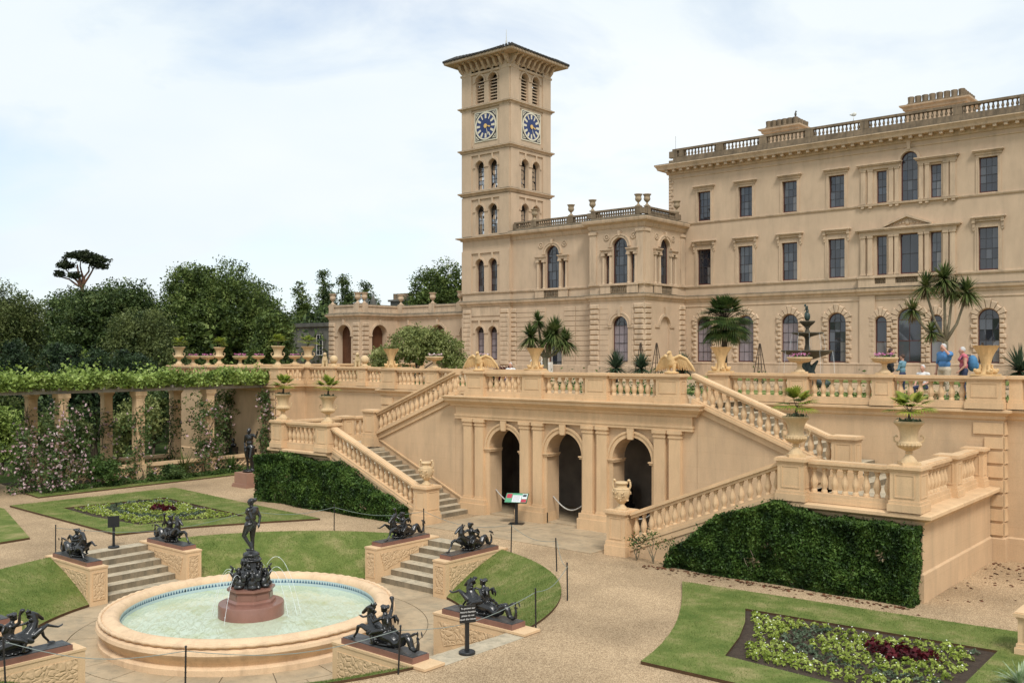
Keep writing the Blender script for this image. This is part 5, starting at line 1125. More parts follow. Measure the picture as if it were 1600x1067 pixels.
def tree(name, label, base, ells, leaf, size, nclump, per, cr, trunk_r, bark='bark', group=None, cat='tree', up=0.25, asp=0.5, shell=0.3):
    t = thing(name, label, cat, base, group); b = Vector(base)
    pts = crown_points([((b.x+c[0], b.y+c[1], b.z+c[2]), r) for c, r in ells], nclump, per, cr, up, shell)
    core = core_quads([((b.x+c[0], b.y+c[1], b.z+c[2]), r) for c, r in ells], nclump*4, size*1.8)
    me = quads_mesh('crown', np.concatenate([leaf_quads(pts, size, 0.6, asp), core]) - np.array(base, dtype=np.float64), M[leaf]); link('crown', me, t, base)
    mb = MB(); top = max(c[2]+r[2]*0.3 for c, r in ells); low = min(c[2]-r[2]*0.5 for c, r in ells)
    limb(mb, b-Vector((0, 0, 0.1)), b+Vector((random.uniform(-.2, .2), random.uniform(-.2, .2), max(low, 0.4))), trunk_r, trunk_r*0.8, 0.04, 8)
    fk = b+Vector((0, 0, max(low, 0.4)))
    for c, r in ells: limb(mb, fk, b+Vector(c), trunk_r*0.5, trunk_r*0.12)
    for q in range(6):
        c, r = random.choice(ells); d = Vector((random.uniform(-1, 1), random.uniform(-1, 1), random.uniform(0, 1))); limb(mb, b+Vector(c)*0.8, b+Vector(c)+Vector((d.x*r[0], d.y*r[1], d.z*r[2]))*0.8, trunk_r*0.2, trunk_r*0.05)
    obj('trunk', mb, M[bark], t, True); return t
def dome(w, h, n, lowf=0.35, seed=0):
    """irregular broad crown of n lobes, total half width w, height h"""
    rn = random.Random(seed); E_ = [((0, 0, h*0.55), (w*0.72, w*0.72, h*0.42))]
    for k in range(n):
        a = 2*math.pi*k/n+rn.uniform(-.3, .3); z = h*rn.uniform(lowf, 0.78); rr = w*(0.62 if z < h*0.6 else 0.42)
        E_.append(((math.cos(a)*rr, math.sin(a)*rr, z), (w*rn.uniform(.34, .48), w*rn.uniform(.34, .48), h*rn.uniform(.16, .24))))
    return E_
TG = 'trees beyond the pergola'
tree('oak_tree', 'largest broad oak rising behind the left end of the terrace', (-64.9, 42.0, 0), dome(5.3, 12.9, 13, 0.25, 1), 'lf_oak', 0.21, 1500, 30, 0.33, 0.45, group=TG)
tree('broadleaf_tree', 'dark rounded broadleaf tree left of the largest oak', (-67.3, 34.8, 0), dome(4.6, 11.0, 11, 0.2, 2), 'lf_dark', 0.20, 1250, 28, 0.31, 0.4, group=TG)
tree('olive_green_tree', 'olive green bushy tree in front of the gap between two broad trees', (-56.2, 31.1, 0), dome(2.9, 8.7, 9, 0.15, 3), 'lf_mid', 0.16, 900, 26, 0.24, 0.28, group=TG)
tree('feathery_tree', 'feathery grey green tree at the far left edge', (-69.1, 28.0, 0), dome(3.2, 10.4, 10, 0.2, 4), 'lf_mid', 0.17, 800, 26, 0.28, 0.3, group=TG)
tree('background_tree', 'dark tree below the umbrella pine', (-84.5, 39.6, 0), dome(3.6, 11.6, 8, 0.3, 5), 'lf_dark', 0.25, 520, 24, 0.34, 0.35, group=TG)
tree('background_tree', 'dark ragged trees left of the umbrella pine', (-88.5, 34.6, 0), dome(4.2, 10.6, 8, 0.3, 6), 'lf_pine', 0.25, 520, 24, 0.34, 0.35, group=TG)
tree('background_tree', 'dark tree just right of the largest oak', (-74.6, 52.1, 0), dome(3.1, 12.6, 8, 0.25, 7), 'lf_dark', 0.24, 500, 26, 0.34, 0.35, group=TG)
tree('pale_leaved_tree', 'paler young tree beside the grey building', (-52.7, 38.0, 0), dome(1.7, 8.4, 8, 0.2, 8), 'lf_oak', 0.19, 460, 24, 0.28, 0.2, group=TG)
for i, (x, y, h, w, lb) in enumerate(((-91.1, 69.7, 14.0, 1.9, 'slim tree with rounded top above the grey building chimneys'), (-89.0, 71.4, 15.3, 1.7, 'tallest slim tree between oak and arcade wing'), (-88.7, 74.3, 15.0, 1.6, 'slim pointed tree above the arcade wing corner'), (-85.3, 74.6, 14.2, 1.9, 'broad slim tree right above the arcade wing urns'), (-92.5, 65.5, 12.6, 2.2, 'lower bright green tree beside the slim trees'))):
    tree('slim_tree', lb, (x, y, 0), [((0, 0, h*0.45), (w, w, h*0.3)), ((0.3, 0.2, h*0.7), (w*0.7, w*0.7, h*0.2)), ((-0.2, 0, h*0.9), (w*0.35, w*0.35, h*0.1)), ((0.9, -.5, h*0.55), (w*.6, w*.6, h*.16)), ((-0.9, .5, h*0.6), (w*.6, w*.6, h*.14))], 'lf_oak' if i in (0, 4) else 'lf_dark', 0.24, 340, 24, 0.30, 0.25, group='slim trees behind the arcade wing', shell=0.5)
tree('broadleaf_tree', 'leafy tree rising behind the arcade wing against the tower', (-70.1, 71.7, 0), dome(4.1, 15.6, 11, 0.45, 9), 'lf_oak', 0.26, 700, 28, 0.36, 0.4)
# umbrella pine
pn = thing('umbrella_pine', 'tall umbrella pine with flat crown on a bare leaning trunk', 'tree', (-83.0, 39.8, 0)); b = Vector((-83.0, 39.8, 0))
ells = [((b.x-0.3, b.y+0.2, 14.0), (1.4, 1.4, 0.5)), ((b.x+0.6, b.y+1.0, 13.7), (1.0, 1.2, 0.45)), ((b.x-1.1, b.y-0.8, 13.2), (0.7, 0.7, 0.4)), ((b.x-1.4, b.y-1.2, 12.5), (0.45, 0.45, 0.3)), ((b.x+0.9, b.y+1.2, 13.2), (0.6, .7, 0.3)), ((b.x-.4, b.y-.4, 12.3), (0.55, 0.55, 0.28))]
pts = crown_points(ells, 260, 20, 0.16, 0.2, 0.8); link('crown', quads_mesh('crown', leaf_quads(pts, 0.26, 0.4, 0.4)-np.array(b), M['lf_pine']), pn, b)
mb = MB(); mb.tube([b, b+Vector((0.1, 0.1, 6)), b+Vector((0.25, 0.3, 10)), b+Vector((-0.15, -0.1, 12.2)), b+Vector((-0.3, -0.2, 13.4))], [0.28, 0.22, 0.17, 0.12, 0.05], 8)
for q in ((0.7, 1.1, 13.4), (-1.3, -0.9, 13.1), (-1.6, -1.3, 12.4), (0.2, 0.9, 13.7), (-0.9, 0.4, 13.8), (-.4, -.4, 12.2)): limb(mb, b+Vector((0.0, 0.1, 11.4)), b+Vector(q), 0.12, 0.04)
obj('trunk', mb, M['pinebark'], pn, True)
# far wood as one mass
ells = []
for k in range(46):
    t = k/45; x = -128+95*t+random.uniform(-3, 3); y = 25+75*t+random.uniform(-6, 14); h = random.uniform(8.5, 11.5)*(0.95 if t < 0.6 else 0.85); ells.append(((x, y, h*0.5), (4.5, 4.5, h*0.5)))
pts = crown_points(ells, 2400, 16, 0.7, 0.3, 0.35); o = link('distant_wood', quads_mesh('distant_wood', np.concatenate([leaf_quads(pts, 0.55, 0.5), core_quads(ells, 2600, 2.4)]), M['lf_dark']), None, (0, 0, 0)); setp(o, 'dark distant woodland closing the view behind the trees', 'wood', kind='stuff')
# clipped yews and shrubs behind the pergola
for i, (x, y, h, w, lb) in enumerate(((-54.2, 22.3, 6.3, 1.3, 'dark columnar yew at far left'), (-54.3, 24.6, 6.2, 1.3, 'dark columnar yew second from the left edge'), (-49.8, 23.4, 6.0, 1.05, 'dark columnar yew right of the lime shrub'), (-50.1, 24.8, 5.8, 1.0, 'dark clipped yew fourth from the left'), (-50.4, 26.4, 5.7, 0.95, 'small dark clipped yew fifth from the left'), (-51.6, 28.1, 5.6, 1.1, 'rightmost dark clipped yew near the terrace end'))):
    tree('yew', lb, (x, y, 0), [((0, 0, h*0.42), (w, w, h*0.44)), ((0.1, 0, h*0.7), (w*0.75, w*0.75, h*0.28)), ((-0.1, 0.1, h*0.86), (w*.45, w*.45, h*.14))], 'lf_yew', 0.18, 190, 22, 0.15, 0.2, cat='yew', group='columnar yews behind the pergola', asp=0.35, shell=0.15)
tree('lime_shrub', 'bright lime green shrub between the dark yews', (-55.3, 25.9, 0), dome(1.5, 6.0, 6, 0.2, 10), 'lf_lime', 0.2, 170, 18, 0.25, 0.1, cat='shrub')
for i, (x, y, h, w, lf, lb) in enumerate(((-45.6, 24.6, 3.2, 1.5, 'lf_bush', 'green shrub seen through the right pergola bay'), (-47.2, 21.6, 2.6, 1.6, 'lf_mid', 'olive shrub seen through the middle pergola bay'), (-46.0, 18.4, 3.2, 1.5, 'lf_lime', 'green shrub seen through the left pergola bay'), (-46.5, 15.0, 3.2, 1.9, 'lf_mid', 'olive shrub beyond the pergola at the left edge'), (-49.0, 27.5, 3.8, 1.9, 'lf_dark', 'dark shrub behind pergola beside the terrace wall'), (-50.5, 19.5, 4.6, 1.6, 'lf_cord', 'spiky pale shrub above the pergola at far left'))):
    tree('garden_shrub', lb, (x, y, 0), dome(w, h, 7, 0.2, 20+i), lf, 0.15, 210, 18, 0.22, 0.08, cat='shrub', group='shrubs behind the pergola')
# big pale bush on the upper terrace
tree('acacia_bush', 'wide pale green bush on terrace in front of the arcade wing', (-34.6, 33.6, ZT), [((0, 0, 1.7), (1.5, 1.3, 1.1)), ((-1.2, -0.9, 1.1), (0.9, 0.9, 0.8)), ((1.0, 0.9, 1.5), (1.0, 1.0, 0.9)), ((-0.5, 0.2, 2.3), (0.8, 0.8, 0.55)), ((0.6, 0.4, 2.2), (0.9, 0.9, 0.55)), ((-1.5, -1.1, 0.7), (.6, .6, .5)), ((1.4, 1.2, 1.0), (.7, .7, .6))], 'lf_bush', 0.12, 430, 24, 0.16, 0.09, cat='bush')
# ------------------------------------------------------------------ hedges
def hedge(name, label, prof, y0, y1, n, leaf=0.07):
    """prof [(x, z)] top line; volume between y0 (front) and y1"""
    X = np.array([p[0] for p in prof]); Zt = np.array([p[1] for p in prof]); o = (float(X.mean()), y0, 0.0)
    t = thing(name, label, 'hedge', o, 'hedges below the stair landings'); P = []
    x = rng.uniform(X.min(), X.max(), n); zt = np.interp(x, X, Zt); k = rng.random(n)
    bump = lambda a, b: 0.06*np.sin(a*2.3+1.3*np.sin(b*1.7))+0.05*np.sin(b*4.1+a*1.9)
    dep = rng.exponential(0.05, n)
    fz = rng.random(n)*zt; front = np.stack([x, y0+0.05+bump(x, fz)+dep+0.06*(fz < 0.15), fz], 1)
    top = np.stack([x, y0+rng.random(n)*(y1-y0), zt-dep+bump(x, x*0)*0.9+0.03*np.sin(x*7.3)+0.01], 1)
    e = np.where(rng.random(n) < 0.5, X.min(), X.max()); ze = rng.random(n)*np.interp(e, X, Zt); end = np.stack([e+np.where(e > X.mean(), -1, 1)*(dep+bump(ze, ze)*0.5), y0+rng.random(n)*(y1-y0), ze], 1)
    pts = np.where((k < 0.68)[:, None], front, np.where((k < 0.84)[:, None], top, end))
    w_ = rng.random(n) < 0.07; pts[w_] += np.stack([rng.normal(size=w_.sum())*.05, -np.abs(rng.normal(size=w_.sum()))*.05, np.where(k[w_] > .7, np.abs(rng.normal(size=w_.sum()))*.06, 0)], 1)
    V = leaf_quads(pts, leaf, 0.3, 0.5); V -= np.array(o); link('foliage', quads_mesh('foliage', V, M['lf_hedge']), t, o)
    prof = [(X.mean()+(a-X.mean())*(1-.5/(X.max()-X.min())), b_) for a, b_ in prof]
    mb = MB(); q = len(prof); i = mb.add([(a, y0+0.27, max(b-0.2, 0.0)) for a, b in prof]+[(a, y1, max(b-0.14, 0.0)) for a, b in prof]+[(a, y0+0.27, 0) for a, b in prof]+[(a, y1, 0) for a, b in prof])
    for k_ in range(q-1): mb.f.append((i+k_, i+k_+1, i+q+k_+1, i+q+k_)); mb.f.append((i+k_, i+2*q+k_, i+2*q+k_+1, i+k_+1))
    mb.f.append((i, i+q, i+3*q, i+2*q)); mb.f.append((i+q-1, i+2*q-1, i+4*q-1, i+3*q-1)); obj('core', mb, M['lf_yew'], t)
    dc = np.stack([rng.uniform(X.min()+.5, X.max()-.5, 6), np.full(6, y0+.06), rng.uniform(.25, 1.1, 6)], 1); dp = np.repeat(dc, 34, axis=0)+rng.normal(size=(204, 3))*np.array([.09, .035, .07])
    link('dead_leaves', quads_mesh('dead_leaves', leaf_quads(dp, leaf*.9, .2)-np.array(o), M['lf_dead']), t, o)['kind'] = 'stuff'
    mb = MB()
    for k_ in range(14): xx = random.uniform(X.min()+0.4, X.max()-0.4); limb(mb, (xx, y0+0.2, 0), (xx+random.uniform(-.3, .3), y0+0.12, random.uniform(.3, .8)), 0.02, 0.008, n=5)
    obj('stem', mb, M['cordbark'], t); return t
hedge('clipped_hedge', 'dark green hedge under the right hand landing ledge', [(-13.0, 0.25), (-12.5, 0.62), (-12.0, 1.1), (-11.5, 1.55), (-10.7, 1.75), (-9.9, 1.95), (-9.2, 1.72), (-6.78, 1.70)], 21.45, 22.1, 46000, 0.075)
hedge('clipped_hedge', 'dark green hedge under the left hand landing and stair', [(-30.75, 1.72), (-29.5, 1.78), (-26.4, 1.66), (-25.6, 1.45), (-24.6, 0.95), (-23.6, 0.62), (-23.1, 0.42)], 21.35, 22.1, 36000, 0.085)
for k, (x, y, h, lb) in enumerate(((-14.0, 21.75, 0.55, 'small wispy sapling nearest the right stair pedestal'), (-13.45, 21.7, 0.75, 'leggy sapling against the right stair wall'), (-12.85, 21.65, 0.62, 'bushy sapling beside the right hedge end'))):
    t = thing('sapling', lb, 'shrub', (x, y, 0)); mb = MB()
    P = []
    for q in range(5):
        e = (x+random.uniform(-.25, .25), y+random.uniform(-.15, .1), h*random.uniform(.6, 1.05)); limb(mb, (x, y, 0), e, 0.012, 0.005, n=5); P.append(e)
    obj('stem', mb, M['cordbark'], t); pts = np.repeat(np.array(P), 26, axis=0)+rng.normal(size=(130, 3))*np.array([.09, .07, .09]); link('foliage', quads_mesh('foliage', leaf_quads(pts, 0.07)-np.array([x, y, 0]), M['lf_hedge']), t, (x, y, 0))
# ------------------------------------------------------------------ bedding plants
def rosette_mesh(seed, leafmat, n, r, h, petals=0, petmat=None, leaf=0.085):
    rn = np.random.default_rng(seed); a = rn.uniform(0, 2*math.pi, n); rr = r*np.sqrt(rn.random(n)); z = h*(1-(rr/r)**2)*rn.uniform(.55, 1, n)+0.02
    C = np.stack([rr*np.cos(a), rr*np.sin(a), z], 1); V = leaf_quads(C, leaf, 0.8, 0.75)
    if petals:
        a = rn.uniform(0, 2*math.pi, petals); rr = r*0.8*np.sqrt(rn.random(petals)); C = np.stack([rr*np.cos(a), rr*np.sin(a), h*(1-(rr/r)**2)+0.05], 1); V = np.concatenate([V, leaf_quads(C, 0.036, 1.5, 0.9)])
    me = quads_mesh('plant', V, M[leafmat])
    if petals:
        me.materials.append(M[petmat]); idx = np.zeros(len(V), dtype=np.int32); idx[n:] = 1; me.polygons.foreach_set('material_index', idx)
    return me
LIME = [rosette_mesh(100+k, 'lf_bed', 34, 0.105, 0.085, 2 if k % 2 else 1, 'petal', leaf=0.058) for k in range(5)]
REDP = [rosette_mesh(200+k, 'lf_red', 44, 0.17, 0.18, leaf=0.085) for k in range(3)]
GREY = [rosette_mesh(300+k, 'lf_grey', 26, 0.10, 0.09, leaf=0.06) for k in range(3)]
def inside(p, poly):
    x, y = p; c = False
    for i in range(len(poly)):
        (x1, y1), (x2, y2) = poly[i], poly[i-1]
        if (y1 > y) != (y2 > y) and x < (x2-x1)*(y-y1)/(y2-y1)+x1: c = not c
    return c
def shrunk(poly, d):
    cx, cy = sum(p[0] for p in poly)/len(poly), sum(p[1] for p in poly)/len(poly)
    return [(cx+(p[0]-cx)*(1-d/abs(math.hypot(p[0]-cx, p[1]-cy))), cy+(p[1]-cy)*(1-d/abs(math.hypot(p[0]-cx, p[1]-cy)))) for p in poly]
def bed_zone(u, y, ru=12.75, ry=17.95):
    du, dy = (u-ru)/0.68, (y-ry-0.12*((u-ru)/0.68)**2+0.06)/0.30
    if du*du+dy*dy < 1: return 'red'
    # grey green swirl hooking round the red patch
    a = math.hypot((u-12.9)/2.05, (y-17.85)/1.25)
    if 0.88 < a < 1.12 and (y < 17.75 or u > 13.6 or (u < 11.4 and y < 18.6)): return 'grey'
    return 'lime'
nlime = 0; leftV = {'lf_bed': [], 'petal': [], 'lf_grey': [], 'lf_red': []}
for side in (1, -1):
    y = 15.55; row = 0; BI = shrunk(BEDS[side], 0.30)
    while y < 19.6:
        u = 9.0+(0.14 if row % 2 else 0)
        while u < 15.6:
            uu, yy = u+random.uniform(-.04, .04), y+random.uniform(-.04, .04)
            if inside((uu, yy), BI):
                z = bed_zone(uu, yy); pos = (XC+side*uu, yy, 0.015); rz = random.uniform(0, 6.28); sc = random.uniform(.85, 1.2)
                if side > 0 and (z != 'lime' or (nlime < 300 and uu < 14.6)):
                    me = random.choice({'red': REDP, 'grey': GREY, 'lime': LIME}[z]); o = link({'red': 'red_bedding_plant', 'grey': 'grey_bedding_plant', 'lime': 'lime_bedding_plant'}[z], me, None, pos, rz, (sc, sc, sc)); nlime += z == 'lime'
                    setp(o, {'red': 'dark red leafy plant in the crimson patch of the right flower bed', 'grey': 'low grey green plant in the swirl of the right flower bed', 'lime': 'lime green bedding plant with white flowers in the right flower bed'}[z], 'plant', {'red': 'red plants of the right flower bed', 'grey': 'grey green plants of the right flower bed', 'lime': 'lime plants of the right flower bed'}[z])
                else:
                    me = random.choice({'red': REDP, 'grey': GREY, 'lime': LIME}[z]); n = len(me.vertices); co = np.empty(n*3, dtype=np.float32); me.vertices.foreach_get('co', co); co = co.reshape(-1, 4, 3)*sc
                    c_, s_ = math.cos(rz), math.sin(rz); co2 = np.stack([co[..., 0]*c_-co[..., 1]*s_+pos[0], co[..., 0]*s_+co[..., 1]*c_+pos[1], co[..., 2]+pos[2]], -1)
                    k = {'red': 44, 'grey': 26, 'lime': 34}[z]; leftV[{'red': 'lf_red', 'grey': 'lf_grey', 'lime': 'lf_bed'}[z]].append(co2[:k])
                    if z == 'lime' : leftV['petal'].append(co2[k:])
            u += 0.255
        y += 0.225; row += 1
for k, nm, lb in (('lf_bed', 'bedding_plants', 'lime green bedding plants massed in the left flower bed'), ('petal', 'bedding_flowers', 'tiny white flowers over the left flower bed'), ('lf_grey', 'bedding_plants', 'grey green low plants swirling through the left flower bed'), ('lf_red', 'bedding_plants', 'crimson leafy patch in the left flower bed')):
    if leftV[k]: setp(link(nm, quads_mesh(nm, np.concatenate(leftV[k]), M[k]), None, (0, 0, 0)), lb, 'plants', kind='stuff')
# short grass blades on lawns and banks
G = []
for side in (1, -1):
    n = 26000; u = rng.uniform(6.6, 17.6, n); y = rng.uniform(14.4, 21.1, n)
    ok = np.array([inside((a, b), LAWN) and not inside((a, b), BEDS[side]) for a, b in zip(u, y)]); G.append(np.stack([XC+side*u[ok], y[ok], np.full(ok.sum(), 0.065)], 1))
for q in range(4):
    n = 11000; r = np.sqrt(rng.uniform(5.1**2, ROUT**2, n)); a0 = np.arcsin(PW/r); a = a0+(math.pi/2-2*a0)*rng.random(n)+q*math.pi/2; t = (r-5.08)/(ROUT-5.08)
    G.append(np.stack([CX+r*np.cos(a), CY+r*np.sin(a), ZF+0.07+0.90*np.maximum(t, 0)**0.92+0.06*np.sin(np.pi*t)+0.008], 1))
n = 5000; G.append(np.stack([rng.uniform(-38.3, -37.6, n), rng.uniform(16.6, 27.3, n), np.full(n, 0.055)], 1))
C = np.concatenate(G); n = len(C); d = rng.normal(size=(n, 3))*np.array([.5, .5, 0])+np.array([0, 0, 1.0]); d /= np.linalg.norm(d, axis=1, keepdims=True); hgt = rng.uniform(.02, .045, n)[:, None]; sd_ = np.cross(d, unit(n))*0.006
V = np.stack([C-sd_-d*0.01, C+sd_-d*0.01, C+d*hgt], 1); setp(link('short_grass', quads_mesh('short_grass', V, M['blade'], 3), None, (0, 0, 0)), 'short mown grass blades on lawns and banks', 'grass', kind='stuff')
# fallen leaves at the foot of the right hand wall
n = 420; x = np.concatenate([rng.uniform(-6.6, -2.5, n//2), rng.uniform(-13.5, -6.8, n//2)]); y = np.concatenate([27.6-rng.exponential(1.3, n//2), 21.4-rng.exponential(0.12, n//2)]); C = np.stack([x, y, np.full(len(x), 0.012)], 1)
setp(link('fallen_leaves', quads_mesh('fallen_leaves', leaf_quads(C, 0.10, 4.0, 0.6), M['litter']), None, (0, 0, 0)), 'brown fallen leaves on gravel by the right hand wall', 'leaves', kind='stuff')
# ------------------------------------------------------------------ palms, cordylines, yuccas
def blade_strip(P, w, droop_dir):
    """P (k,3) centre line -> list of quads"""
    P = np.asarray(P); k = len(P); d = P[-1]-P[0]; side = np.cross(d, [0, 0, 1.0]); ln = np.linalg.norm(side); side = side/ln if ln > 1e-6 else np.array([1.0, 0, 0])
    W = w*np.array([0.55, 1.0, 0.85, 0.5, 0.06][:k] if k == 5 else np.linspace(1, .1, k)); L, Rr = P-side*W[:, None]*0.5, P+side*W[:, None]*0.5
    return [np.stack([L[i], Rr[i], Rr[i+1], L[i+1]]) for i in range(k-1)]
def tuft(c, n, L, w, lo=-0.5, hi=1.0, droop=0.35):
    Q = []
    for k in range(n):
        a = random.uniform(0, 2*math.pi); e = random.uniform(lo, hi); l = L*random.uniform(.75, 1.1); d = np.array([math.cos(a)*math.cos(e*1.4), math.sin(a)*math.cos(e*1.4), math.sin(e*1.4)])
        P = [np.array(c)+d*l*t+np.array([0, 0, -droop*l*t*t*math.cos(e*1.2)]) for t in (0, .25, .5, .75, 1.0)]; Q += blade_strip(P, w, d)
    return Q
def fan(c, d, L, n=16, w=0.05, spread=2.4):
    """palmate leaf at c facing outwards along d"""
    d = Vector(d).normalized(); s_ = d.cross(Vector((0, 0, 1)))
    if s_.length < .05: s_ = Vector((1, 0, 0))
    s_.normalize(); up = s_.cross(d).normalized(); Q = []
    for k in range(n):
        g = spread*(k/(n-1)-0.5); v = (d*math.cos(g)+s_*math.sin(g)+up*0.12).normalized(); l = L*(0.75+0.25*math.cos(g)); P = [np.array(Vector(c)+v*l*t+Vector((0, 0, -0.28*l*t*t*t))) for t in (0, .25, .5, .75, 1.0)]; Q += blade_strip(P, w, v)
    return Q
def fan_palm(name, label, base, trunk_h, r, nl, L, leaf, group=None, tr=0.1, dead=False, w=0.05, cat='palm tree', lo=-.65):
    t = thing(name, label, cat, base, group); b = Vector(base); Q = []; mb = MB(); top = b+Vector((0.02, 0, trunk_h))
    mb.tube([b-Vector((0, 0, .03)), b+Vector((0.01, 0, trunk_h*.5)), top], [tr, tr*1.05, tr*0.9], 8)
    for k in range(nl):
        a = k*2.399+random.uniform(-.2, .2); e = random.uniform(lo, 1.3); d = Vector((math.cos(a)*math.cos(e), math.sin(a)*math.cos(e), math.sin(e))); p = top+d*r*random.uniform(.8, 1.05)+Vector((0, 0, -0.08*r if e < 0.3 else 0))
        mb.tube([top, top+d*r*0.5, p], [tr*0.16, tr*0.10, tr*0.08], 4, False); Q += fan(p, (d.x, d.y, d.z-0.25), L*random.uniform(.8, 1.15), 14, w)
    obj('trunk', mb, M['palmbark'], t); link('fronds', quads_mesh('fronds', np.array(Q)-np.array(base), M[leaf]), t, base); return t
fan_palm('fan_palm', 'tall fan palm on the terrace left of the shell fountain', (-20.0, 38.1, ZT), 2.95, 0.74, 120, 0.66, 'lf_palm', tr=0.13, w=0.075, lo=-.85)
fan_palm('fan_palm', 'fan palm fronds at the right edge of the photograph', (-8.2, 46.2, ZT), 2.6, 0.6, 46, 0.7, 'lf_palm', tr=0.13, w=0.06)
def cordyline(name, label, base, heads):
    t = thing(name, label, 'tree', base); b = Vector(base); mb = MB(); Q = []; D = []
    fork = b+Vector((0, 0, heads[0][2]*0.42)); limb(mb, b-Vector((0, 0, .05)), fork, 0.16, 0.13, 0.03, 8)
    for x, y, z, L, n in heads:
        h = b+Vector((x, y, z)); mb.tube([fork, fork.lerp(h, .4)+Vector((x*.15, y*.15, -.1)), h.lerp(fork, .25)+Vector((x*.12, y*.12, 0)), h], [0.09, 0.065, 0.055, 0.05], 7); Q += tuft(h, int(n*2.1), L*1.25, 0.07, -0.45, 1.0, .35); D += tuft(h-Vector((0, 0, .12)), n//2, L*0.8, 0.05, -1.0, -0.4, .2)
    obj('trunk', mb, M['cordbark'], t, True); link('leaves', quads_mesh('leaves', np.array(Q)-np.array(base), M['lf_cord']), t, base); link('dead_leaves', quads_mesh('dead_leaves', np.array(D)-np.array(base), M['lf_dead']), t, base); return t
cordyline('cabbage_tree', 'tall forked cabbage tree in front of the house windows', (-13.2, 46.5, ZT), [(-0.05, 0, 4.9, 0.85, 130), (0.75, 0.5, 4.3, 0.8, 110), (-0.75, -0.4, 4.6, 0.75, 90), (-1.2, -0.9, 3.5, 0.65, 60), (0.2, .3, 4.4, .7, 70), (-0.5, -.4, 2.5, 0.6, 50)])
cordyline('cabbage_tree', 'short cabbage tree behind the flared vase near the wing', (-29.1, 37.0, ZT), [(-0.30, -0.2, 3.1, 0.55, 70), (0.35, 0.3, 2.5, 0.85, 150), (-0.55, -0.45, 2.3, 0.75, 120), (0.75, .6, 2.1, 0.75, 110), (0.1, 0.1, 2.2, .7, 90)])
for x, y, L, lb in ((-28.1, 41.7, 0.95, 'spiky yucca in front of the bay window'), (-22.9, 39.5, 0.8, 'spiky yucca right of the right hand eagle'), (-9.6, 44.2, 1.1, 'large spiky yucca at the right edge'), (-26.9, 42.2, 0.8, 'smaller spiky yucca beside the bay window yucca')):
    Q = tuft((x, y, ZT+0.75), 260, L*1.15, 0.07, -0.3, 1.0, .18); t = thing('yucca', lb, 'plant', (x, y, ZT), 'yuccas in front of the house'); link('leaves', quads_mesh('leaves', np.array(Q)-np.array((x, y, ZT)), M['lf_yucca']), t, (x, y, ZT)); mb = MB(); mb.tube([(x, y, ZT), (x, y, ZT+.8)], .09, 7); obj('stem', mb, M['palmbark'], t)
for x, y, h, lb in ((-28.9, 45.3, 2.1, 'left one of two wooden plant obelisks by the bay'), (-28.3, 46.0, 2.1, 'right one of two wooden plant obelisks by the bay'), (-21.5, 44.7, 2.0, 'wooden plant obelisk left of the shell fountain'), (-10.8, 43.2, 1.95, 'wooden plant obelisk behind the rightmost flared vase')):
    t = thing('plant_obelisk', lb, 'obelisk', (x, y, ZT), 'wooden obelisks in the terrace beds')
    for sx, sy in ((-1, -1), (1, -1), (1, 1), (-1, 1)): mb = MB(); mb.tube([(x+sx*.28, y+sy*.28, ZT), (x+sx*.02, y+sy*.02, ZT+h)], .022, 4); obj('leg', mb, M['bark'], t)
    mb = MB()
    for z in (.5, 1.0, 1.45): r = .28*(1-z/h)+.02; mb.tube([(x-r, y-r, ZT+z), (x+r, y-r, ZT+z), (x+r, y+r, ZT+z), (x-r, y+r, ZT+z), (x-r, y-r, ZT+z)], .014, 4)
    obj('hoops', mb, M['bark'], t); pts = np.array([x, y, ZT+.35])+rng.normal(size=(140, 3))*np.array([.22, .22, .22]); link('climber', quads_mesh('climber', leaf_quads(pts, .11)-np.array((x, y, ZT)), M['lf_fern']), t, (x, y, ZT))
# terrace borders behind the balustrades
pts = []
for x0, x1, y0, y1, n in ((-14, 0, 30.0, 31.2, 1500), (-21.5, -15.5, 29.5, 31, 900), (-30, -23, 33.5, 35, 700), (-33, -29, 30.5, 31.5, 500)): pts.append(np.stack([rng.uniform(x0, x1, n), rng.uniform(y0, y1, n), ZT+rng.exponential(.16, n)], 1))
setp(link('border_plants', quads_mesh('border_plants', leaf_quads(np.concatenate(pts), .13), M['lf_fern']), None, (0, 0, 0)), 'low green border plants on the terrace behind the balustrades', 'plants', kind='stuff')
for x, y, r, h, lf, lb in ((-26.6, 31.0, .5, .85, 'lf_red', 'dark red rounded shrub left of the seated visitors'), (-27.4, 31.5, .45, .6, 'lf_fern', 'low green shrub behind the left eagle')):
    tree('terrace_shrub', lb, (x, y, ZT), [((0, 0, h*.55), (r, r, h*.5))], lf, .1, 60, 18, .1, .03, cat='shrub')
# ------------------------------------------------------------------ pergola
PXF, PXB = -39.0, -41.8
pg = thing('pergola', 'long pergola of square apricot posts carrying silvery timber beams', 'pergola', (-40.4, 20, 0))
PY = (24.6, 21.2, 17.9, 14.6, 11.3)
for x in (PXF, PXB):
    for y in PY:
        mb = MB(); mb.box(x-.24, x+.24, y-.24, y+.24, 0, .8); mb.box(x-.19, x+.19, y-.19, y+.19, .8, 3.66); mb.box(x-.22, x+.22, y-.22, y+.22, 3.66, 3.74); mb.box(x-.26, x+.26, y-.26, y+.26, 3.74, 3.92); obj('post', mb, M['terr'], pg)
        for z in (1.5, 2.2, 2.9): mb = MB(); mb.box(x-.195, x+.195, y-.195, y+.195, z, z+.015); obj('post_joint', mb, M['grime'], pg)
    mb = MB(); mb.box(x-.08, x+.08, 10.5, 27.6, 3.92, 4.06); obj('beam', mb, M['timber'], pg)
y = 10.8
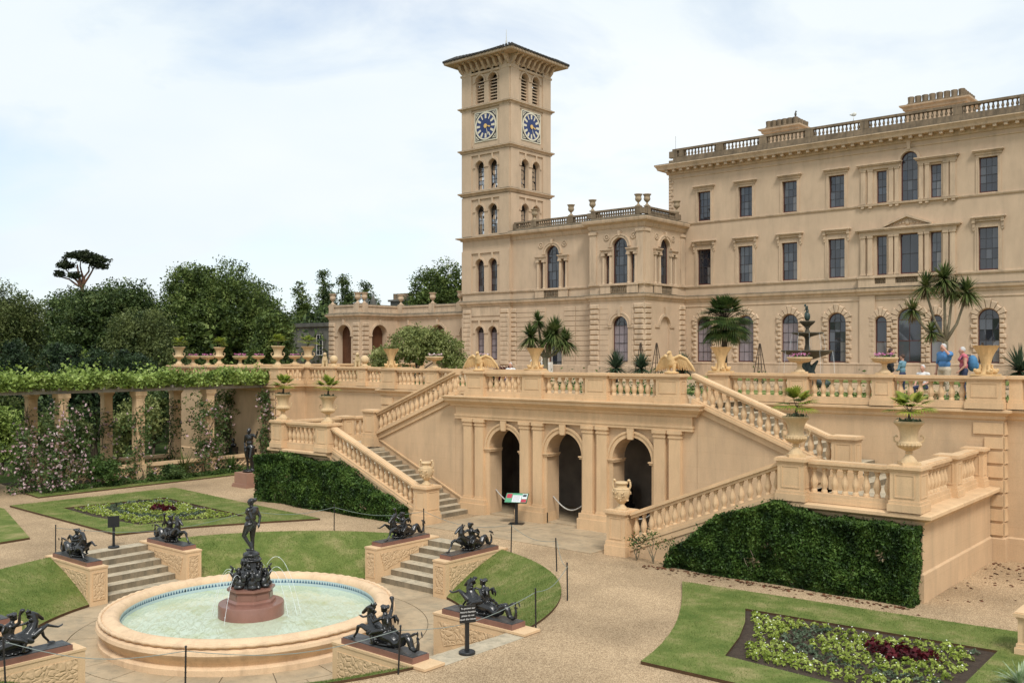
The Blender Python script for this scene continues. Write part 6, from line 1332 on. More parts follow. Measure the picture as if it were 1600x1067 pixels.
while y < 27.6:
    mb = MB(); mb.box(PXB-.5, PXF+.4, y-.04, y+.04, 4.06, 4.16); obj('rafter', mb, M['timber'], pg); y += .62
def lattice(x, ya, yb, h, nm):
    t = thing('lattice_wall', 'low apricot lattice parapet ' + nm, 'wall', (x, (ya+yb)/2, 0), 'lattice parapets of the pergola')
    mb = MB(); mb.box(x-.11, x+.11, ya, yb, h-.14, h); obj('coping', mb, M['terr'], t); mb = MB(); mb.box(x-.1, x+.1, ya, yb, 0, .14); obj('plinth', mb, M['terr'], t)
    mb = MB(); s = .26; n = int((yb-ya)/s)
    for k in range(-2, n+1):
        for sg in (1, -1):
            y0 = ya+k*s; P = []
            for q in range(7):
                z = .14+(h-.28)*q/6; yy = y0+s*(0.5+sg*(q/6*2.0-.5)) if sg > 0 else y0+s*(2.0-q/6*2.0)
                P.append((x, min(max(yy+sg*.03*math.sin(q*math.pi/1.5), ya), yb), z))
            mb.tube(P, .03, 4, False)
    obj('lattice', mb, M['terr'], t)
for a, b, lb in ((21.46, 24.34, 'between the two right front posts of the pergola'), (18.16, 20.94, 'between the middle front posts of the pergola'), (24.86, 27.6, 'between the pergola and the terrace wall')): lattice(PXF, a, b, .8, lb)
for a, b, lb in ((21.46, 24.34, 'between the right back posts of the pergola'), (18.16, 20.94, 'between the middle back posts of the pergola')): lattice(PXB, a, b, .8, lb)
n = 38000; yv = rng.uniform(10.6, 27.75, n); xv = rng.uniform(-42.4, -38.45, n); zv = 4.17+np.abs(rng.normal(size=n))*.2*(1+.5*np.sin(yv*1.7)+.4*np.sin(yv*3.9+1))
e = rng.random(n) < .3; xv = np.where(e, -38.7+rng.normal(size=n)*.12, xv); zv = np.where(e, 4.38+rng.normal(size=n)*.15+.1*np.sin(yv*2.3), zv); zv = np.maximum(zv, 4.10)
t = thing('vine_canopy', 'bright green vine spreading over the top of the pergola', 'vine', (-40.4, 20, 4.1)); link('foliage', quads_mesh('foliage', leaf_quads(np.stack([xv, yv, zv], 1), .135, .7, .8)-np.array((-40.4, 20, 4.1)), M['lf_lime']), t, (-40.4, 20, 4.1))
def climber(label, x, y, h0, h1, w, n, nf, lf='lf_rose'):
    t = thing('climbing_rose', label, 'rose', (x, y, 0), 'climbing roses on the pergola posts'); mb = MB()
    for k in range(4): limb(mb, (x+random.uniform(-.2, .3), y+random.uniform(-.3, .3), 0), (x+random.uniform(-.2, .2), y+random.uniform(-.3, .3), h1), .02, .01, .1, 5, 8)
    obj('stem', mb, M['bark'], t); nc = max(6, n//22); cz = rng.uniform(h0, h1, nc); cc = np.stack([x+.12+rng.normal(size=nc)*w*.55, y+rng.normal(size=nc)*w, cz], 1)
    pts = np.repeat(cc, 22, axis=0)+rng.normal(size=(nc*22, 3))*.13; link('foliage', quads_mesh('foliage', leaf_quads(pts, .12, .5, .6)-np.array((x, y, 0)), M[lf]), t, (x, y, 0))
    if nf:
        k = rng.integers(0, nc, nf); f = cc[k]+rng.normal(size=(nf, 3))*.16+np.array([.14, -.06, .03]); fl = np.repeat(f, 5, axis=0)+rng.normal(size=(nf*5, 3))*.022; link('flowers', quads_mesh('flowers', leaf_quads(fl, .075, .5, .9)-np.array((x, y, 0)), M['pink']), t, (x, y, 0))['kind'] = 'stuff'
climber('pink climbing rose on the pergola post nearest the statue', -38.9, 24.5, .2, 3.3, .36, 1700, 90); climber('leafy climber on the pergola post left of the statue one', -38.9, 21.1, .1, 3.2, .27, 1100, 30)
climber('large pink climbing rose covering the left front pergola post', -38.85, 18.0, .2, 3.5, .50, 1900, 190); climber('pink climbing rose at the left end of the pergola', -39.3, 16.6, .1, 2.6, .4, 1200, 110)
climber('rose trained on terrace wall at the right end of pergola', -38.75, 27.45, .3, 3.7, .24, 1200, 50); climber('dark climber on the back post behind the statue post', -41.8, 24.4, .3, 3.4, .2, 600, 14); climber('white climber on the middle back post of pergola', -41.8, 21.0, .3, 3.1, .2, 520, 40); climber('climber on the left back post of the pergola', -41.8, 17.7, .1, 3.4, .26, 700, 40); climber('dark climber on the far left back post', -42.0, 15.2, .1, 3.4, .4, 900, 30)
climber('green climber on the terrace wall behind the pergola posts', -41.9, 27.45, .3, 3.7, .42, 1600, 20, 'lf_oak'); climber('leafy climber at the far end of terrace wall behind pergola', -43.4, 27.4, .3, 3.7, .5, 1600, 10, 'lf_oak')
climber('pink rose spilling beside left front pergola post', -38.7, 17.2, .1, 2.4, .4, 1000, 110)
for x, y, r, h, lf, lb in ((-38.6, 19.3, .75, 1.25, 'lf_fern', 'rounded green shrub in front of the pergola lattice'), (-38.7, 25.6, .6, .95, 'lf_fern', 'fern clump left of the bronze figure'), (-38.3, 27.0, .55, .95, 'lf_fern', 'fern clump right of the bronze figure'), (-38.9, 23.3, .45, 1.5, 'lf_cord', 'spiky plant beside the pergola lattice'), (-40.6, 25.9, .6, 1.5, 'lf_palm', 'dark palm like shrub under the pergola by the wall'), (-38.5, 22.4, .4, .6, 'lf_rose', 'leafy clump in front of the pergola lattice')):
    if lf in ('lf_cord', 'lf_palm') or 'fern' in lb:
        Q = tuft((x, y, .15), 110, h, .05, .05, 1.0, .45); t = thing('border_clump', lb, 'plant', (x, y, 0)); link('leaves', quads_mesh('leaves', np.array(Q)-np.array((x, y, 0)), M[lf]), t, (x, y, 0)); 
    else: tree('border_shrub', lb, (x, y, 0), [((0, 0, h*.55), (r, r, h*.5)), ((.2, .3, h*.4), (r*.6, r*.6, h*.4))], lf, .1, 80, 20, .12, .03, cat='shrub')
n = 5200; x = rng.uniform(-38.95, -38.25, n); y = rng.uniform(17.2, 27.4, n); z = .03+rng.random(n)*(.14+.12*np.sin(y*2.1)**2+.06*np.sin(y*5.3)); setp(link('border_foliage', quads_mesh('border_foliage', leaf_quads(np.stack([x, y, z], 1), .11, .2, .35), M['lf_fern']), None, (0, 0, 0)), 'low leafy border along the foot of the pergola', 'plants', kind='stuff')
# ================================================================== SCULPTURE, URNS, PEOPLE, SMALL THINGS
def blob(name, prims, mats, voxel=0.015, smooth=3):
    """continuous surface grown round tapered limbs and ellipsoids (voxel-united, smoothed); prims: (kind, data, mat index)"""
    mb = MB()
    for k, d, mi in prims:
        if k == 't':
            mb.tube([p[:3] for p in d], [p[3] for p in d], 10)
            for p in (d[0], d[-1]): mb.ell(p[:3], p[3], n=10, m=6)
            for p in d[1:-1]: mb.ell(p[:3], p[3]*0.99, n=10, m=6)
        else: mb.ell(d[0], d[1], d[2] if len(d) > 2 else (0, 0, 0), 14, 8)
    ob = bpy.data.objects.new('tmp', mb.mesh('tmp')); COL.objects.link(ob)
    r = ob.modifiers.new('r', 'REMESH'); r.mode = 'VOXEL'; r.voxel_size = voxel
    s = ob.modifiers.new('s', 'SMOOTH'); s.iterations = smooth; s.factor = 0.5
    dg = bpy.context.evaluated_depsgraph_get(); dg.update(); me = bpy.data.meshes.new_from_object(ob.evaluated_get(dg)); me.name = name
    old = ob.data; bpy.data.objects.remove(ob); bpy.data.meshes.remove(old)
    me.materials.clear()
    for m in mats: me.materials.append(m)
    n = len(me.polygons); me.polygons.foreach_set('use_smooth', np.ones(n, dtype=bool))
    if len(mats) > 1:
        c = np.empty(n*3, dtype=np.float32); me.polygons.foreach_get('center', c); c = c.reshape(-1, 3); best = np.full(n, 1e9); mi_ = np.zeros(n, dtype=np.int32)
        for k, d, mi in prims:
            if k == 't':
                for p, q in zip(d[:-1], d[1:]):
                    a, b = np.array(p[:3]), np.array(q[:3]); ab = b-a; t = np.clip(((c-a)@ab)/max(ab@ab, 1e-9), 0, 1); dd = np.linalg.norm(c-(a+t[:, None]*ab), axis=1)-(p[3]+(q[3]-p[3])*t)
                    w = dd < best; best[w] = dd[w]; mi_[w] = mi
            else:
                M3 = np.array(Euler(d[2] if len(d) > 2 else (0, 0, 0)).to_matrix()); l = (c-np.array(d[0]))@M3; rr = np.array(d[1] if hasattr(d[1], '__len__') else (d[1],)*3); dd = (np.linalg.norm(l/rr, axis=1)-1)*rr.min(); w = dd < best; best[w] = dd[w]; mi_[w] = mi
        me.polygons.foreach_set('material_index', mi_)
    return me
# ------------------------------------------------------------------ sea horses on the piers
def seahorse(variant):
    q = 1 if variant == 0 else -1; rn_ = random.Random(variant)
    P = [('t', [(.30, 0, .34, .145), (.12, 0, .27, .165), (-.08, 0, .24, .16), (-.24, 0, .20, .135), (-.36, 0, .12, .112), (-.46, 0, .17, .10), (-.53, 0, .30, .088), (-.61, 0, .34, .076), (-.68, 0, .24, .066), (-.73, 0, .10, .058), (-.81, 0, .065, .050), (-.885, 0, .11, .040), (-.90, 0, .24, .028), (-.87, 0, .36, .020)], 0),
         ('e', ((-.82, .05, .43), (.085, .014, .035), (0, .6, .7)), 0), ('e', ((-.94, -.05, .43), (.085, .014, .035), (0, -.6, -.6)), 0), ('e', ((-.885, 0, .44), (.02, .014, .075)), 0), ('e', ((-.93, .03, .37), (.05, .012, .022), (0, -.9, .3)), 0),
         ('t', [(.27, 0, .37, .135), (.35, 0, .50, .10), (.385, 0, .62, .078), (.36, .01*q, .74, .066), (.34, .02*q, .79, .062)], 0), ('t', [(.35, .02*q, .80, .062), (.43, .03*q, .76, .050), (.50, .04*q, .69, .040), (.545, .045*q, .64, .036)], 0), ('e', ((.555, .045*q, .625), (.03, .032, .025)), 0),
         ('e', ((.30, .065, .88), (.016, .014, .045), (0, -.3, 0)), 0), ('e', ((.30, -.03, .88), (.016, .014, .045), (0, -.3, 0)), 0), ('e', ((.42, .075*q, .79), (.018, .012, .014)), 0),
         ('t', [(.34, .10*q, .31, .075), (.48, .13*q, .37, .055), (.58, .14*q, .33, .040), (.62, .14*q, .19, .028), (.70, .14*q, .075, .024)], 0), ('e', ((.75, .14*q, .035), (.075, .05, .018)), 0), ('e', ((.79, .17*q, .03), (.04, .014, .014), (0, 0, .5*q)), 0), ('e', ((.79, .11*q, .03), (.04, .014, .014), (0, 0, -.5*q)), 0),
         ('t', [(.34, -.10*q, .35, .075), (.46, -.13*q, .47, .055), (.56, -.13*q, .53, .038), (.68, -.13*q, .47, .027), (.76, -.13*q, .44, .024)], 0), ('e', ((.80, -.13*q, .45), (.06, .035, .016), (0, -.4, 0)), 0), ('e', ((.84, -.11*q, .47), (.03, .012, .012), (0, -.4, .4)), 0),
         ('t', [(-.07, 0, .38, .105), (-.07, 0, .50, .092), (-.04, 0, .62, .098), (-.02, 0, .68, .055), (-.01, 0, .73, .042)], 0), ('e', ((.01, 0, .82), (.070, .062, .082)), 0), ('e', ((.075, 0, .81), (.018, .014, .020)), 0), ('e', ((.045, 0, .765), (.04, .036, .032)), 0),
         ('t', [(-.02, .11*q, .64, .042), (.10, .17*q, .55, .034), (.23, .10*q, .58, .026), (.28, .08*q, .60, .03)], 0)]
    for k in range(9): a = 2*math.pi*k/9; P.append(('e', ((-.015+.06*math.cos(a), .055*math.sin(a), .865+rn_.uniform(-.02, .03)), (.034, .034, .034)), 0))
    for k in range(9): t = k/8; P.append(('e', ((.27+.05*math.sin(t*3)-.10*max(0, t-.6), rn_.uniform(-.05, .05), .86-.50*t), (.06, .03, .04), (0, .7, rn_.uniform(-.5, .5))), 0))
    for k in range(7): t = k/6; P.append(('e', ((-.15-.42*t, 0, .38-.06*t+.05*math.sin(t*6)), (.045, .012, .05), (0, -.5, 0)), 0))
    if variant == 0: P += [('t', [(-.02, -.11, .64, .042), (.03, -.20, .73, .034), (.03, -.22, .88, .026)], 0), ('t', [(.03, -.22, .90, .025), (.05, -.23, .96, .035), (.07, -.24, 1.0, .048)], 0)]
    else: P += [('t', [(-.02, .11, .64, .042), (-.13, .19, .56, .034), (-.17, .13, .43, .028)], 0)]
    for s_ in (1, -1): P += [('t', [(-.05, s_*.11, .38, .072), (.08, s_*.19, .33, .056), (.14, s_*.21, .27, .046), (.10, s_*.215, .14, .034), (.09, s_*.215, .09, .028)], 0), ('e', ((.14, s_*.215, .075), (.055, .026, .022)), 0), ('t', [(-.10, s_*.05, .62, .03), (-.19, s_*.10, .68, .030), (-.23, s_*.13, .58, .024), (-.22, s_*.13, .48, .012)], 0), ('e', ((-.17, s_*.095, .60), (.065, .014, .10), (0, .35, s_*.35)), 0), ('e', ((.22, s_*.15, .27), (.11, .018, .07), (0, .4, s_*.5)), 0)]
    P += [('e', ((.05, 0, .05), (.30, .15, .06)), 0)]
    for k in range(10): P.append(('e', ((rn_.uniform(-.3, .35), rn_.uniform(-.16, .16), rn_.uniform(.02, .10)), (rn_.uniform(.03, .07), rn_.uniform(.03, .06), rn_.uniform(.02, .05))), 0))
    return blob('sea_horse', P, [M['bronze']], 0.0115, 1)
SH = [seahorse(0), seahorse(1)]
SHL = {(0, 1): 'bronze winged child on sea horse beside the signpost right of basin', (0, -1): 'bronze sea horse with raised arm rider nearest the camera, right of basin', (1, 1): 'bronze sea horse group left of the steps near the arcade', (1, -1): 'bronze child riding sea horse right of the steps near the arcade', (2, -1): 'bronze sea horse group by pergola steps nearer the central figure', (2, 1): 'bronze sea horse group by pergola steps at the left', (3, 1): 'bronze sea horse hidden beyond the bottom left corner pier', (3, -1): 'bronze sea horse at the bottom left corner'}
for i, (key, (p, a)) in enumerate(SLAB.items()):
    o = link('bronze_sea_horse', SH[0 if key in ((0, -1), (2, -1), (1, 1), (3, 1)) else 1], None, p, a+math.pi, (0.98, 1.0, 0.80)); setp(o, SHL[key], 'sculpture', 'bronze sea horses round the fountain')
# ------------------------------------------------------------------ human figures
def human(J=None, mats=None, H=1.75, bulk=1.0, female=False):
    """joints in metres for a 1.75 m person facing +x; returns primitives. mats: dict part -> index"""
    j = dict(pel=(0, 0, .96), wst=(0, 0, 1.12), chs=(0, 0, 1.32), nck=(0, 0, 1.48), hed=(.02, 0, 1.635), hipL=(0, .09, .93), hipR=(0, -.09, .93), kneL=(.02, .10, .51), kneR=(.02, -.10, .51), ankL=(-.02, .10, .09), ankR=(-.02, -.10, .09), shL=(0, .185, 1.41), shR=(0, -.185, 1.41), elL=(-.02, .24, 1.13), elR=(-.02, -.24, 1.13), wrL=(.05, .24, .89), wrR=(.05, -.24, .89), hdL=None, hdR=None)
    j.update(J or {}); m = dict(skin=0, top=0, leg=0, shoe=0, hair=0, slv=0); m.update(mats or {}); P = []; b = bulk; f = 0.92 if female else 1.0
    T = lambda a, b_, r0, r1, k, mid=None: P.append(('t', [(*j[a], r0), *([] if mid is None else [mid]), (*j[b_], r1)], k))
    P.append(('e', (j['pel'], (.125*b, .165*b, .12)), m['leg'])); P.append(('e', (j['wst'], (.115*b, .145*b*f, .14)), m['top'])); P.append(('e', (j['chs'], (.125*b, .175*b*f, .17)), m['top'])); P.append(('t', [(*j['shL'], .07*b), (j['chs'][0], j['chs'][1], j['chs'][2]+.1, .085*b), (*j['shR'], .07*b)], m['top']))
    if female: P.append(('e', ((j['chs'][0]+.10, j['chs'][1]+.075, j['chs'][2]+.0), .06), m['top'])); P.append(('e', ((j['chs'][0]+.10, j['chs'][1]-.075, j['chs'][2]+.0), .06), m['top']))
    P.append(('t', [(j['nck'][0], j['nck'][1], j['nck'][2]-.04, .06), (*j['nck'], .052), (j['hed'][0]-.02, j['hed'][1], j['hed'][2]-.08, .05)], m['skin']))
    h = j['hed']; P.append(('e', (h, (.092, .076, .112)), m['skin'])); P.append(('e', ((h[0]+.03, h[1], h[2]-.07), (.055, .05, .05)), m['skin'])); P.append(('t', [(h[0]+.088, h[1], h[2]+.005, .012), (h[0]+.105, h[1], h[2]-.025, .016)], m['skin']))
    for s_ in (-1, 1): P.append(('e', ((h[0]-.005, h[1]+s_*.078, h[2]-.01), (.022, .012, .032)), m['skin']))
    P.append(('e', ((h[0]-.022, h[1], h[2]+.03), (.092, .083, .10)), m['hair']))
    for s_ in ('L', 'R'):
        T('hip'+s_, 'kne'+s_, .095*b, .062, m['leg']); T('kne'+s_, 'ank'+s_, .06, .04, m['leg']); a = j['ank'+s_]; P.append(('t', [(a[0]-.03, a[1], a[2]-.045, .042), (a[0]+.08, a[1], a[2]-.05, .04), (a[0]+.15, a[1], a[2]-.055, .033)], m['shoe']))
        T('sh'+s_, 'el'+s_, .056*b, .044, m['slv']); T('el'+s_, 'wr'+s_, .042, .030, m['skin'] if m['slv'] != m.get('long', -1) else m['slv'])
        w = Vector(j['wr'+s_]); e = Vector(j['el'+s_]); d = (w-e).normalized() if j['hd'+s_] is None else (Vector(j['hd'+s_])-w).normalized(); sd2 = d.cross(Vector((1, 0, 0))); sd2 = sd2.normalized() if sd2.length > .1 else Vector((0, 1, 0))
        pc = w+d*.06; P.append(('t', [(*w, .028), (*pc, .036), (*(w+d*.09), .034)], m['skin']))
        for k, L in ((-1.5, .06), (-.5, .075), (.5, .072), (1.5, .055)): st_ = w+d*.09+sd2*.016*k; mid = st_+d*L*.55; en = mid+(d*.8+Vector((.25, 0, -.1))).normalized()*L*.5; P.append(('t', [(*st_, .0105), (*mid, .0095), (*en, .008)], m['skin']))
        tb = w+d*.03+sd2*.03; P.append(('t', [(*tb, .013), (*(tb+d*.045+sd2*.03), .011), (*(tb+d*.075+sd2*.032), .009)], m['skin']))
    s = H/1.75; out = []
    for k, d, mi in P:
        if k == 't': out.append((k, [tuple(c*s for c in p) for p in d], mi))
        else: out.append((k, (tuple(c*s for c in d[0]), tuple(c*s for c in (d[1] if hasattr(d[1], '__len__') else (d[1],)*3)), *d[2:]), mi))
    return out
# central bronze figure
fg = thing('fountain_figure', 'slender dark bronze nude standing on rockwork in the middle of the fountain', 'statue', (FC[0], FC[1], PT))
rk = [('t', [(0, 0, 0, .34), (0, 0, .2, .30), (0, 0, .45, .20), (0, 0, .70, .16)], 0), ('e', ((0, 0, .62), (.25, .25, .05)), 0), ('e', ((0, 0, .74), (.20, .20, .08)), 0)]
rn = random.Random(5)
for k in range(7):
    a = 2*math.pi*k/7; c, s_ = math.cos(a), math.sin(a); V_ = lambda r, z: (c*r, s_*r, z)
    rk += [('e', (V_(.34, .12), (.11, .11, .14)), 0), ('t', [(*V_(.38, .2), .05), (*V_(.46, .30), .035), (*V_(.42, .42), .028), (*V_(.47, .47), .024)], 0), ('e', (V_(.38, .05), (.12, .10, .06)), 0), ('e', ((c*.34-s_*.12, s_*.34+c*.12, .26), (.05, .09, .10), (0, 0, a)), 0), ('e', ((c*.30+s_*.1, s_*.30-c*.1, .34), (.06, .06, .08)), 0)]
for k in range(70): a = rn.uniform(0, 6.28); z = rn.uniform(0, .75); r = .40-.26*z/.75; rk.append(('e', ((math.cos(a)*r, math.sin(a)*r, z), (rn.uniform(.02, .05), rn.uniform(.02, .05), rn.uniform(.03, .07))), 0))
link('rockwork', blob('rockwork', rk, [M['bronze']], .0105, 0), fg, (FC[0], FC[1], PT), R(20))
ven = human(dict(pel=(0, .03, .96), wst=(.01, .02, 1.13), chs=(-.01, -.01, 1.32), nck=(-.0, -.02, 1.49), hed=(.03, -.02, 1.65), hipL=(.01, .12, .93), hipR=(0, -.07, .93), kneL=(.16, .10, .58), ankL=(-.02, .02, .17), kneR=(.0, -.05, .5), ankR=(-.03, -.02, .09), shL=(-.02, .165, 1.42), shR=(-.02, -.175, 1.41), elL=(-.13, .19, 1.17), wrL=(-.14, .10, .98), elR=(-.14, -.20, 1.16), wrR=(-.16, -.12, .95)), H=1.27, bulk=1.2, female=True)
ven.append(('e', ((-.07, -.015, 1.25), (.045, .045, .05)), 0))
link('figure', blob('figure', ven, [M['bronze']], .011, 3), fg, (FC[0], FC[1], PT+.76), R(203), (1.22, 1.2, 1.0))
# jets of water
js = thing('water_jets', 'thin arcs of water spouting from the fountain rockwork', 'water', (FC[0], FC[1], PT))
for k, (a, r0, z0, r1, hh) in enumerate(((.9, .36, .50, 1.15, .34), (.75, .42, .30, 1.1, .30), (.6, .42, .30, .95, .20), (3.9, .42, .28, .95, .22), (4.15, .42, .28, .85, .18), (3.6, .4, .28, .9, .2), (5.2, .42, .28, 1.0, .2), (2.2, .42, .3, 1.0, .2))):
    mb = MB(); P = []; c, s_ = math.cos(a-.15), math.sin(a-.15)
    for t in range(17): u = t/16; z = PT+z0+4*hh*u*(1-u)-(PT+z0-WZ)*u*u; r = r0+(r1-r0)*u; P.append((FC[0]+c*r, FC[1]+s_*r, z))
    mb.tube(P, [.0032+.002*(t % 3 == 0) for t in range(17)], 5); 
    for t in range(9, 17, 1): mb.ell((P[t][0]+random.uniform(-.02, .02), P[t][1]+random.uniform(-.02, .02), P[t][2]+random.uniform(-.02, .03)), .006, n=5, m=3)
    obj('jet', mb, M['jet'], js)
# bronze figure by the pergola
mb = MB(); x, y = -34.25, 23.55; mb.box(x-.52, x+.52, y-.52, y+.52, 0, .10); mb.box(x-.49, x+.49, y-.49, y+.49, .10, .15); mb.box(x-.44, x+.44, y-.44, y+.44, .15, .60)
solo('statue_plinth', mb, M['granite2'], 'square pink granite plinth under the bronze figure by the pergola', 'plinth', (x, y, 0))
nar = human(dict(hed=(.07, .03, 1.60), pel=(0, .03, .96), hipL=(.01, .12, .93), hipR=(0, -.06, .93), kneL=(.12, .13, .53), ankL=(.0, .12, .11), shL=(-.01, .20, 1.43), elL=(.10, .40, 1.36), wrL=(.16, .50, 1.52), shR=(.0, -.185, 1.38), elR=(.0, -.25, 1.10), wrR=(.14, -.12, .98)), H=1.82, bulk=.98)
nar += [('t', [(-.05, .14, .05, .10), (-.04, .15, .5, .08), (-.02, .14, .92, .10)], 0), ('t', [(.16, -.10, 1.02, .05), (.18, -.06, .85, .07), (.16, -.04, .6, .05)], 0), ('e', ((0, 0, .02), (.33, .30, .05)), 0)]
setp(link('bronze_figure', blob('bronze_figure', nar, [M['bronze']], .014, 3), None, (x, y, .645), R(-75)), 'dark bronze standing youth with raised left arm in front of the pergola', 'statue')
for k, (bx_, by_, lb) in enumerate(((-41.05, 27.3, 'left dark bust on the wall behind the bronze figure'), (-39.5, 27.3, 'right dark bust on the wall behind the bronze figure'))):
    t = thing('garden_bust', lb, 'bust', (bx_, by_, 0), 'dark busts under the pergola wall'); mb = MB(); mb.box(bx_-.16, bx_+.16, by_-.16, by_+.16, 0, .95); obj('pillar', mb, M['bronze'], t)
    link('bust', blob('bust', [('e', ((0, 0, .09), (.11, .17, .10)), 0), ('t', [(0, 0, .12, .06), (0, 0, .24, .05)], 0), ('e', ((.01, 0, .33), (.085, .075, .105)), 0), ('e', ((.09, 0, .31), (.02, .015, .025)), 0)], [M['bronze']], .015, 2), t, (bx_, by_, .95), R(-60))
# ------------------------------------------------------------------ urns, vases, bowls
def urn_a():
    mb = MB(); mb.box(-.20, .20, -.20, .20, 0, .07); mb.lathe([(.175, .07), (.17, .10), (.10, .19), (.065, .25), (.09, .27), (.09, .285), (.065, .30), (.10, .33), (.21, .39), (.25, .45), (.245, .50), (.20, .535), (.185, .60), (.20, .74), (.25, .86), (.30, .91), (.325, .935), (.33, .96), (.31, .985), (.27, .96), (.0, .90)], 24)
    for k in range(20): a = 2*math.pi*k/20; mb.tube([(math.cos(a)*r, math.sin(a)*r, z) for r, z in ((.11, .345), (.215, .40), (.25, .45), (.235, .505))], [.012, .022, .026, .014], 5)
    for a in (0, math.pi): c = math.cos(a); mb.tube([(c*.24, 0, .50), (c*.32, 0, .53), (c*.33, 0, .62), (c*.27, 0, .66), (c*.25, 0, .62)], .022, 6)
    return mb
URNA = shared('urn_campana', urn_a, M['urn'], 'auto')
def vase_b():
    mb = MB(); mb.box(-.17, .17, -.17, .17, 0, .03); mb.lathe([(.155, .03), (.15, .05), (.09, .11), (.075, .16), (.12, .20), (.19, .30), (.225, .42), (.235, .53), (.225, .56), (.235, .57), (.20, .59), (.155, .60), (.145, .67), (.17, .69), (.185, .73), (.15, .765), (.03, .775)], 22)
    for a in (0, math.pi): c = math.cos(a); mb.tube([(c*.22, 0, .58), (c*.25, 0, .66), (c*.235, 0, .76), (c*.18, 0, .80), (c*.16, 0, .74)], [.03, .028, .03, .034, .02], 7); mb.ell((c*.205, 0, .80), (.045, .05, .04))
    rn_ = random.Random(1)
    for k in range(46): a = rn_.uniform(0, 6.28); z = rn_.uniform(.26, .52); r = .13+.10*math.sin((z-.16)/.4*1.4); mb.ell((math.cos(a)*(r+.02), math.sin(a)*(r+.02), z), (rn_.uniform(.018, .035),)*3, n=6, m=4)
    return mb
VASEB = shared('lidded_vase', vase_b, M['urn'], 'auto')
def bowl_c():
    mb = MB(); mb.box(-.19, .19, -.19, .19, 0, .05); mb.lathe([(.17, .05), (.16, .08), (.09, .14), (.065, .22), (.08, .28), (.07, .30), (.14, .325), (.27, .36), (.33, .405), (.34, .43), (.38, .445), (.385, .475), (.36, .49), (.31, .475), (.0, .45)], 24)
    for k in range(24): a = 2*math.pi*k/24; mb.tube([(math.cos(a)*r, math.sin(a)*r, z) for r, z in ((.16, .33), (.275, .365), (.335, .41))], [.01, .02, .016], 4)
    return mb
BOWL = shared('shallow_bowl', bowl_c, M['urn'], 'auto')
def vase_d():
    mb = MB(); mb.box(-.36, .36, -.24, .24, 0, .045); mb.lathe([(.17, .045), (.155, .08), (.125, .13), (.115, .24), (.125, .33)], 14)
    n = 24; prof = [(.125, .33), (.14, .40), (.165, .50), (.205, .60), (.265, .70), (.315, .78), (.335, .805), (.30, .80), (.22, .68), (.0, .60)]; i = len(mb.v); pts = []
    for r, z in prof:
        for k in range(n): a = 2*math.pi*k/n; f = 1+.05*(1 if k % 2 else -1)*min(1, max(0, (z-.33)/.3)); pts.append((r*f*math.cos(a), r*f*math.sin(a), z+(.012 if k % 2 and z > .75 else 0)))
    mb.add(pts)
    for q in range(len(prof)-1):
        for k in range(n): mb.f.append((i+q*n+k, i+q*n+(k+1) % n, i+(q+1)*n+(k+1) % n, i+(q+1)*n+k))
    for a in (.4, 2.0, 3.6, 5.2):
        c, s_ = math.cos(a), math.sin(a); mb.ell((c*.22, s_*.18, .11), (.09, .07, .075)); mb.ell((c*.29, s_*.22, .15), (.045, .045, .045)); mb.tube([(c*.2, s_*.17, .1), (c*.15, s_*.14, .22), (c*.16, s_*.14, .3)], [.04, .035, .03], 6)
    return mb
VASED = shared('flared_vase', vase_d, M['ochre'], 'auto')
def roof_urn():
    mb = MB(); mb.box(-.17, .17, -.17, .17, 0, .06); mb.lathe([(.15, .06), (.14, .10), (.06, .20), (.055, .26), (.12, .32), (.21, .42), (.235, .52), (.22, .56), (.20, .66), (.24, .76), (.29, .80), (.29, .84), (.18, .85)], 16); return mb
RURN = shared('roof_urn', roof_urn, M['roofurn'], 'auto'); RURN2 = shared('arcade_urn', roof_urn, M['house2'], 'auto')
def place(mesh, name, label, cat, p, rz=0.0, sc=1.0, group=None): return setp(link(name, mesh, None, p, rz, (sc, sc, sc)), label, cat, group)
def young_palm(label, p, L=.40, r=.32, h=.26, nl=18):
    fan_palm('potted_palm', label, p, h, r, nl, L, 'lf_ypalm', 'young palms growing in the urns', .035, w=.065, cat='palm', lo=.1)
def under(label, p, r=.27, n=90, mat='lf_grey', flowers=None, nf=40):
    t = thing('urn_planting', label, 'plants', p, 'low planting in the urns and bowls'); a = rng.uniform(0, 6.28, n); rr = r*np.sqrt(rng.random(n)); C = np.stack([p[0]+rr*np.cos(a), p[1]+rr*np.sin(a), p[2]+.01+.09*rng.random(n)], 1); link('foliage', quads_mesh('foliage', leaf_quads(C, .08)-np.array(p), M[mat]), t, p)
    if flowers: a = rng.uniform(0, 6.28, nf); rr = r*np.sqrt(rng.random(nf)); C = np.stack([p[0]+rr*np.cos(a), p[1]+rr*np.sin(a), p[2]+.07+.08*rng.random(nf)], 1); link('flowers', quads_mesh('flowers', leaf_quads(C, .07, .6, .9)-np.array(p), M[flowers]), t, p)['kind'] = 'stuff'
for side, u, w in ((1, 8.86, 'on the inner pedestal of the right landing'), (1, 11.52, 'on the corner pedestal of the right landing'), (-1, 8.86, 'on the inner pedestal of the left landing'), (-1, 11.52, 'on the outer pedestal of the left landing')):
    p = (XC+side*u, 22.2, 3.03); place(URNA, 'stone_urn', 'handled campana urn ' + w, 'urn', p, R(35), 1.0, 'campana urns on the landings'); young_palm('small yellow green palm growing in the urn ' + w, (p[0], p[1], 3.95)); under('trailing grey green plants in the urn ' + w, (p[0], p[1], 3.96))
for side, w in ((1, 'right'), (-1, 'left')): place(VASEB, 'lidded_vase', 'carved lidded stone vase at the foot of the %s staircase' % w, 'vase', (XC+side*3.82, 22.2, 1.23), R(20), 1.0, 'lidded vases at the stair foot')
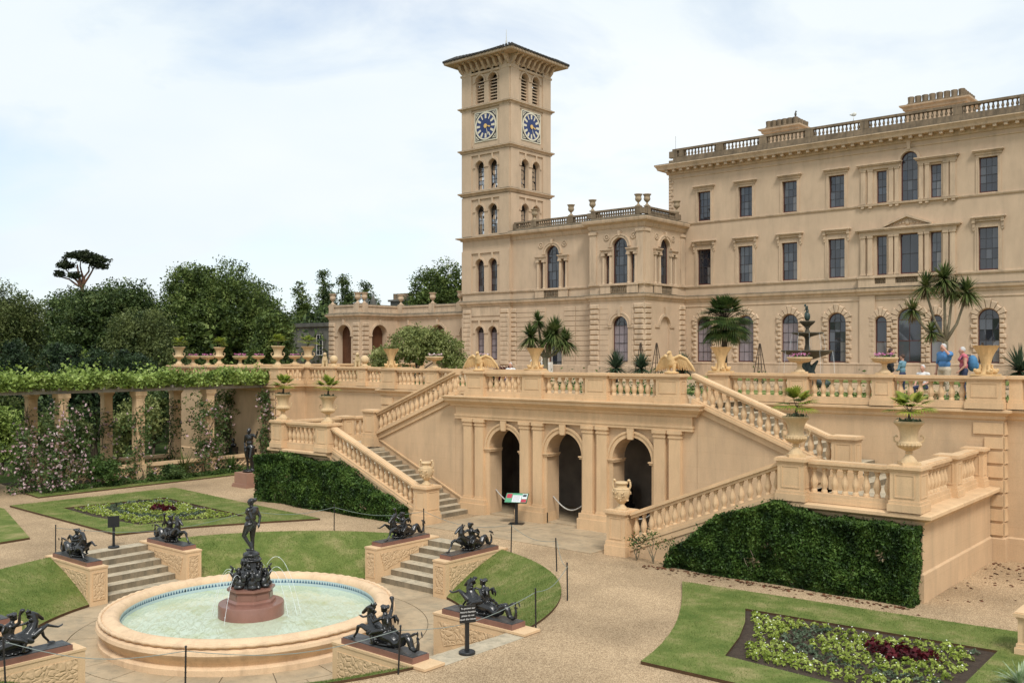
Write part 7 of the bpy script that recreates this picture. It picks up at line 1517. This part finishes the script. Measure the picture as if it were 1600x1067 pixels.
for x, y, w in ((-30.30, 27.9, 'at the left stair corner before the pale bush'), (-22.42, 27.9, 'between the two eagles behind the arcade'), (-14.76, 27.9, 'at the head of the right stairs under the palm'), (-6.89, 27.9, 'on the corner pedestal at the far right')): place(VASED, 'flared_vase', 'flared ochre stone vase ' + w, 'vase', (x, y, 4.935), R(10), 1.0, 'flared vases on the terrace balustrade')
for x, y, w, f in ((-12.12, 27.9, 'in front of the shell fountain', 'mag'), (-9.58, 27.9, 'left of the visitors', 'mag'), (-27.71, 27.9, 'right of the pale bush', 'pink'), (-25.1, 27.9, 'behind the left eagle', 'pink'), (-44.1, 27.78, 'second from the left end above the vine', 'mag'), (-41.2, 27.78, 'above the vine left of the large palm urn', 'mag'), (-47.45, 28.98, 'just behind the leftmost palm urn', 'mag'), (-47.45, 33.23, 'on the side balustrade before the dark oak', 'mag'), (-47.45, 35.83, 'on the side balustrade near the grey building', 'mag')):
    p = (x, y, 4.935); place(BOWL, 'stone_bowl', 'shallow stone bowl of flowers ' + w, 'bowl', p, 0, 1.0, 'shallow stone bowls on the balustrade'); under('pink flowers filling the shallow stone bowl ' + w, (x, y, 5.39), .3, 70, 'lf_fern', f, 46)
for x, y, w in ((-46.85, 27.78, 'at the left end of the terrace'), (-47.45, 30.63, 'on the side balustrade second palm from left'), (-38.1, 27.78, 'on the large pedestal above the pergola end'), (-38.15, 29.6, 'in the inner corner right of the pergola')):
    p = (x, y, 4.935); place(URNA, 'stone_urn', 'campana urn ' + w, 'urn', p, R(35), 1.0, 'campana urns above the pergola'); fan_palm('potted_palm', 'bushy green palm in the urn ' + w, (x, y, 5.86), .16, .28, 22, .36, 'lf_ypalm', 'young palms growing in the urns', .035, w=.045, cat='palm', lo=.2)
def ball(): mb = MB(); mb.box(-.2, .2, -.2, .2, 0, .06); mb.lathe([(.15, .06), (.10, .12), (.10, .15)], 14); mb.ell((0, 0, .33), .2, n=18, m=12); return mb
BALLM = shared('stone_ball', ball, M['urn'], 'auto')
for x, w in ((-36.17, 'left'), (-33.94, 'right')): place(BALLM, 'ball_finial', '%s stone ball finial on the terrace balustrade' % w, 'finial', (x, 29.6, 4.935), 0, 1.0, 'stone ball finials')
for x, y, z, w in ((-46.4, YW+.1, 15.84, 'beside the clock tower'), (-42.9, YW+.1, 15.84, 'third from the corner of the bay'), (XBL+.15, YBAY+.1, 15.84, 'at the left corner of the bay'), (XB-.55, YBAY+.1, 15.84, 'left of the pair on the bay corner'), (XB-.12, YBAY+.55, 15.85, 'right of the pair on the bay corner'), (XB-.1, YM-1.0, 15.85, 'against the main house wall')): place(RURN, 'roof_urn', 'weathered stone urn on the wing roof ' + w, 'urn', (x, y, z), 0, 1.02, 'urns on the wing roof')
for x, y, w in ((XPL+.4, YPF+.1, 'at its left end'), (XI-.45, YPF+.1, 'at its front corner'), (XI-.1, YPF+.55, 'just behind its front corner'), (-62.9, YA+.1, 'in its inner angle'), (-58.9, YA+.1, 'in the middle of its long side'), (-55.6, YA+.1, 'next to the clock tower')): place(RURN2, 'roof_urn', 'stone urn on the arcade wing parapet ' + w, 'urn', (x, y, 9.9), 0, 1.15, 'urns on the arcade wing')
for x, y, w in ((-41.7, 33.5, 'left'), (-39.0, 33.5, 'right')):   # seated beasts by the brown door
    P = [('t', [(-.2, 0, .18, .20), (-.05, 0, .32, .18), (.12, 0, .55, .15), (.16, 0, .72, .11)], 0), ('e', ((.2, 0, .84), (.14, .10, .11)), 0), ('t', [(.14, .09, .5, .07), (.18, .1, .05, .05)], 0), ('t', [(.14, -.09, .5, .07), (.18, -.1, .05, .05)], 0), ('e', ((-.1, .14, .13), (.17, .07, .12)), 0), ('e', ((-.1, -.14, .13), (.17, .07, .12)), 0), ('e', ((-.22, 0, .45), (.12, .06, .22), (0, -.3, 0)), 0), ('e', ((0, 0, .02), (.35, .22, .04)), 0)]
    if 'SEAT' not in CACHE: CACHE['SEAT'] = blob('seated_beast', P, [M['urn']], .02, 2)
    t = thing('seated_beast', '%s pale stone seated beast on a block behind the ball finials' % w, 'sculpture', (x, y, ZT), 'seated stone beasts'); link('beast', CACHE['SEAT'], t, (x, y, ZT+.62), R(-40)); mb = MB(); mb.box(x-.35, x+.35, y-.35, y+.35, ZT, ZT+.62); obj('block', mb, M['urn'], t)
# eagles
eg = [('t', [(-.22, 0, .30, .07), (-.10, 0, .27, .12), (.02, 0, .33, .145), (.10, 0, .44, .10), (.13, 0, .55, .07)], 0), ('e', ((.15, 0, .62), (.085, .062, .062)), 0), ('t', [(.22, 0, .615, .03), (.27, 0, .60, .022), (.285, 0, .575, .012)], 0), ('t', [(.02, .08, .25, .07), (.03, .09, .10, .045), (.04, .09, .05, .04)], 0), ('t', [(.02, -.08, .25, .07), (.03, -.09, .10, .045), (.04, -.09, .05, .04)], 0)]
for s_ in (-1, 1):
    eg += [('t', [(.04, s_*.10, .46, .05), (-.02, s_*.24, .53, .05), (-.10, s_*.42, .44, .045), (-.16, s_*.58, .22, .04), (-.18, s_*.66, .08, .022)], 0)]
    for k in range(7): t_ = k/6; eg.append(('t', [(-.02-.12*t_, s_*(.16+.34*t_), .47-.14*t_, .032), (-.08-.10*t_, s_*(.17+.40*t_), .24-.06*t_, .03), (-.12-.07*t_, s_*(.16+.46*t_), .12-.04*t_, .02)], 0))
eg += [('e', ((-.26, 0, .20), (.12, .09, .03), (0, -.6, 0)), 0), ('e', ((.02, 0, .03), (.24, .22, .05)), 0), ('t', [(.06, .09, .05, .03), (.13, .1, .04, .02)], 0), ('t', [(.06, -.09, .05, .03), (.13, -.1, .04, .02)], 0)]
EG = blob('eagle', eg, [M['ochre']], .016, 2)
for x, w, a in ((XC-3.71, 'left', -70), (XC+3.96, 'right', -90)): place(EG, 'stone_eagle', 'ochre stone eagle with spread wings on the %s end of the arcade balustrade' % w, 'sculpture', (x, YL+.02, 4.935), R(a), 1.0, 'stone eagles')
# ------------------------------------------------------------------ shell fountain on the terrace
sx, sy = -17.2, 40.4; sf = thing('tiered_fountain', 'dark tiered cast fountain on the upper terrace before the house', 'fountain', (sx, sy, ZT))
def basin(name, r, z, d, mat):
    mb = MB(); mb.lathe([(.12, z-d*1.6), (r*.35, z-d*1.35), (r*.8, z-d*.65), (r*.97, z-.05), (r*1.02, z-.03), (r*1.02, z), (r*.95, z+.012), (r*.86, z-.03), (0, z-.04)], 32, (sx, sy, 0)); obj(name, mb, mat, sf, 'auto')
basin('wide_basin', 1.10, 5.68, .26, M['fmetal']); basin('medium_basin', .66, 6.46, .12, M['fmetal']); basin('small_basin', .33, 6.96, .18, M['fmetal'])
mb = MB(); mb.lathe([(.10, 5.5), (.13, 5.75), (.09, 5.95), (.10, 6.2), (.16, 6.32)], 12, (sx, sy, 0)); obj('stem', mb, M['fmetal'], sf, True)
mb = MB(); mb.lathe([(.08, 6.4), (.11, 6.5), (.07, 6.62), (.09, 6.72)], 12, (sx, sy, 0)); obj('stem', mb, M['fmetal'], sf, True)
dl = [('t', [(0, 0, .0, .3), (0, 0, .5, .16), (0, 0, 1.1, .14), (0, 0, 1.35, .22)], 0)]
for k in range(3): a = 2*math.pi*k/3+.3; c, s_ = math.cos(a), math.sin(a); dl += [('t', [(c*.75, s_*.75, .18, .20), (c*.5, s_*.5, .22, .22), (c*.25, s_*.25, .45, .18), (c*.18, s_*.18, .75, .13), (c*.3, s_*.3, 1.0, .09), (c*.42, s_*.42, 1.15, .06)], 0), ('e', ((c*.9, s_*.9, .22), (.12, .12, .08)), 0)]
link('dolphin_base', blob('dolphin_base', dl, [M['verd']], .03, 2), sf, (sx, sy, ZT))
boy = human(dict(hed=(.20, 0, 1.52), nck=(.10, 0, 1.42), chs=(.06, 0, 1.25), wst=(.01, 0, 1.08), kneL=(.2, .12, .72), ankL=(-.0, .12, .42), kneR=(.2, -.12, .7), ankR=(0, -.12, .42), elL=(.12, .22, 1.18), wrL=(.22, .1, 1.08), elR=(.12, -.22, 1.18), wrR=(.22, -.1, 1.08)), H=.82, bulk=1.15)
link('boy_figure', blob('boy_figure', boy+[('e', ((0, 0, .22), (.13, .13, .20)), 0)], [M['verd']], .014, 2), sf, (sx, sy, 6.94), R(200))
for k in range(18): a = 2*math.pi*k/18; mb = MB(); r, z0, z1 = ((.67, 6.44, 5.7) if k % 2 else (1.12, 5.66, 4.7)); mb.tube([(sx+r*math.cos(a), sy+r*math.sin(a), z0), (sx+(r+.06)*math.cos(a), sy+(r+.06)*math.sin(a), (z0+z1)/2), (sx+(r+.09)*math.cos(a), sy+(r+.09)*math.sin(a), z1)], .0035, 4); obj('water_stream', mb, M['jet'], sf)
# ------------------------------------------------------------------ visitors on the terrace
def person(label, p, rz, J, cl, H, bulk=1.0, female=False, extra=(), parts=()):
    keys = ['skin', 'top', 'leg', 'shoe', 'hair', 'slv']; mats = []; mi = {}
    for k in keys:
        m = M[cl.get(k, 'skin')]
        if m not in mats: mats.append(m)
        mi[k] = mats.index(m)
    if cl.get('long'): mi['long'] = mi['slv']
    me = blob('person', human(J, mi, H, bulk, female)+list(extra), mats, .0135, 2); o = link('person', me, None, p, rz); setp(o, label, 'person'); return o
pm = person('man in blue t-shirt shading his face with one hand on terrace', (-9.0, 31.6, ZT), R(-115), dict(shL=(0, .21, 1.42), elL=(.20, .36, 1.40), wrL=(.20, .13, 1.61), hdL=(.14, .0, 1.68), hed=(.06, 0, 1.62), elR=(-.04, -.30, 1.14), wrR=(.0, -.30, .90)), dict(top='blueshirt', slv='blueshirt', leg='beige', shoe='blackc', hair='greyhair'), 1.80, 1.32)
pw = person('woman in pink top carrying a blue rucksack beside the blue shirted man', (-8.55, 32.0, ZT), R(-150), dict(hed=(.05, 0, 1.6), elL=(.02, .25, 1.12), wrL=(.16, .2, .98)), dict(top='pinktop', slv='skin', leg='navy', shoe='blackc', hair='greyhair'), 1.72, 1.12, True)
rs = blob('rucksack', [('e', ((-.26, 0, 1.18), (.16, .19, .26)), 0), ('e', ((-.38, 0, 1.08), (.08, .14, .15)), 0), ('t', [(-.16, .12, 1.42, .025), (.02, .15, 1.45, .022), (.12, .14, 1.3, .022)], 1), ('t', [(-.16, -.12, 1.42, .025), (.02, -.15, 1.45, .022), (.12, -.14, 1.3, .022)], 1)], [M['rucksack'], M['navy']], .018, 2)
setp(link('rucksack', rs, None, (-8.55, 32.0, ZT), R(-150)), 'blue rucksack worn by the woman in pink', 'rucksack')
person('person in black walking behind the flower bowl left of visitors', (-11.35, 33.6, ZT), R(30), dict(hed=(.05, 0, 1.60)), dict(top='blackc', slv='blackc', leg='blackc', shoe='blackc', hair='brownhair', long=1), 1.70, 1.25)
person('girl in denim jacket standing near the flower bowl', (-10.7, 32.9, ZT), R(170), dict(elL=(.06, .22, 1.14), wrL=(.2, .1, 1.12), elR=(.06, -.22, 1.14), wrR=(.2, -.1, 1.12)), dict(top='denim', slv='denim', leg='navy', shoe='blackc', hair='brownhair', long=1), 1.46, .98)
SIT = dict(pel=(0, 0, .52), wst=(.0, 0, .68), chs=(.02, 0, .88), nck=(.03, 0, 1.04), hed=(.06, 0, 1.19), hipL=(.02, .1, .50), hipR=(.02, -.1, .50), kneL=(.44, .11, .50), kneR=(.44, -.11, .50), ankL=(.42, .11, .09), ankR=(.42, -.11, .09), shL=(.02, .185, .97), shR=(.02, -.185, .97), elL=(.06, .24, .70), elR=(.06, -.24, .70), wrL=(.28, .16, .62), wrR=(.28, -.16, .62))
for lb, p, rz, cl in (('white haired person seated just behind the balustrade near the visitors', (-9.45, 31.0, ZT), R(-100), dict(top='whitec', slv='whitec', leg='navy', shoe='blackc', hair='greyhair')), ('seated visitor in white behind the arcade balustrade', (-25.4, 30.0, ZT), R(-70), dict(top='whitec', slv='whitec', leg='navy', shoe='blackc', hair='greyhair')), ('dark haired seated visitor left of the middle flared vase', (-24.5, 30.8, ZT), R(-90), dict(top='pinktop', slv='skin', leg='navy', shoe='blackc', hair='brownhair'))):
    person(lb, p, rz, SIT, cl, 1.52)
    d = Vector((math.cos(rz), math.sin(rz))); mb = MB(); q = Frame(p[0], p[1], math.degrees(rz)); 
    t = thing('garden_bench', 'stone bench under the ' + lb, 'bench', p, 'stone benches on the terrace'); mb.t = q.T; mb.box(-.28, .22, -.6, .6, p[2]+.26, p[2]+.34); obj('seat', mb, M['urn'], t)
    for s_ in (-.42, .42): m2 = MB(q.T); m2.box(-.2, .15, s_-.08, s_+.08, p[2], p[2]+.26); obj('leg', m2, M['urn'], t)
# ------------------------------------------------------------------ rope barrier round the sunken garden
PO = [(-26.5, 12.0, 'left of the pergola side sea horses'), (-24.83, 17.1, 'behind the central bronze figure'), (-23.45, 19.2, 'on the gravel in front of the left hedge'), (-20.75, 20.45, 'beside the left sea horse near the arcade'), (-17.22, 20.35, 'at the top corner of the right bank'), (-14.85, 19.35, 'second along the edge of the right bank'), (-12.9, 17.2, 'third along the right bank edge'), (-12.0, 14.95, 'behind the sea horse by the signpost'), (-12.15, 11.35, 'leaning over the nearest sea horse'), (-13.9, 8.35, 'in the near foreground below the basin'), (-16.6, 6.7, 'at the bottom left corner beside the pier')]
rn = random.Random(11)
for x, y, w in PO:
    lx, ly = rn.uniform(-.03, .03), rn.uniform(-.03, .03); mb = MB(); mb.tube([(x, y, -.02), (x+lx*.5, y+ly*.5, .4), (x+lx, y+ly, .82)], .016, 6)
    for k in range(9): z = .08+.085*k; mb.ell((x+lx*z/.82, y+ly*z/.82, z), (.022, .022, .008), n=6, m=3)
    mb.ell((x+lx, y+ly, .83), .022, n=6, m=4); solo('rope_post', mb, M['black'], 'thin black rope post ' + w, 'post', (x, y, 0), 'rope posts round the sunken garden')
for k in range(len(PO)-1):
    a, b = PO[k], PO[k+1]; L = math.hypot(a[0]-b[0], a[1]-b[1]); mb = MB(); mb.tube([(a[0]+(b[0]-a[0])*t/10, a[1]+(b[1]-a[1])*t/10, .76-.07*L*math.sin(math.pi*t/10)*.9) for t in range(11)], .0065, 5)
    solo('barrier_rope', mb, M['rope'], 'grey rope from the post %s to the next' % a[2][:48].rsplit(' ', 1)[0], 'rope', (a[0], a[1], .5), 'ropes round the sunken garden')
# ------------------------------------------------------------------ signs
def signpost(label, x, y, rz, lines, z=0.0):
    t = thing('notice_sign', label, 'sign', (x, y, z), 'black notices at the fountain steps'); F = Frame(x, y, rz, z)
    mb = MB(); mb.lathe([(.155, 0), (.155, .04), (.14, .055), (.03, .06)], 20, (x, y, z)); obj('base', mb, M['black'], t, 'auto'); mb = MB(F); mb.box(-.035, .035, -.03, .03, .05, .62); obj('post', mb, M['black'], t); mb = MB(F); mb.box(-.155, .155, .03, .05, .58, .90); bd = obj('board', mb, M['black'], t)
    for k, s in enumerate(lines):
        cu = bpy.data.curves.new('lettering', 'FONT'); cu.body = s; cu.size = .045; cu.extrude = .001; cu.align_x = 'CENTER'; cu.materials.append(M['clockw2']); o = bpy.data.objects.new('tmp', cu); COL.objects.link(o); dg = bpy.context.evaluated_depsgraph_get(); dg.update(); lm = bpy.data.meshes.new_from_object(o.evaluated_get(dg)); lm.name = 'lettering'; bpy.data.objects.remove(o); o = bpy.data.objects.new('lettering', lm); COL.objects.link(o); o.parent = bd; w = Vector(F.T((0, .0525, (.835-.066*k)))); o.location = w-ORG[bd.name]; o.rotation_euler = (R(90), 0, R(rz))
M['clockw2'] = plain('sign_white', (0.75, .74, .72), .6)
signpost('small black notice with four white lines beside the right hand steps', -12.02, 12.95, 62, ('To protect our', 'historic fountain', 'please do not', 'touch the statues'))
signpost('small black notice at the head of the pergola side steps', -26.3, 13.55, -115, ('To protect our', 'historic fountain', 'please do not', 'touch the statues'))
lx, ly = -19.95, 23.85; ls = thing('information_lectern', 'slanted information panel in green, red and white before the arcade', 'sign', (lx, ly, 0)); FL = Frame(lx, ly, 28)
mb = MB(FL); mb.box(-.24, .24, -.20, .20, .02, .035); obj('base', mb, M['black'], ls); mb = MB(FL); mb.box(-.045, .045, -.04, .04, .035, .80); obj('post', mb, M['black'], ls)
def tilt(p): u, v, h = p; c, s_ = math.cos(R(32)), math.sin(R(32)); return FL.T((u, -v*c+h*s_*1.0, .86+v*s_+h*c))   # v up the slope, h off it
def tb_(a, b, c, d, h0, h1, mat, nm, par): mb = MB(tilt); mb.hexa([(a, c, h0), (b, c, h0), (b, d, h0), (a, d, h0), (a, c, h1), (b, c, h1), (b, d, h1), (a, d, h1)]); return obj(nm, mb, mat, par)
bd = tb_(-.37, .37, -.24, .24, -.02, .0, M['black'], 'board', ls)
for k, c in dict(sgreen=(.10, .33, .19), sred=(.42, .05, .08), swhite=(.68, .70, .74), sdark=(.05, .08, .09)).items(): M[k] = plain('panel_' + k[1:], c, .35)
tb_(-.355, .355, -.225, .225, .0, .003, M['sgreen'], 'print', bd); tb_(-.13, .16, -.21, .13, .003, .005, M['swhite'], 'print', bd); tb_(-.33, -.16, -.02, .19, .003, .005, M['sred'], 'print', bd); tb_(.17, .34, -.21, -.06, .003, .005, M['sred'], 'print', bd); tb_(.18, .34, -.04, .2, .003, .005, M['swhite'], 'print', bd); tb_(.20, .32, .05, .17, .005, .007, M['sdark'], 'print', bd)
for k in range(9): tb_(-.11, .14-.02*(k % 3), .10-.033*k, .108-.033*k, .005, .006, M['grey'], 'print', bd)
# dark figures inside the arcade
for x, y, h, w in ((XC+.55, YL+2.3, 1.55, 'in the middle arch'), (XC+2.95, YL+2.4, 1.3, 'in the right hand arch')):
    t = thing('alcove_sculpture', 'dark seated sculpture just visible ' + w + ' of the arcade', 'sculpture', (x, y, .07), 'sculptures inside the arcade'); mb = MB(); mb.box(x-.4, x+.4, y-.25, y+.35, .07, .5); mb.box(x-.35, x+.35, y+.15, y+.3, .5, h*.75); obj('seat', mb, M['bronze'], t)
    link('figure', blob('figure', human(SIT, H=h*1.05), [M['bronze']], .02, 2), t, (x, y, .07), R(-90))
# pedestal cut by the right edge, striped plant before it
pe = thing('stone_pedestal', 'pale stone pedestal cap cut off by the right edge of lawn', 'pedestal', (-3.92, 19.6, 0)); ped(pe, lambda p: (-3.92+p[0], 19.6-p[1], p[2]), 0, .62, 0, .82, .62, M['pedst'], True, 'block')
Q = tuft((-3.75, 17.3, .1), 60, .55, .06, .0, 1.0, .4); t = thing('striped_plant', 'white striped leafy plant at the bottom right corner', 'plant', (-3.75, 17.3, 0)); link('leaves', quads_mesh('leaves', np.array(Q)-np.array((-3.75, 17.3, 0)), leafy('striped_leaf', (.12, .2, .08), (.42, .5, .3), (.6, .62, .5), clump=9)), t, (-3.75, 17.3, 0))
# white steps with handrail at the wing door
wsx, wsy = -44.35, 56.6; t = thing('door_steps', 'small white steps with iron handrail at the wing door', 'steps', (wsx, wsy, ZT))
for k in range(5): mb = MB(); mb.box(wsx-.55, wsx+.55, wsy-.3*k-.32, wsy-.3*k, ZT, ZT+.9-.18*k); obj('step', mb, M['white'], t)
for s_ in (-.5, .5):
    mb = MB(); mb.tube([(wsx+s_, wsy, ZT+1.8), (wsx+s_, wsy-1.4, ZT+.95)], .025, 6)
    for q in range(4): mb.tube([(wsx+s_, wsy-.05-.43*q, ZT+.1), (wsx+s_, wsy-.05-.43*q, ZT+1.77-.26*q)], .018, 5)
    obj('handrail', mb, M['white'], t)
